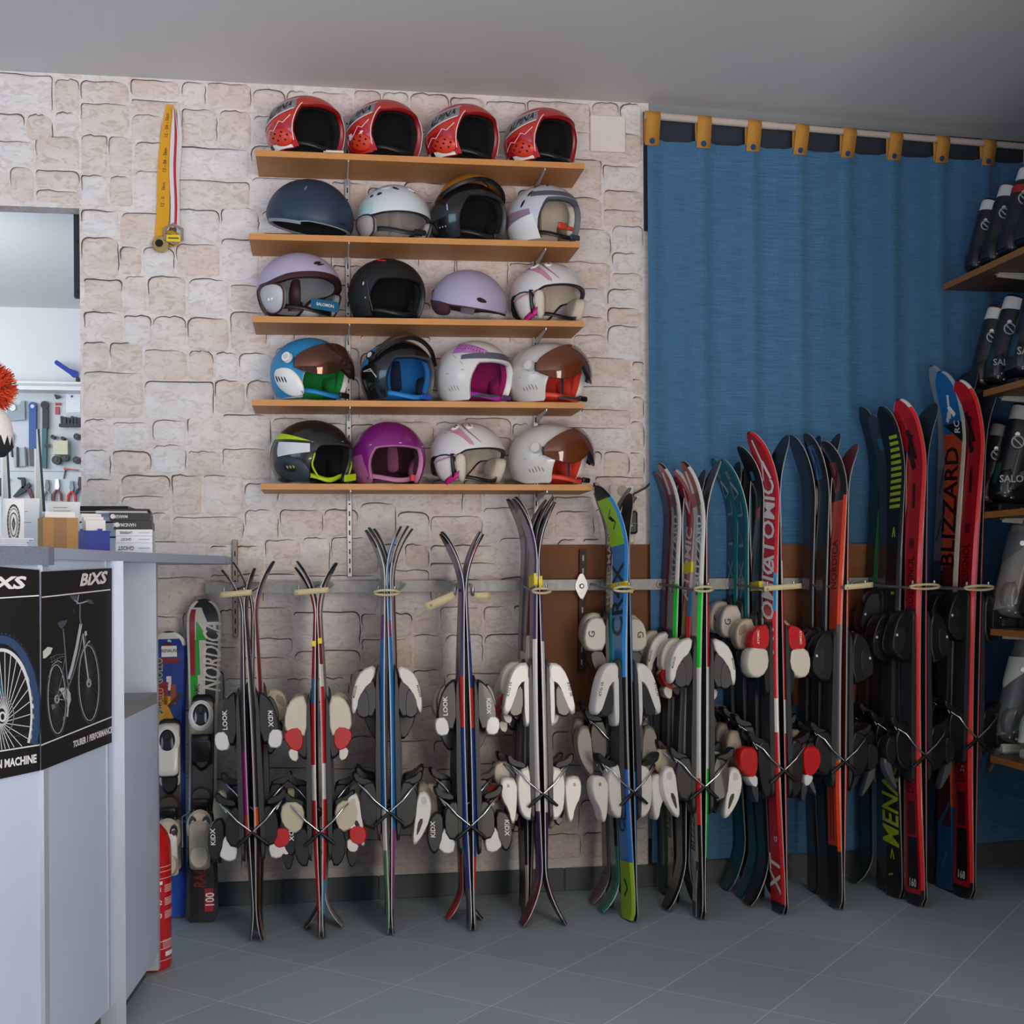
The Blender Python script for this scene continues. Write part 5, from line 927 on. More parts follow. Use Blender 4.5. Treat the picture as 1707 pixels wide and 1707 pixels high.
nord = SP([(0, .28, '#1b191b'), (.28, .9, '#c8c2b8'), (.9, .975, '#cfcac2'), (.975, 1, BK)], [(0, .3, '#26262a'), (.3, 1, '#d6d2ca')], 'C', w=(.112, .088, .104), tl=.12, tr=.03, tip=.07, cam=.003, capt=.006, tflip=-1,
    patch=[(.74, .97, .62, 1, '#8f1520'), (.69, .76, .45, 1, '#12a02c'), (.76, .87, lambda e: .25 + .1*e, .62, '#12a02c'), (.87, .93, lambda e: -.35 + .8*e, lambda e: .55, '#12a02c'), (.6, .7, lambda e: .6 - .1*e, 1, '#12a02c'), (.92, .99, lambda e: -1, lambda e: -.3 + .6*e, '#141416'), (.67, .93, -.98, -.14, '#141416'), (.03, .1, -.85, -.2, '#a3161c'), (.2, .3, -1, lambda e: -1 + .55*e, '#c9c2b6'), (.2, .27, lambda e: -.98 + .6*e, lambda e: -.8 + .6*e, '#1f9a3a'), (.215, .285, lambda e: -.98 + .6*e, lambda e: -.9 + .6*e, '#8a1a1a'), (.58, .62, -.7, .5, '#cfc9bf')],
    txt=[('NORDICA', .815, .075, '#d8d3ca', .35, -.56, 1), ('100', .065, .036, '#e6e2de', 0, -.52, 1), ('RACE J', .15, .05, '#7a1418', .2, .1, 1), ('DYNAMIC', .7, .022, '#222222', 0, .42, 1), ('ARENALINA', .605, .013, '#2a2a2a', 0, -.05, 0)])
r, S_ = single(337, 1538, 341, 997, .075, nord, 'white black and green kids ski leaning on the stone wall, with large white letters', 1212, 1390)
b = MB(); c0 = S_(.27, -.0, .001); b.disc(c0, S_(.27, 0, .02) - c0, .018, .0006, P('#2a8f86'), 20); b.disc(S_(.27, 0, .0018), S_(.27, 0, .02) - c0, .012, .0006, P('#cfd6d2'), 20); b.build('round_sticker', r)
bl = SP([(0, .5, '#1f4fb0'), (.5, .975, '#173a8a'), (.975, 1, '#d9d6d2')], [(0, .5, '#2a62c4'), (.5, .95, '#1a3f94'), (.95, 1, '#d9d6d2')], 'A', w=(.112, .09, .1), tl=.1, tr=.025, tip=.06, cam=.003, capt=.003, tflip=-1,
    patch=[(.91, .95, -.5, .55, '#e6e2de'), (.885, .905, -.6, .7, '#7c1c2c'), (.95, .962, -.2, .5, '#5a1a2c'), (.74, .82, lambda e: .2 - .1*e, 1, '#8f1b26'), (.79, .84, -.1, .25, '#ded6cf'), (.74, .81, lambda e: -.45, -.05, '#9a4a24'), (.69, .77, lambda e: .1 - .8*abs(e-.5), lambda e: .5 + .3*e, '#c98a12'), (.635, .71, lambda e: .3 - .2*e, 1, '#c98a12')],
    txt=[('ARENALINA', .932, .014, '#222222', 0, .02, 0, .8), ('GOLLO', .86, .03, '#a79a5a', 0, .6, 1), ('PAPAGALLO', .74, .03, '#a79a5a', 0, .6, 1)],
    lines=[([(.73, .1), (.775, -.8)], .007, '#33201a'), ([(.655, -.35), (.655, .0)], .0015, '#8fb9e0'), ([(.64, -.18), (.67, -.18)], .0015, '#8fb9e0'), ([(.645, -.3), (.665, -.05)], .0015, '#8fb9e0'), ([(.645, -.05), (.665, -.3)], .0015, '#8fb9e0'), ([(.965, -.15), (.972, .0), (.966, .1)], .003, '#9fd0ea'), ([(.2, -.8), (.2, .8)], .002, '#3a2a6a'), ([(.16, -.8), (.16, .8)], .002, '#7a2a5a')])
single(288, 1530, 283, 1050, .05, bl, 'blue kids ski with a yellow guitar print, between counter and white ski', 1250, 1400)
# ================================================================== curtain
def cwz(x, y, off=0.0): return CW(x, y, off)
RODA, RODB = CW(1076, 192, .055), CW(1725, 246, .055)
b = MB(); b.tube([tuple(RODA + (RODB-RODA)*(-.0)), tuple(RODA.lerp(RODB, .32))], .0125, mat('cream_rod', '#c8bab0', .35, coat=.3), 14); b.tube([tuple(RODA.lerp(RODB, .32)), tuple(RODB)], .0112, MATS['cream_rod'], 14)
tag(b.build('curtain_rod', loc=tuple(RODA)), 'cream curtain rod under the ceiling carrying the blue curtain', 'curtain rod')
def cloth_mat():
    m = bpy.data.materials.new('blue_woven_cloth'); m.use_nodes = True; nt = m.node_tree; b = nt.nodes['Principled BSDF']; L = nt.links
    tc = nt.nodes.new('ShaderNodeTexCoord'); mp = nt.nodes.new('ShaderNodeMapping'); mp.inputs['Scale'].default_value = (14, 14, 420); L.new(tc.outputs['Object'], mp.inputs[0])
    nz = nt.nodes.new('ShaderNodeTexNoise'); nz.inputs['Scale'].default_value = 1; nz.inputs['Detail'].default_value = 2; L.new(mp.outputs[0], nz.inputs['Vector'])
    mp2 = nt.nodes.new('ShaderNodeMapping'); mp2.inputs['Scale'].default_value = (300, 300, 20); L.new(tc.outputs['Object'], mp2.inputs[0])
    n2 = nt.nodes.new('ShaderNodeTexNoise'); n2.inputs['Scale'].default_value = 1; L.new(mp2.outputs[0], n2.inputs['Vector'])
    ad = nt.nodes.new('ShaderNodeMath'); ad.operation = 'ADD'; ml = nt.nodes.new('ShaderNodeMath'); ml.operation = 'MULTIPLY'; ml.inputs[1].default_value = .35; L.new(n2.outputs['Fac'], ml.inputs[0]); L.new(nz.outputs['Fac'], ad.inputs[0]); L.new(ml.outputs[0], ad.inputs[1])
    r = nt.nodes.new('ShaderNodeValToRGB'); r.color_ramp.elements[0].position = .4; r.color_ramp.elements[1].position = .95; r.color_ramp.elements[0].color = hexc('#2c5c84'); r.color_ramp.elements[1].color = hexc('#4a7ca4'); L.new(ad.outputs[0], r.inputs[0])
    L.new(r.outputs[0], b.inputs['Base Color']); b.inputs['Roughness'].default_value = .85; b.inputs['Sheen Weight'].default_value = .2
    bp = nt.nodes.new('ShaderNodeBump'); bp.inputs['Strength'].default_value = .3; bp.inputs['Distance'].default_value = .001; L.new(ad.outputs[0], bp.inputs['Height']); L.new(bp.outputs[0], b.inputs['Normal']); return m
CLOTH = cloth_mat(); TABM = mat('ochre_tab_cloth', '#c48a3a', .85, var=.12, scale=150, bump=.3); BTN = P('#1c4a78', .4)
TABS = [1085, 1170, 1253, 1332, 1411, 1488, 1566, 1643, 1716]
cu_u0, cu_u1 = 0.0, (CW(1790, 900, .03) - C0).dot(CD)
tabs_u = [(CW(x, 250, .04) - C0).dot(CD) for x in TABS]
TZ = lambda u: CW(1075, 229, .04).z + (CW(1700, 268, .04).z - CW(1075, 229, .04).z) * (u / (CW(1700, 268, .04) - C0).dot(CD))
zbot = CW(1110, 1436, .04).z
def cfold(u, e):      # e 0 top .. 1 bottom
    d = .007*math.sin(u*7 + .6*math.sin(u*5)) + .003*math.sin(u*17 + 2*e) * (.4 + .6*e)
    for t in tabs_u:
        q = (u - t) / .022; d += .012 * math.exp(-q*q) * (1 - .75*e) - .008 * math.exp(-((u - t - .05) / .03)**2) * (1 - .5*e)
    return .04 + d * (.55 + .45*e)
def cpt(i, j):
    u = cu_u0 + (cu_u1 - cu_u0) * i; zt = TZ(u); 
    near = min(abs(u - t) for t in tabs_u); zt -= .010 * min(1, near / .05) ** 1.5 if j == 0 else 0
    z = zbot + (zt - zbot) * (1 - j); p = C0 + CD*u + CN*cfold(u, j); p.z = z; return p
ct = thing('curtain', 'large blue woven curtain on ochre tabs covering the wall behind the skis', 'curtain', tuple(C0 + CN*.04 + UP*zbot))
b = MB(); b.grid(cpt, 240, 24, CLOTH); b.build('curtain_cloth', ct)
for x, u in zip(TABS, tabs_u):
    w_ = .024; ztop = (RODA.lerp(RODB, clamp((u - .03) / 1.32))).z + .014; zl = TZ(u) - .028; b = MB(); f0 = cfold(u, 0)
    prf = [(f0 + .004, zl), (.055 + .0155, ztop - .02), (.055 + .010, ztop - .003), (.055, ztop + .001), (.055 - .010, ztop - .003), (.055 - .0150, ztop - .02), (f0 - .006, zl + .01)]
    pts = [C0 + CD*u + CN*q + UP*z for q, z in prf]; b.ribbon(pts, w_, TABM, CD, .0022); tb = b.build('curtain_tab', ct)
    b = MB(); c = C0 + CD*u + CN*(f0 + .0065) + UP*(zl + .014); b.disc(c, CN, .010, .004, BTN, 16, .008); b.build('button', tb)
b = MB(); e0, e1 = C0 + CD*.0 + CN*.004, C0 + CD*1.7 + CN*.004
b.add([tuple(e0 + UP*2.15), tuple(e1 + UP*2.15), tuple(e1 + UP*(CEIL - .03)), tuple(e0 + UP*(CEIL - .03))], [(0, 1, 2, 3)], NAVY); struct(b.build('rod_shade_strip'))  # flat dark strip standing in for shade between rod and curtain top
b = MB(); 
for k in range(6):
    q0, q1 = C0 + CD*(.3*k + .001) + CN*.009, C0 + CD*(.3*k + .299) + CN*.009; b.add([tuple(q0), tuple(q1), tuple(q1 + UP*.16), tuple(q0 + UP*.16)], [(0, 1, 2, 3)], SK)
struct(b.build('baseboard_curtain_side'))
# ================================================================== boot shelves on the right wall
U0 = CW(1573, 478, .12).x
def UX(x, y, du=0.0):
    q = ray(x, y); return CAM + q * ((U0 + du - CAM.x) / q.x)
SH = []
def boot_shelf(xf, yf, k, lab):
    p = UX(xf, yf); z = p.z; yfar = p.y; b = MB()
    b.box((U0, -2.2, z - .02), (RW - .004, yfar, z), WOODD); b.box((U0 - .002, -2.2, z - .02), (U0, yfar, z), WOODDE)
    o = tag(b.build('boot_shelf', loc=(U0, yfar, z - .02)), lab, 'shelf', 'boot shelves'); SH.append(z); return z, yfar
for k, (x, y) in enumerate(((1573, 474), (1640, 651), (1637, 854), (1652, 1048), (1652, 1259))):
    z, yf = boot_shelf(x, y, k, 'dark brown boot shelf by the curtain, %s of five' % ('top', 'second', 'third', 'fourth', 'bottom')[k])
    yb = UX((1647, 1654, 1655, 1656, 1656)[k], y, .03).y - .02; bb = MB(); zz = z - .021
    bb.prism([(U0 + .05, zz), (U0 + .05, zz - .012), (RW - .005, zz - .045), (RW - .005, zz)], yb - .0025, yb + .0025, mat('pale_steel_arm', '#b9b6ad', .5, .2), lambda p, q, c: (p, c, q)); bb.box((U0 + .05, yb - .012, zz - .004), (RW - .005, yb + .012, zz), MATS['pale_steel_arm'])
    tag(bb.build('shelf_bracket', loc=(RW - .005, yb, zz)), 'pale steel bracket under the %s boot shelf' % ('top', 'second', 'third', 'fourth', 'bottom')[k], 'bracket', 'boot shelf brackets')
def boot(px, k, lab, shell='#17181b', cuff='#1b1c20', liner='#d9d5d2', lip='#1a1b1f', buckle='#b9bcc0', du=.07, sc=1.0, yaw=0, spoiler=None, accent=None, toe=None, sole='#1c1d20', txt=None, band=None):
    z = SH[k]; y = UX(px, 900, du).y
    t = thing('ski_boot', lab, 'boot', (U0 + du, y, z + .001), 'ski boots on the right wall shelves'); t.rotation_euler = (0, 0, math.radians(yaw)); t.scale = (sc, sc, sc)
    M1, M2 = P(shell, .35, coat=.25), P(cuff, .4, coat=.2); ML = mat('boot_liner_' + liner.strip('#'), liner, .9, var=.1, scale=90); MP = P(lip, .7); MK = P(buckle, .28, metal=.8)
    b = MB(); F = lambda a, h, c: (a, c, h)
    b.pillow([(-.012, .028), (-.02, .09), (.0, .15), (.06, .175), (.13, .165), (.19, .115), (.27, .088), (.302, .07), (.305, .03), (.15, .024)], .051, M1, F, 2, edge=.74); o = b.build('lower_shell', t, local=True)
    b = MB(); b.box((-.014, -.034, 0), (.09, .034, .03), P(sole, .6), ch=.006); b.box((.19, -.034, 0), (.312, .034, .03), P(sole, .6), ch=.006); b.box((.08, -.03, .012), (.2, .03, .03), P(sole, .6)); b.build('sole', t, local=True)
    def ring(zz, k_=1.0, ang=0):
        e = (zz - .1) / .2; cxx = .055 + .05*e; rx, ry = (.074 - .006*e)*k_, (.056 + .004*e)*k_; return cxx + rx*math.cos(ang), ry*math.sin(ang)
    def cz(i, hi=.3): a = 2*PI*i; return hi - .020*math.cos(a)
    b = MB()
    def cuff_(i, j): a = 2*PI*i; z0_ = .085 + .03*math.cos(a); zz = z0_ + (cz(i) - z0_)*j; x_, y_ = ring(zz, 1.0 - .02*(j > .95), a); return (x_, y_, zz)
    b.grid(cuff_, 32, 8, M2, wrap=True)
    if accent: b.grid(lambda i, j: (lambda a: (lambda x_, y_: (x_, y_, .1 + .07*j))(*ring(.1 + .07*j, 1.012, a)))(PI*.62 + PI*.5*i), 12, 4, P(accent, .45))
    cf = b.build('cuff', t, local=True)
    b = MB()
    def lin(i, j): a = 2*PI*i; zz = cz(i) - .02 + (.060 - .010*math.cos(a))*j; x_, y_ = ring(zz, .955 - .05*j*j, a); return (x_, y_, zz)
    b.grid(lin, 32, 5, ML, wrap=True)
    def lin2(i, j): a = 2*PI*i; zz = cz(i) + .038 - .010*math.cos(a) + (.012)*math.sin(PI*j*.5) - .16*max(0, j - .5); x_, y_ = ring(zz, .935 - .22*j, a); return (x_, y_, zz)
    b.grid(lin2, 32, 6, MP, wrap=True); b.build('liner', t, local=True)
    for zz, ln in ((.15, .8), (.2, 1), (.25, 1)):
        bk = MB(); e = (zz-.1)/.2
        for sg in (-1,):
            pts = [(*ring(zz, 1.03, sg*(PI*.2 + .05*PI*q)), zz + .002*q) for q in range(5)]; bk.tube(pts, .0028, MK, 6)
            pts = [(*ring(zz - .012, 1.03, sg*(PI*.22 + .05*PI*q)), zz - .012 + .002*q) for q in range(4)]; bk.tube(pts, .0024, MK, 6)
            x_, y_ = ring(zz, 1.03, sg*PI*.42); bk.box((x_ - .006, y_ - .004, zz - .010), (x_ + .012, y_ + .002, zz + .004), MK, ch=.002)
        bk.build('buckle', t, local=True)
    bk = MB()
    for q in (-1, 1): bk.disc((ring(.12, 1, 0)[0]*0 + .06, q*.0535, .125), (0, q, 0), .012, .004, P('#9a9c9f', .3, metal=.7), 14)
    bk.disc((ring(.26, 1.0, PI)[0] + .02, -.047, .262), (-.5, -1, 0), .008, .004, P('#c9c9c9', .3, metal=.6), 12); bk.build('rivet', t, local=True)
    if band:
        bb = MB(); bb.grid(lambda i, j: (lambda a, zz: (*ring(zz, 1.03, a), zz))(2*PI*i, .268 - .018*math.cos(2*PI*i) + .03*(j-.5)), 32, 3, P(band, .6), wrap=True); bb.build('power_strap', t, local=True)
    if spoiler:
        bb = MB(); bb.grid(lambda i, j: (lambda a, zz: (*ring(zz, 1.05, a), zz))(PI*.72 + PI*.56*i, .2 + .1*j - .0*i + .05*(1-j)*(abs(i-.5)*2)), 14, 6, P(spoiler, .4)); bb.build('spoiler', t, local=True)
    if txt:
        bb = MB(); vs, fs = text(txt); bb.add([(.06 + x*.034, -.0585 + .004*abs(x), .11 + y*.034) for x, y in vs], fs, P('#b9bcc2', .4)); bb.build('lettering', cf, local=True)
    bb = MB(); c_ = [(.04 + .022*math.cos(q*PI/8), -.0595, .235 + .02*math.sin(q*PI/8)) for q in range(17)]
    if shell == '#17181b': bb.tube(c_, .003, P('#b5b8bd', .4), 6, cap=False); bb.tube([c_[6], c_[14]], .003, P('#b5b8bd', .4), 6); bb.build('logo_ring', cf, local=True)
    bb = MB()
    for q, (bx_, bz_) in enumerate(((-.004, .05), (.018, .044), (.01, .066))): bb.box((bx_, -.0515, bz_), (bx_ + .012, -.040, bz_ + .007), MK, ch=.002)
    bb.build('heel_clip', t, local=True)
    return t
boot(1622, 0, 'small black boot with white collar, at curtain end of top shelf', sc=.72, lip='#15161a', du=.06)
boot(1650, 0, 'black boot with red rimmed white collar, second from curtain on top shelf', sc=.78, lip='#9a1c24', band='#17181b')
boot(1680, 0, 'black boot with red strap, third from curtain on top shelf', sc=.84, lip='#a01e26', band='#a8201f')
boot(1710, 0, 'black boot with red collar rim at the right frame edge, top shelf', sc=.9, lip='#a01e26', band='#b0482a')
boot(1628, 1, 'black boot with red collar behind the red skis on the second shelf', sc=.8, lip='#a01c22', du=.05)
boot(1655, 1, 'black and dark teal boot with ring mark, middle of the second shelf', sc=.86, lip='#16171a', accent='#1d3f40', txt='SALOMON')
boot(1694, 1, 'taller black and dark teal boot at right end of second shelf', sc=.96, lip='#16171a', accent='#1d4550', txt='SALOMON')
boot(1634, 2, 'black boot half hidden by the last red ski, third shelf', sc=.8, liner='#8f8d8c', du=.05)
boot(1664, 2, 'black and dark green boot with white letters and ring mark, third shelf', sc=.94, liner='#b7b3b0', accent='#24504a', txt='SALOMON')
boot(1668, 3, 'grey four buckle boot on the fourth shelf', shell='#6b6763', cuff='#77726c', liner='#5c5748', lip='#6b6552', sc=1.02, du=.06, spoiler='#55565a', buckle='#d9dadc')
boot(1712, 3, 'black boot beside the grey boot on the fourth shelf', sc=.95, du=.1)
boot(1668, 4, 'dark grey boot with pale spoiler and cream sole, bottom shelf', shell='#4b4d50', cuff='#58595b', liner='#6d6a66', lip='#4f4c4a', spoiler='#b9bbae', sole='#bdbba8', sc=1.02, du=.06, buckle='#d5d7da')
boot(1712, 4, 'white boot at the right frame edge, bottom shelf', shell='#b9c0b8', cuff='#c2c8c0', liner='#8a8a88', sole='#a9b0a8', sc=.95, du=.06)
# ================================================================== counter
def VZ(x, y, Z): return CAM + ray(x, y) * (Z / FPX)
def plan(x, Z): p = VZ(x, 955, Z); return Vector((p.x, p.y, 0))
LAM = mat('silver_grey_laminate', '#c2d0ec', .45, var=.04, scale=6); LAM2 = mat('silver_aluminium_edge', '#c0c9d8', .45, .3); LAMD = mat('dark_plinth', '#4c4f55', .6); TOPM = mat('grey_blue_counter_top', '#a3b0c8', .4, var=.06, scale=30)
E0, E1, E2, E3 = plan(260, 3.25), plan(201, 2.865), plan(186, 2.86), plan(66, 2.44)
d3 = (RT*math.sin(math.radians(24.6)) + FW*math.cos(math.radians(24.6))); E4 = E3 - d3*.55
zt = VZ(200, 918.5, 2.84).z; zb = VZ(200, 935, 2.84).z
ctr = thing('counter', 'grey laminated shop counter with angled front and two dark posters', 'counter', (E1.x, E1.y, 0))
IN = Vector((-1, 0, 0))
def slab(mb, pts, z0, z1, m):
    n = len(pts); v = [(p.x, p.y, z0) for p in pts] + [(p.x, p.y, z1) for p in pts]
    mb.add(v, [tuple(range(n))[::-1], tuple(range(n, 2*n))] + [(i, (i+1) % n, n+(i+1) % n, n+i) for i in range(n)], m)
ov = Vector((.012, 0, 0))
qe = plan(375, 3.62); qb = qe + Vector((-.0, .22, 0)); 
poly = [E4 + ov, E3 + ov, E2 + ov, plan(262, 3.12), qe, Vector((qe.x, -.04, 0)), Vector((-2.1, -.04, 0)), Vector((-2.1, E4.y, 0))]
b = MB(); slab(b, poly, zb, zt, TOPM); b.build('counter_top', ctr)
zb1 = VZ(30, 941.5, 2.36).z
b = MB(); M_PERF = mat('perforated_edge', '#929db2', .5, .5, var=.5, scale=400)
pE = E3.lerp(E2, .07); slab(b, [E4 + ov*1.4, E3 + ov*1.4, pE + ov*1.4, pE + ov*.9, E3 + ov*.9, E4 + ov*.9], zb1, zt + .001, M_PERF); b.build('perforated_edge', ctr)
def wallpanel(a, c, z0, z1, t, m, name, par=ctr):
    b = MB(); d = (c - a).normalized(); nn = Vector((-d.y, d.x, 0)); 
    if nn.x > 0: nn = -nn
    slab(b, [a, c, c + nn*t, a + nn*t], z0, z1, m); return b.build(name, par)
wallpanel(E4, E3, .06, zb, .02, LAM, 'front_panel'); wallpanel(E3 + (E2-E3)*.02, E2, .06, zb, .02, LAM, 'front_panel')
b = MB(); slab(b, [E2 + Vector((.004, 0, 0)), E1 + Vector((.006, 0, 0)), E1 + Vector((-.03, .03, 0)), E2 + Vector((-.03, 0, 0))], 0, zb, LAM2); b.build('corner_post', ctr)
b = MB(); dq = (E2 - E3).normalized(); slab(b, [E3 + Vector((.006, -.004, 0)), E3 + dq*.022 + Vector((.006, 0, 0)), E3 + dq*.022 + Vector((-.02, 0, 0)), E3 + Vector((-.02, -.004, 0))], 0, zb, LAM2); b.build('corner_post', ctr)
b = MB(); q = E2 - dq*.045; slab(b, [q + Vector((.003, 0, 0)), q + dq*.012 + Vector((.003, 0, 0)), q + dq*.012 + Vector((-.02, 0, 0)), q + Vector((-.02, 0, 0))], 0.06, zb, LAM2); b.build('panel_edge', ctr)
# end cabinet: recessed niche above a closed side
zs = VZ(253, 1156, 3.22).z; dd = (E0 - E1).normalized()
wallpanel(E1, E0, .055, zs - .028, .02, LAM, 'side_panel')
wallpanel(E1 + IN*.13, E0 + IN*.13, zs - .02, zb, .02, LAM, 'niche_back')
b = MB(); slab(b, [E1, E0, E0 + IN*.13, E1 + IN*.13], zs - .028, zs, mat('grey_niche_shelf', '#8a8d92', .5)); b.build('niche_shelf', ctr)
b = MB(); slab(b, [E0, E0 + dd*.022, E0 + dd*.022 + IN*.16, E0 + IN*.16], 0.012, zb, LAM2); b.build('end_panel', ctr)
b = MB(); slab(b, [E1 + IN*.03, E0 + IN*.03, E0 + IN*.05, E1 + IN*.05], 0, .055, LAMD); b.build('plinth', ctr)
b = MB(); slab(b, [E4 + IN*.03, E3 + IN*.03, E2 + IN*.03, E2 + IN*.05, E3 + IN*.05, E4 + IN*.05], 0, .06, LAMD); b.build('plinth', ctr)
def on_plane(a, c, out=.004):
    d = (c - a).normalized(); n = Vector((d.y, -d.x, 0)); n = n if n.x > 0 else -n; p0 = a + n*out
    return (lambda x, y, o=0.0: (lambda q: CAM + q * ((p0 + n*o - CAM).dot(n) / q.dot(n)))(ray(x, y))), n
b = MB(); fn, nn = on_plane(E1 + IN*.13, E0 + IN*.13, .0005); c = fn(217, 955); b.disc(c, nn, .0085, .003, LAM2, 18, .006); b.build('cable_cap', ctr)
# posters
PB = mat('poster_black', '#09080b', .65, var=.2, scale=3); PW = P('#e3e2e6', .5)
def zz(x, y): return x/4.267, 930 + y/4.267
def poster(fn, nn, quad_, name, label):
    t = thing(name, label, 'poster', tuple(fn(*quad_[3]))); b = MB(); f = [fn(*q) for q in quad_]; g = [fn(*q, .004) for q in quad_]
    b.add([tuple(p) for p in f + g], [(0,1,2,3),(7,6,5,4),(0,4,5,1),(1,5,6,2),(2,6,7,3),(3,7,4,0)], PB); b.build('poster_board', t); return t
class Draw:
    def __init__(s, fn, off): s.fn = fn; s.off = off; s.b = MB()
    def p(s, x, y): return s.fn(*zz(x, y), s.off)
    def line(s, pts, w_, m, closed=False):
        if closed: pts = pts + [pts[0], pts[1]]
        v = []; k = len(pts)
        for i, q in enumerate(pts):
            a = pts[max(i-1, 0)]; c = pts[min(i+1, k-1)]; dx, dy = c[0]-a[0], c[1]-a[1]; l = math.hypot(dx, dy) or 1; nx, ny = -dy/l*w_/2, dx/l*w_/2
            v += [s.p(q[0]+nx, q[1]+ny), s.p(q[0]-nx, q[1]-ny)]
        s.b.add(v, [(2*i, 2*i+1, 2*i+3, 2*i+2) for i in range(k-1)], m); return s
    def poly(s, pts, m): s.b.add([s.p(*q) for q in pts], [tuple(range(len(pts)))], m); return s
    def ring(s, cx, cy, rx, ry, w_, m, ok=None, rot=0.0, n=64):
        pts = [(cx + rx*math.cos(2*PI*i/n) + rot*ry*math.sin(2*PI*i/n), cy + ry*math.sin(2*PI*i/n)) for i in range(n+1)]
        run = []
        for q in pts:
            if ok is None or ok(q): run.append(q)
            elif len(run) > 1: s.line(run, w_, m); run = []
            else: run = []
        if len(run) > 1: s.line(run, w_, m)
        return s
    def text(s, t, cx, cy, ux, uy, vx, vy, m, shear=0):
        vs, fs = text(t, shear); s.b.add([s.p(cx + x*ux + y*vx, cy + x*uy + y*vy) for x, y in vs], fs, m); return s
fn2, n2 = on_plane(E3, E2, .003)
t = poster(fn2, n2, ((68.5, 953), (186.5, 947), (186.5, 1237.5), (68.5, 1284.5)), 'bicycle_poster', 'black poster of a silver touring bicycle on the counter front')
d = Draw(fn2, .0046); SIL = P('#b9bbc6', .5); GRY = P('#6f7280', .5); DK = P('#3c3d47', .5); PUR = P('#4d4a63', .5)
d.line([(297, 280), (785, 226)], 9, PW).line([(292, 1333), (797, 1130)], 9, PW)
for cx, cy, rx, ry, rt in ((632, 890, 78, 285, .02), (405, 1005, 70, 262, .02)):
    d.ring(cx, cy, rx, ry, 9, DK, rot=rt); d.ring(cx, cy, rx-8, ry-18, 5, SIL, rot=rt)
    for i in range(22): a = 2*PI*i/22; d.line([(cx + 6*math.cos(a+1), cy + 12*math.sin(a+1)), (cx + (rx-9)*math.cos(a), cy + (ry-20)*math.sin(a))], 1.3, GRY)
    d.ring(cx, cy, 13, 26, 9, SIL)
d.line([(576, 470), (545, 640), (510, 790), (488, 862)], 20, SIL); d.line([(588, 545), (556, 700), (520, 830), (492, 905)], 9, GRY); d.line([(450, 505), (466, 700), (478, 860), (490, 940)], 9, GRY); d.line([(570, 330), (568, 420), (578, 480)], 10, GRY); d.line([(590, 540), (606, 690), (632, 890)], 10, SIL); d.line([(608, 560), (606, 690)], 5, GRY)
d.line([(492, 905), (440, 960), (405, 1005)], 8, GRY); d.line([(466, 690), (440, 850), (405, 1005)], 6, GRY); d.line([(600, 655), (620, 610), (640, 590)], 9, SIL)
d.poly([(408, 462), (445, 446), (480, 440), (470, 470), (440, 506), (418, 490)], PUR); d.poly([(498, 268), (545, 266), (552, 300), (530, 310), (505, 292)], PUR); d.poly([(622, 292), (655, 302), (668, 330), (640, 326), (612, 312)], PUR); d.line([(530, 300), (560, 325), (590, 318), (625, 305)], 8, SIL); d.line([(560, 262), (548, 330)], 5, SIL); d.line([(520, 362), (532, 388)], 3, GRY)
d.poly([(418, 936), (440, 922), (480, 930), (500, 960), (505, 1010), (490, 1060), (484, 1130), (470, 1130), (466, 1030), (440, 960)], SIL); d.line([(462, 960), (470, 1080), (468, 1140)], 8, GRY); d.poly([(448, 1130), (474, 1126), (470, 1152), (446, 1160)], GRY); d.line([(385, 1000), (450, 1010)], 5, SIL)
d.poly([(305, 665), (340, 632), (375, 640), (360, 680), (325, 712), (306, 715)], P('#d5dcd6', .4)); d.line([(355, 712), (400, 690), (460, 684)], 4, GRY); d.line([(360, 745), (440, 700), (466, 700)], 4, GRY)
for k in range(5): d.line([(362 + 20*k, 700), (372 + 20*k, 748 - 8*k)], 2, GRY)
d.line([(345, 850), (375, 760), (410, 730), (440, 745)], 5, SIL); d.poly([(600, 525), (616, 518), (620, 548), (604, 558)], SIL); d.poly([(365, 1045), (390, 1040), (395, 1065), (372, 1085)], GRY); d.line([(435, 1285), (520, 1345)], 1, GRY)
d.text('BiXS', 663, 152, 96, -10.5, 14, -118, PW, .1); d.text('TOURER 1 PERFORMANCE', 660, 1276, 23.5, -9.2, 0, -62, PW); d.b.build('poster_print', t)
fn1, n1 = on_plane(E4, E3, .003); lx = -48
t = poster(fn1, n1, ((lx, 941), (65.5, 950), (66.5, 1284.5), (lx, 1309)), 'wheel_poster', 'black poster of a large bicycle wheel at the left frame edge')
d = Draw(fn1, .0046); TY = P('#2c4468', .6); RM = P('#cfd2da', .4); TEAL = P('#27596a', .5)
ok = lambda q: q[1] < 1375 - .158*q[0]*1.0 - 6 and q[0] < 279 and q[0] > -195
d.ring(12, 1110, 250, 530, 62, TY, ok, n=120); d.ring(12, 1110, 276, 562, 8, P('#16233a'), ok, n=120); d.ring(12, 1110, 217, 455, 24, RM, ok, n=120)
for i in range(30):
    a = 2*PI*i/30; e = (12 + 212*math.cos(a), 1110 + 445*math.sin(a)); s0 = (12 + 30*math.cos(a+.9), 1125 + 55*math.sin(a+.9))
    tt = 1.0
    while tt > .2 and not ok((s0[0]+(e[0]-s0[0])*tt, s0[1]+(e[1]-s0[1])*tt)): tt -= .04
    d.line([s0, (s0[0]+(e[0]-s0[0])*tt, s0[1]+(e[1]-s0[1])*tt)], 5, RM)
for k in range(60): 
    a = 2*PI*k/60; q = (12 + 279*math.cos(a), 1110 + 566*math.sin(a))
    if ok((q[0]+8, q[1]+8)): d.ring(q[0] - 6*math.cos(a), q[1], 5, 9, 6, TY, n=8)
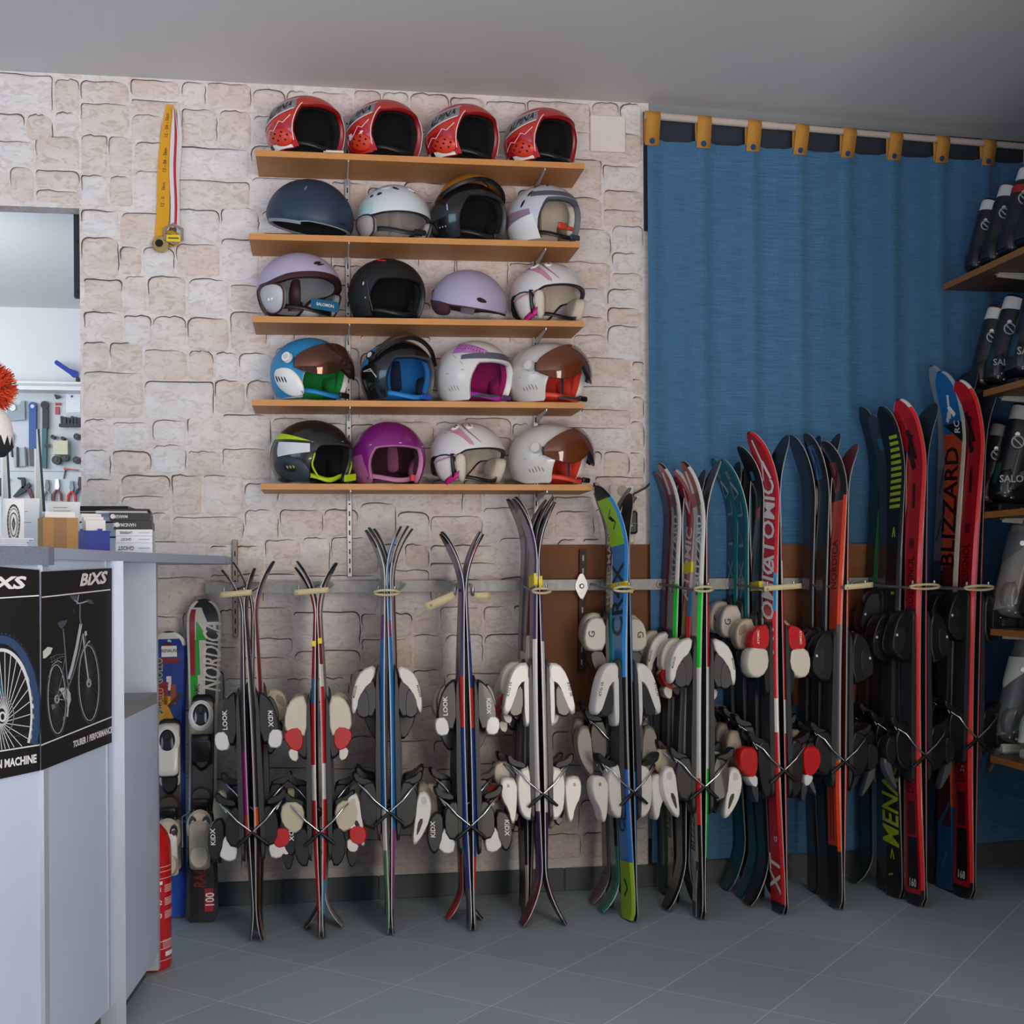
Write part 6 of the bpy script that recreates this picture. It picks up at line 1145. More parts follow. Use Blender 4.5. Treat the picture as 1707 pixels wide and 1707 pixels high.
d.ring(18, 1120, 80, 130, 8, GRY); d.ring(18, 1125, 40, 62, 10, SIL); d.ring(18, 1130, 20, 30, 14, RM); d.line([(-60, 700), (-10, 860), (20, 980)], 22, TEAL); d.line([(-190, 300), (-40, 288), (277, 268)], 9, PW); d.line([(-195, 1405), (0, 1375), (283, 1330)], 9, PW)
for k in range(30): d.line([(-150 + 12*k, 1298 - 1.2*k + 8*math.sin(k*3)), (-146 + 12*k, 1290 - 1.2*k + 8*math.sin(k*3))], 3, GRY)
d.text('BiXS', -2, 182, 182, -2, 12, -118, PW, .1); d.text('N MACHINE', 118, 1452, 52, -8.4, 0, -80, PW); d.b.build('poster_print', t)
# ---------------------------------------------------------------- things on the counter
def boxpx(name, label, cat, x0, x1, y0, y1, Z, depth, m, yaw=0, group=None, base=None):
    a, c = VZ(x0, y1, Z), VZ(x1, y0, Z); zb_ = zt if base is None else base; h_ = c.z - zb_; b = MB(); w_ = (c - a).dot(RT); b.box((0, 0, 0), (w_, depth, h_), m)
    return a, w_, h_
def frame_at(x, Z, yaw=0.0):
    o = VZ(x, 955, Z); cy, sy = math.cos(math.radians(yaw)), math.sin(math.radians(yaw)); ax = RT*cy + FW*sy; ay = FW*cy - RT*sy; return lambda v: (o.x + ax.x*v[0] + ay.x*v[1], o.y + ax.y*v[0] + ay.y*v[1], v[2])
ppm = lambda Z: Z / FPX
# catalogue stack (spines towards the room)
BKW = P('#dddfe6', .4); BKB = P('#17171a', .4); zz0 = zt + .0005; CAT = []
for k, (x0, x1, h_, m, tx, lab) in enumerate(((193, 252, 17.5, BKW, 'GHOST', 'white catalogue at the bottom of the stack on the counter'), (193.5, 252, 11.5, BKW, 'GHOST', 'white catalogue second from the bottom of the counter stack'), (193.5, 252, 11, BKW, 'LAPIERRE', 'thin white catalogue with bold black name, below the black ones'),
        (190, 251.5, 15, BKB, 'HANDMADE', 'thick black catalogue with white letters in the counter stack'), (183, 249, 13, BKB, 'MARKER', 'black catalogue with small letters near the top of the stack'))):
    Z = 3.12; T_ = frame_at(x0, Z, 14); w_ = (x1 - x0) * ppm(Z); hh = h_ * ppm(Z); b = MB()
    b.box((0, 0, zz0), (w_, .2, zz0 + hh - .0006), m, T_); b.box((-.0004, .003, zz0 + .0015), (.004, .197, zz0 + hh - .002), PAPER, T_)
    vs, fs = text(tx); sz = hh*.55; b.add([T_((w_*.28 - x*sz*.8, -.0006, zz0 + hh*.5 - y*sz)) for x, y in vs], fs, P('#26262a') if k < 3 else P('#c9c9cc')); b.box((w_*.62, -.0006, zz0 + hh*.42), (w_*.93, -.0003, zz0 + hh*.55), P('#aab0cc') if k < 3 else P('#17171a'), T_)
    if k > 2: b.disc(T_((.008, -.0004, zz0 + hh*.5)), tuple(Vector(T_((0, -1, 0))) - Vector(T_((0, 0, 0)))), .006, .0004, P('#d5d5d8'), 14)
    tag(b.build('catalogue', loc=T_((0, 0, zz0))), lab, 'book', 'catalogues stacked on the counter'); zz0 += hh
zz1 = zz0
for k, (x0, x1, h_, m, lab) in enumerate(((160, 243, 4, P('#e3e3e6', .5), 'white magazine lying on top of the black catalogues'), (165, 243, 3.5, BKB, 'thin black magazine topmost on the counter stack'))):
    Z = 3.14; T_ = frame_at(x0 + 4*k, Z, 14); b = MB(); b.box((0, .0, zz0), ((x1-x0)*ppm(Z), .22, zz0 + h_*ppm(Z) - .0004), m, T_, .0008); tag(b.build('magazine', loc=T_((0, 0, zz0))), lab, 'magazine', 'magazines on the stack'); zz0 += h_*ppm(Z)
zz0 = zt + .0005
for k, (y0, y1, m, lab) in enumerate(((918, 893, PAPER, 'large white book lying behind the blue card box'), (893, 868, P('#e6e2da', .6), 'cream book lying flat behind the card boxes'), (868, 852, PAPER, 'white book with black edge behind the card slips'), (852, 843, BKB, 'black covered book lying at the back of the counter'))):
    Z = 3.3; h_ = VZ(150, y1, Z).z - zz0; T_ = frame_at(128, Z, 8); b = MB(); b.box((0, 0, zz0), (.13, .24, zz0 + h_ - .0005), m, T_); b.box((-.0006, -.0006, zz0 + h_ - .006), (.131, .2, zz0 + h_ - .002), BKB, T_)
    tag(b.build('book', loc=T_((0, 0, zz0))), lab, 'book', 'books lying behind the card boxes'); zz0 += h_
# card boxes
def openbox(mb, T_, w_, d_, z0, h_, m, t=.003):
    mb.box((0, 0, z0), (w_, t, z0+h_), m, T_); mb.box((0, d_-t, z0), (w_, d_, z0+h_), m, T_); mb.box((0, t, z0), (t, d_-t, z0+h_), m, T_); mb.box((w_-t, t, z0), (w_, d_-t, z0+h_), m, T_); mb.box((t, t, z0), (w_-t, d_-t, z0+t), m, T_)
Z = 2.86; T_ = frame_at(72, Z, 32); w_ = .078; h_ = (917-860)*ppm(Z)
cb = thing('cardboard_box', 'open brown cardboard box of index cards on the counter edge', 'box', T_((0, 0, zt + .0005))); b = MB(); CBM = mat('brown_cardboard', '#b58a58', .75, var=.06, scale=20)
T2 = lambda v: T_((v[0], v[1], v[2])); 
T3 = frame_at(72, Z, 32); openbox(b, lambda v: T3((v[0], v[1], v[2])), w_, .055, zt + .0005, h_, CBM); b.box((.024, -.0005, zt + .001), (.052, .0, zt + h_), mat('brown_parcel_tape', '#93673d', .5), T3); b.build('box_body', cb)
for k in range(9):
    bb = MB(); y_ = .006 + .005*k; bb.box((.006, y_, zt + .005), (w_ - .006, y_ + .0006, zt + h_ + .012 + .003*math.sin(k*2.3)), PAPER, T3); o = bb.build('index_card', loc=T3((.006, y_, zt + .005))); tag(o, 'white index card filed upright in the cardboard box', 'card', 'index cards in the cardboard box')
Z = 2.96; T3 = frame_at(143, Z, 38); h_ = (917-881)*ppm(Z); cb = thing('blue_box', 'small royal blue plastic card box on the counter', 'box', T3((0, 0, zt + .0005))); b = MB(); BLU = P('#0c2f9e', .35)
openbox(b, T3, .058, .05, zt + .0005, h_, BLU); b.box((-.002, -.002, zt + h_ - .004), (.06, 0, zt + h_), BLU, T3); b.box((.03, -.001, zt + h_), (.04, .002, zt + h_ + .005), BLU, T3); b.box((-.001, .025, zt + h_), (.002, .036, zt + h_ + .005), BLU, T3); b.build('box_body', cb)
for k in range(3):
    bb = MB(); y_ = .012 + .014*k; bb.box((.005, y_, zt + .004), (.052, y_ + .0008, zt + h_ + .026 + .008*k), PAPER, T3)
    tag(bb.build('paper_slip', loc=T3((.005, y_, zt + .004))), 'white paper slip standing in the blue card box', 'paper', 'slips in the blue box')
def sheet(x0, x1, y0, y1, Z, yaw, label, deco=None, name='paper_sheet', lean=.12, th=.0012):
    a = VZ(x0, 955, Z); w_ = (x1-x0)*ppm(Z); z1 = VZ((x0+x1)/2, y0, Z).z; z0 = zt + .0008; T_ = frame_at(x0, Z, yaw); b = MB(); b.box((0, 0, z0), (w_/math.cos(math.radians(yaw)), th, z1), PAPER, lambda v: T_((v[0], v[1] + (v[2]-z0)*lean, v[2])))
    if deco: deco(b, lambda p, q: T_((p*w_, -.0008 + (q*(z1-z0))*lean, z0 + q*(z1-z0))))
    return tag(b.build(name, loc=tuple(T_((0, 0, z0)))), label, 'paper')
def lines_(n, c='#9a9ab0'):
    def f(b, F):
        for k in range(n):
            q = .55 + .4*k/n; b.add([F(.15, q), F(.8 - .1*(k % 3), q), F(.8 - .1*(k % 3), q + .012), F(.15, q + .012)], [(0,1,2,3)], P(c))
    return f
sheet(80, 130, 836, 918, 3.06, 6, 'handwritten white slips standing behind the cardboard box', lines_(6))
sheet(2, 62, 830, 918, 3.0, 4, 'white printed sheet standing behind the patterned card', lines_(2))
def paisley(b, F):
    K = P('#2b2a2e', .6)
    def c2(x, y): return F(x, y)
    def ringp(rx, ry, w_, n=40):
        v = []
        for i in range(n+1):
            a = 2*PI*i/n; k = 1 + .18*math.sin(a); v += [c2(.45 + rx*k*math.cos(a), .5 + ry*math.sin(a)), c2(.45 + (rx-w_)*k*math.cos(a), .5 + (ry-w_*.7)*math.sin(a))]
        b.add(v, [(2*i, 2*i+1, 2*i+3, 2*i+2) for i in range(n)], K)
    ringp(.34, .4, .04); ringp(.27, .32, .02); ringp(.2, .24, .035)
    for i in range(26):
        a = 2*PI*i/26; x, y = .45 + .3*math.cos(a)*(1 + .18*math.sin(a)), .5 + .36*math.sin(a); b.add([c2(x-.03, y), c2(x, y+.02), c2(x+.03, y), c2(x, y-.02)], [(0,1,2,3)], K)
    b.add([c2(.45, .66), c2(.55, .52), c2(.45, .36), c2(.35, .52)], [(0,1,2,3)], K); b.add([c2(.45, .6), c2(.5, .52), c2(.45, .43), c2(.4, .52)], [(0,1,2,3)], PAPER)
sheet(9, 40, 832, 899, 2.72, 2, 'white card printed with a black paisley ornament', paisley, 'printed_card', .02, .002)
# papers, jar
T_ = frame_at(-22, 2.5, 24)
for k in range(5):
    b = MB(); b.box((0, 0, zt + .0005 + .0042*k), (.085 - .004*((k*3) % 4), .06, zt + .0005 + .0042*k + .0036), P('#e4e4f0', .6), lambda v: T_((v[0] + .003*math.sin(k*2), v[1] + .01, v[2])))
    tag(b.build('paper_pad', loc=T_((0, 0, zt + .0042*k))), 'white paper pad in the low pile at the left end of the counter', 'paper', 'paper pads in the low pile')
p = VZ(0, 900, 2.62); b = MB(); z0 = zt + .0005; T_ = lambda v: (p.x + v[0], p.y + v[1] + .12, v[2]); hj = VZ(0, 856, 2.74).z; hl = VZ(0, 843, 2.74).z
jr = thing('sauce_bottle', 'yellow bottle with dark olive cap at the left frame edge', 'bottle', T_((0, 0, z0))); b.lathe([(.0, z0), (.0125, z0), (.0135, z0+.004), (.0135, hj-.004), (.0115, hj)], P('#d8a808', .3, coat=.3), T_); b.build('bottle_body', jr); b = MB(); b.lathe([(.0125, hj), (.0125, hl), (.0, hl)], P('#4a4a14', .4), T_); b.build('bottle_cap', jr)
# display stands
for k, (x0, x1, y0, y1, Z, lab) in enumerate(((62, 80, 715, 846, 3.15, 'tall pale display stand with dark back edge on the counter'), (7, 22, 690, 832, 3.1, 'tall pale display stand beside the bobble hat'))):
    b = MB(); z1 = VZ(x0, y0, Z).z; w_ = (x1-x0)*ppm(Z); T_ = frame_at(x0, Z, 0); z0 = zt + .0005; GL_ = mat('pale_stand', '#c9d0cf', .3, coat=.3)
    b.prism([(0, z1), (.003, z1), (w_*.8, z0), (0, z0)], 0, .006, GL_, lambda p_, q_, c_: T_((p_, c_, q_))); b.prism([(.003, z1), (.006, z1), (w_, z0), (w_*.8, z0)], 0, .006, P('#2a3438', .4), lambda p_, q_, c_: T_((p_, c_, q_))); b.box((-.004, -.004, z0), (0, .012, z1 - .05), WHITE, T_); b.box((-.01, -.02, z0), (w_ + .01, .05, z0 + .003), GL_, T_)
    tag(b.build('display_stand', loc=T_((0, 0, z0))), lab, 'stand', 'display stands on the counter')
# bobble hat on a stand
c = VZ(-24, 646, 2.7); hat = thing('bobble_hat', 'white and black knitted hat with orange pompom at the left edge', 'hat', (c.x, c.y, zt + .001)); rr = 48*ppm(2.7); b = MB(); r2 = random.Random(3)
om = [P('#d8441a', .9), P('#b52c14', .9), P('#3a2a1c', .9), P('#e2622a', .9)]
b.lathe([(.001, c.z - rr*.8)] + [(rr*.82*math.sin(PI*i/12), c.z - rr*.82*math.cos(PI*i/12)) for i in range(1, 12)] + [(.001, c.z + rr*.82)], om[1], lambda v: (v[0] + c.x, v[1] + c.y, v[2]))
for k in range(1500):
    a = r2.uniform(0, 2*PI); zq = r2.uniform(-1, 1); s_ = math.sqrt(1-zq*zq); dv = Vector((s_*math.cos(a), s_*math.sin(a), zq)); o_ = dv.orthogonal().normalized(); o2 = dv.cross(o_); q = r2.uniform(.92, 1.08); tw = o_*r2.uniform(-.4, .4) + o2*r2.uniform(-.4, .4)
    p0 = c + dv*rr*.78; p1 = c + (dv + tw*.25)*rr*q; wv = o_.lerp(o2, r2.random()).normalized()*.0013; b.add([p0 - wv, p0 + wv, p1 + wv*.7, p1 - wv*.7], [(0,1,2,3)], om[r2.choice([0,0,0,1,1,2,3,3])])
b.build('pompom', hat); b = MB(); zc0, zc1 = VZ(0, 760, 2.7).z, c.z - rr*.55
KN = mat('white_knit', '#e6e4e6', .9, var=.1, scale=200, bump=.6); KB = mat('black_knit', '#1d1f24', .9, var=.2, scale=200, bump=.6); rad = 41*ppm(2.7)
b.lathe([(.004, zc1)] + [(rad*math.sin(PI/2*i/10)**.8, zc1 - (zc1-zc0)*.62*(1 - math.cos(PI/2*i/10))) for i in range(1, 11)], KN, lambda v: (v[0]*1.05 + c.x, v[1]*1.05 + c.y, v[2]), 40)
zk = zc1 - (zc1-zc0)*.62; b.lathe([(rad*1.0, zk), (rad*1.0, zc0 + .02), (rad*.7, zc0)], KB, lambda v: (v[0]*1.05 + c.x, v[1]*1.05 + c.y, v[2]), 40)
for i in range(20):
    a = 2*PI*i/20; pr_ = lambda da, z_: (c.x + rad*1.062*math.cos(a+da), c.y + rad*1.062*math.sin(a+da), z_); b.add([pr_(-.157, zk), pr_(.157, zk), pr_(0, zk - .022)], [(0,1,2)], KN)
b.build('hat_body', hat); b = MB(); b.lathe([(.05, zt + .001), (.05, zt + .006), (.008, zt + .01), (.008, zc0 + .002), (.02, zc0 + .006)], DARK, lambda v: (v[0] + c.x, v[1] + c.y, v[2])); tag(b.build('hat_stand', loc=(c.x, c.y, zt + .001)), 'dark hat stand holding the orange bobbled hat', 'stand')
# ================================================================== extinguisher
pe = FL(252, 1612); R_E = .053; ex = thing('fire_extinguisher', 'red fire extinguisher half hidden behind the end of the counter', 'fire extinguisher', (pe.x, pe.y, 0)); T_ = lambda v: (v[0] + pe.x, v[1] + pe.y, v[2]); ZE = W(262, 1372, -pe.y).z
b = MB(); b.lathe([(.048, .001), (R_E, .012), (R_E, ZE - .075), (R_E*.97, ZE - .05), (R_E*.82, ZE - .025), (R_E*.55, ZE - .006), (.018, ZE), (.018, ZE + .02)], RED, T_, 40); b.build('cylinder', ex)
b = MB(); b.lathe([(.017, ZE + .02), (.02, ZE + .03), (.012, ZE + .05)], BLACK, T_); b.box((-.012, -.012, ZE + .045), (.012, .012, ZE + .06), BLACK, T_); b.box((-.08, -.009, ZE + .058), (.02, .009, ZE + .066), BLACK, T_); b.build('valve', ex)
b = MB(); b.tube([T_(q) for q in ((-.015, 0, ZE + .035), (-.05, 0, ZE + .02), (-.062, .0, ZE - .1), (-.06, 0, ZE - .3))], .008, BLACK, 8); b.build('hose', ex)
b = MB(); LW = P('#e9e6e6', .5); zl0, zl1 = W(275, 1594, .6).z, W(275, 1440, .6).z; A0, A1 = math.radians(-66), math.radians(20)
def cy(a, z, o=.0006): return T_(((R_E+o)*math.cos(a), (R_E+o)*math.sin(a), z))
def cb_(a0, a1, z0, z1): b.grid(lambda i, j: cy(a0+(a1-a0)*i, z0+(z1-z0)*j), 10, 2, LW)
for z in (zl0, zl1, zl1 - .012, zl1 - .03, zl0 + .03, zl0 + .05): cb_(A0, A1, z, z + .0012)
cb_(A0, A0 + .03, zl0, zl1); cb_(A1 - .03, A1, zl0, zl1)
for k, s_ in enumerate('123'):
    zc = zl1 - .058 - .034*k; vs, fs = text(s_); b.add([cy(A0 + .2 + x*.016/R_E, zc + y*.016) for x, y in vs], fs, LW)
    for j in range(5): cb_(A0 + .42, A1 - .12 - .1*(j % 2), zc + .009 - .0042*j, zc + .0105 - .0042*j)
cb_(A0 + .12, A0 + .3, zl1 - .045, zl1 - .036)
for j in range(6): cb_(A0 + .3, A1 - .1 - .12*(j % 3), zl0 + .028 - .0038*j + .024, zl0 + .029 - .0038*j + .024)
cb_(A0 + .45, A1 - .1, zl0 + .01, zl0 + .022); b.build('printed_label', ex)
# ================================================================== small things on the wall
p = W(1012, 225); hw = 31*3.98/FPX; b = MB(); b.box((p.x - hw, -.0155, p.z - hw), (p.x + hw, -.0042, p.z + hw), P('#e9e2d8', .5), ch=.003); tag(b.build('junction_box_cover', loc=tuple(p)), 'square cream cover plate high on wall beside the curtain', 'cover plate')
p = W(1036, 857); b = MB(); so = thing('power_socket', 'pale wall socket plate behind the blue and lime ski tips', 'socket', (p.x, 0, p.z)); b.box((p.x - .042, -.014, p.z - .095), (p.x + .042, -.0042, p.z + .095), P('#d8d0c4', .5), ch=.004); b.build('plate', so); b = MB()
for k in (-.045, 0, .045): b.disc((p.x, -.014, p.z + k + .03), (0, -1, 0), .018, .0012, P('#a59d92', .5), 20)
b.build('outlet', so)
p = W(1046, 868); ch = thing('charger_plug', 'black mains charger hanging in the wall socket', 'charger', (p.x, -.014, p.z)); b = MB(); b.box((p.x - .02, -.06, p.z - .045), (p.x + .02, -.0145, p.z + .03), BLACK, ch=.006); b.box((p.x - .02, -.0605, p.z - .012), (p.x + .02, -.06, p.z - .010), P('#6a6d70'), None); b.disc((p.x, -.0602, p.z - .018), (0, -1, 0), .003, .0006, P('#6fd0a0', .3), 10); b.build('charger_body', ch)
b = MB(); b.tube([(p.x, -.04, p.z + .03), (p.x, -.04, p.z + .05), (p.x + .012, -.04, p.z + .085), (p.x + .05, -.045, p.z + .105), (p.x + .1, -.03, p.z + .15)], .0035, BLACK, 8); b.build('cord', ch)
# medals
def medal(x, y0, y1, hexr, lab, mc, kind='round', dx=0, off=.006, ribbon2=None, wpx=18, spread=0):
    pt, pb = W(x, y0), W(x + dx, y1); t = thing('medal', lab, 'medal', (pt.x, -off, pt.z), 'medals hanging on the stone wall'); b = MB(); m = P(hexr, .7); w_ = wpx*.5*4.0/FPX
    pts = [Vector((pt.x + (pb.x-pt.x)*i/12 + .002*math.sin(i*.8), -off - .001*math.sin(i), pt.z + (pb.z-pt.z)*i/12)) for i in range(13)]; hw_ = [w_*(.25 + .75*min(1, i/2.5)) for i in range(13)]; v = []
    for q, h_ in zip(pts, hw_): v += [q - Vector((h_, 0, 0)), q + Vector((h_, 0, 0))]
    b.add(v, [(2*i, 2*i+1, 2*i+3, 2*i+2) for i in range(12)], m)
    if ribbon2:
        v = []
        for q, h_ in zip(pts, hw_): v += [q + Vector((h_*.05, -.0008, 0)), q + Vector((h_*.75, -.0008, 0))]
        b.add(v, [(2*i, 2*i+1, 2*i+3, 2*i+2) for i in range(12)], P(ribbon2, .7))
    pts2 = [q + Vector((.012 + .004*math.sin(i*.5), .003, -.0)) for i, q in enumerate(pts)]; v = []
    for q, h_ in zip(pts2, hw_): v += [q - Vector((h_*.6, 0, 0)), q + Vector((h_*.6, 0, 0))]
    b.add(v, [(2*i, 2*i+1, 2*i+3, 2*i+2) for i in range(12)], m)
    if hexr == '#d99a10':
        d_ = (pts[12] - pts[2]).normalized(); n_ = Vector((d_.z, 0, -d_.x)) * -1
        for e in (.16, .42, .68):
            c_ = pts[0].lerp(pts[12], e) + Vector((0, -.0012, 0)); vs, fs = text('12 - 06 - 5km'); b.add([c_ - d_*x*.014 - n_*y*.014 for x, y in vs], fs, P('#4a3a10', .6))
    b.build('ribbon', t); b = MB(); c_ = pts[12] + Vector((0, -.004, -.022))
    if kind == 'hex':
        for r0, r1, z0, z1 in ((.0345, .026, -.002, .003),):
            v = []
            for i in range(6): a = PI/6 + i*PI/3; v += [(c_.x + r0*math.sin(a+PI/6), c_.y + z0*0, c_.z + r0*math.cos(a+PI/6)), (c_.x + r1*math.sin(a+PI/6), c_.y, c_.z + r1*math.cos(a+PI/6)), (c_.x + r1*math.sin(a+PI/6), c_.y - .004, c_.z + r1*math.cos(a+PI/6)), (c_.x + r0*math.sin(a+PI/6), c_.y - .004, c_.z + r0*math.cos(a+PI/6))]
            f = []
            for i in range(6):
                j = (i+1) % 6
                for q in range(4): f.append((i*4+q, i*4+(q+1) % 4, j*4+(q+1) % 4, j*4+q))
            b.add(v, f, mc)
        b.box((c_.x - .021, c_.y - .0055, c_.z - .024), (c_.x + .021, c_.y - .004, c_.z - .003), P('#e0c813', .5)); b.box((c_.x - .016, c_.y - .006, c_.z - .016), (c_.x + .016, c_.y - .0054, c_.z - .011), P('#6a5d10')); b.tube([(c_.x - .018, c_.y - .002, c_.z + .012), (c_.x, c_.y - .002, c_.z + .034), (c_.x + .018, c_.y - .002, c_.z + .012)], .0015, CHROME, 6)
    else:
        b.disc(c_, (0, -1, 0), .026, .004, mc, 32); v = []; ringp = [(c_.x + .0245*math.cos(2*PI*i/32), c_.y - .0045, c_.z + .0245*math.sin(2*PI*i/32)) for i in range(33)]; b.tube(ringp, .002, mc, 6, cap=False); b.disc(c_ + Vector((-.004, -.004, .003)), (0, -1, 0), .012, .001, P('#26241f', .3, metal=.7), 20)
    b.build('medal_disc', t)
GOLD = mat('gold_medal', '#c9983a', .25, .9)
medal(290, 186, 388, '#6b5238', 'gold medal on a brown grey ribbon, rearmost of the hanging medals', GOLD, dx=-4, off=.006, wpx=7)
medal(281, 176, 398, '#d99a10', 'gold medal on a yellow ribbon printed with black dates', mat('pale_gold_medal', '#b09a6a', .25, .9), dx=-12, off=.012, wpx=20)
medal(291, 186, 382, '#d8d4d8', 'hexagonal grey medal on a white and red ribbon', P('#8a8078', .4, metal=.3), 'hex', dx=0, off=.02, ribbon2='#b3202c', wpx=12)
# ================================================================== workshop wall
WBD = -(WB - .012)
def WK(x, y, o=0.0): return W(x, y, WBD + o)
b = MB(); PEG = mat('pegboard_white', '#ccd3d8', .6, var=.03); a, c = WK(-40, 655), WK(-40, 1000); px0, px1 = WK(-60, 700).x, WK(160, 700).x
b.box((px0, WB - .022, WK(0, 960).z), (px1, WB - .004, WK(0, 655).z), PEG); HL = P('#8d979f', .8)
zq = WK(0, 660).z; 
while zq > WK(0, 870).z:
    xq = px0 + .6
    while xq < px1 - .35:
        b.add([(xq - .003, WB - .0225, zq - .003), (xq + .003, WB - .0225, zq - .003), (xq + .003, WB - .0225, zq + .003), (xq - .003, WB - .0225, zq + .003)], [(0,1,2,3)], HL); xq += .0192
    zq -= .0192
b.box((px0, WB - .0235, WK(0, 786.5).z), (px1, WB - .0222, WK(0, 785).z), P('#9aa3aa'))
tag(b.build('pegboard', loc=(px0, WB - .022, WK(0, 960).z)), 'white perforated tool board on the workshop wall beyond the doorway', 'pegboard')
b = MB(); b.box((px0, WB - .16, WK(0, 655).z), (px1, WB - .004, WK(0, 641).z), P('#e3e6e8', .5)); b.box((px0, WB - .17, WK(0, 648).z), (px1, WB - .16, WK(0, 645).z), P('#b9c0c4')); tag(b.build('wall_ledge', loc=(px0, WB - .1, WK(0, 655).z)), 'white ledge above the tool board in the workshop', 'ledge')
PY = WB - .024
def T7(x, y): return x/6.32, 590 + y/6.32
def tool(name, label, cat, parts, group=None):
    root = None; pts0 = WK(*T7(*parts[0][1][0])); root = thing(name, label, cat, (pts0.x, PY, pts0.z), group)
    for k, (nm, pl, m, y0, y1) in enumerate(parts):
        b = MB(); P_ = [WK(*T7(*q)) for q in pl]; b.prism([(q.x, q.z) for q in P_], PY - y1, PY - y0, m, lambda p_, q_, c_: (p_, c_, q_)); b.build(nm, root)
    return root
def circ(cx, cy, r, n=14, ry=None): return [(cx + r*math.cos(2*PI*i/n), cy + (ry or r)*math.sin(2*PI*i/n)) for i in range(n)]
BLT = P('#1d4f96', .4); TEL = P('#15606a', .4); DKG = P('#2c3032', .5); RDT = P('#b0202a', .4); STL = P('#b9c2c4', .3, metal=.7)
tool('chain_whip', 'blue handled workshop wrench with ring end on the tool board', 'tool', [('handle', [(317, 570), (395, 570), (392, 1000), (317, 1000)], BLT, .002, .02), ('ring', circ(355, 555, 42), BLT, .002, .022), ('ring_hole', circ(355, 560, 20), P('#d0d5d6'), .021, .0235), ('tip', [(318, 1000), (390, 1000), (388, 1180), (330, 1182)], P('#4c4f4e'), .002, .018)])
tool('ratchet_wrench', 'black and teal handled wrench next to the blue one', 'tool', [('head', circ(482, 545, 42), DKG, .002, .024), ('socket', circ(478, 545, 20), P('#0e0f10'), .023, .026), ('shaft', [(458, 580), (520, 580), (520, 790), (458, 790)], DKG, .002, .02), ('handle', [(455, 790), (505, 790), (500, 1210), (452, 1205)], TEL, .002, .022), ('knob', circ(512, 972, 32, ry=22), P('#1a1b1c'), .02, .03)])
tool('plastic_pouch', 'clear grey plastic pouch hanging at the left of the tool board', 'pouch', [('pouch', [(85, 530), (110, 500), (150, 540), (205, 560), (240, 500), (272, 500), (275, 700), (110, 712), (88, 690)], P('#8f9ca6', .3), .002, .018), ('pouch_content', circ(150, 575, 34), P('#e3e6e2', .3), .017, .026)])
tool('price_tag', 'small red tags hanging on the tool board', 'tag', [('upper_tag', [(590, 520), (648, 520), (648, 545), (590, 545)], RDT, .002, .008), ('lower_tag', [(588, 560), (630, 560), (630, 642), (590, 642)], P('#b53a52'), .002, .008), ('hook', [(580, 430), (650, 460), (600, 482)], DKG, .002, .02)])
tool('notice_sheet', 'white notice sheet pinned on the tool board', 'paper', [('sheet', [(700, 425), (852, 425), (852, 620), (700, 620)], P('#e8ecf2'), .001, .003), ('pin', circ(762, 452, 12), BLT, .003, .008)])
tool('socket_rack', 'black rack of bits above the spools', 'tool rack', [('rack', [(640, 745), (858, 745), (858, 776), (640, 776)], DKG, .002, .04)] + [('bit', [(652 + 36*k, 665 + 8*(k % 3)), (678 + 36*k, 665 + 8*(k % 3)), (676 + 36*k, 746), (656 + 36*k, 746)], P('#1c1f20'), .01, .034) for k in range(6)])
tool('cable_spool', 'cream cable spool with black ends on the tool board', 'spool', [('drum', [(585, 925), (735, 925), (735, 1070), (585, 1070)], P('#cfc9ae'), .004, .05), ('end_cap', circ(578, 885, 22), BLACK, .004, .05), ('end_cap', circ(682, 900, 20), BLACK, .004, .05)])
for k, (cx, cy) in enumerate(((610, 1125), (700, 1095), (820, 1125), (825, 880))):
    tool('rubber_wheel', 'black round part hanging %s on the tool board' % ('below the cream spool', 'right of the lower left wheel', 'beside the doorway edge', 'above right of the spool')[k], 'tool', [('rim', circ(cx, cy, 46 - 4*k), P('#1c2326'), .004, .04), ('hub', circ(cx, cy, 16), P('#3a3f42'), .039, .046)], 'black round parts on the tool board')
tool('needle_tool', 'thin red handled pick lying across the tool board', 'tool', [('handle', [(680, 1200), (720, 1208), (830, 1222), (828, 1232), (715, 1222), (680, 1228)], P('#c24a3a'), .002, .012), ('blade', [(690, 1228), (702, 1228), (680, 1320), (672, 1318)], DKG, .002, .008)])
def pliers(cx, y0, y1, m, lab, jaw=STL):
    tool('pliers', lab, 'pliers', [('jaws', [(cx - 14, y0), (cx + 14, y0), (cx + 24, y0 + 80), (cx + 12, y0 + 112), (cx - 12, y0 + 112), (cx - 24, y0 + 80)], jaw, .002, .016), ('handle', [(cx - 12, y0 + 108), (cx + 4, y0 + 112), (cx - 28, y0 + 160), (cx - 30, y1), (cx - 50, y1), (cx - 46, y0 + 150)], m, .002, .02), ('handle', [(cx + 12, y0 + 108), (cx - 4, y0 + 112), (cx + 28, y0 + 160), (cx + 30, y1), (cx + 50, y1), (cx + 46, y0 + 150)], m, .002, .02)], 'pliers on the tool board')
pliers(612, 1322, 1550, P('#7a1f22'), 'pliers with bright jaws and dark red handles'); pliers(762, 1340, 1560, P('#d0201c'), 'pliers with bright red handles near the doorway edge', P('#8d9aa0')); pliers(505, 1330, 1545, P('#8a8f94'), 'grey pliers left of the dark red pair', P('#7b8388')); pliers(850, 1300, 1480, P('#1d2a4a'), 'dark blue pliers cut off by the doorway edge', P('#2a2a30'))
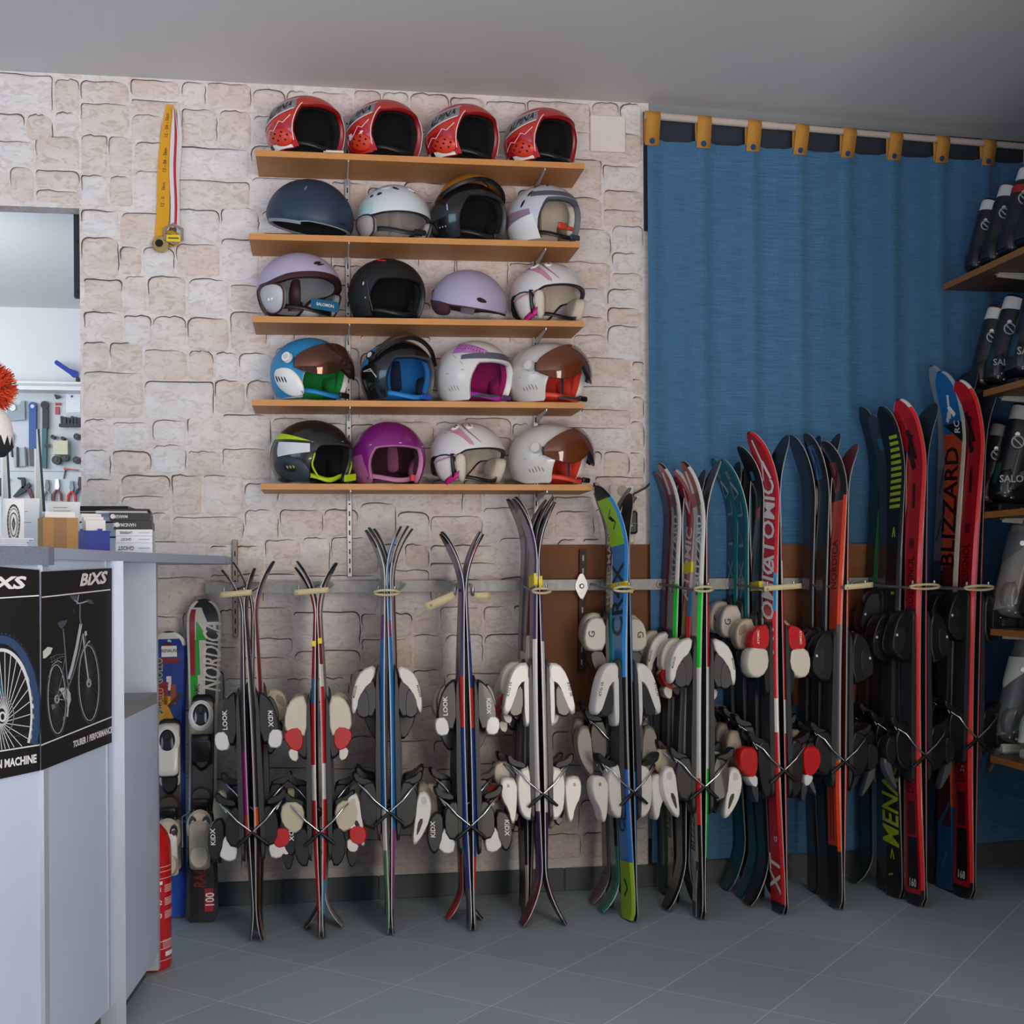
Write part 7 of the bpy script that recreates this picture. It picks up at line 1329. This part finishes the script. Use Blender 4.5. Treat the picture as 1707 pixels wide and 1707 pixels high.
tool('bar_clamp', 'black clamp with hooked arm on the tool board', 'clamp', [('hook_arm', [(200, 1306), (272, 1306), (276, 1330), (272, 1420), (246, 1420), (240, 1330), (204, 1325)], DKG, .002, .03), ('brace', [(246, 1400), (280, 1400), (320, 1360), (338, 1390), (300, 1440), (190, 1510), (150, 1510)], DKG, .002, .03), ('grip', [(300, 1430), (335, 1420), (372, 1520), (335, 1525)], P('#5a1a20'), .002, .03)])
tool('bar_clamp', 'black clamp partly behind the display stand at far left', 'clamp', [('hook_arm', [(0, 1315), (90, 1312), (88, 1326), (40, 1345), (20, 1500), (0, 1500)], DKG, .002, .03)])
tool('pry_bar', 'thin black pry bar beside the bobble hat', 'tool', [('bar', [(112, 830), (150, 850), (132, 960), (150, 1090), (132, 1092), (115, 970)], DKG, .002, .015)])
tool('blade_pouch', 'grey flat pouch holding a dark blade under the clear pouch', 'pouch', [('pouch', [(150, 1000), (275, 995), (278, 1185), (160, 1195)], P('#a3adb6', .4), .002, .012), ('blade', [(185, 985), (205, 985), (212, 1190), (188, 1195)], DKG, .012, .02), ('edge', [(268, 985), (285, 985), (298, 1185), (280, 1190)], P('#4c555c'), .012, .018)])
tool('blue_scraper', 'royal blue plastic lever jutting out above the tool board', 'tool', [('blade', [(600, 105), (622, 84), (760, 175), (846, 205), (846, 262), (790, 264), (760, 235), (606, 128)], P('#14309c', .4), .03, .06), ('mount', [(825, 262), (850, 262), (850, 308), (822, 306)], DKG, .0, .06)])
# dark slotted channel at the doorway's upper right edge
q0, q1 = W(124, 352, -.09), W(124, 497, -.09); b = MB(); CHN = P('#1c2b2b', .5); b.box((q0.x, .075, q1.z), (WX0 + .03, .1, q0.z), CHN); 
for y in (402, 486): z = W(128, y, -.07).z; b.disc((q0.x + .012, .0748, z), (0, -1, 0), .004, .0006, BLACKM, 10)
tag(b.build('slotted_channel', loc=(q0.x, .09, q1.z)), 'dark green metal channel behind the upper right edge of the doorway', 'channel')
b = MB(); b.tube([tuple(W(135, 430, -.12)), tuple(W(129, 440, -.12)), tuple(W(127.5, 450, -.12)), tuple(W(130, 462, -.12)), tuple(W(135, 469, -.12))], .002, P('#b9b2aa', .5), 6); tag(b.build('cable', loc=tuple(W(129, 440, -.12))), 'thin pale cable looping out behind the doorway edge', 'cable')
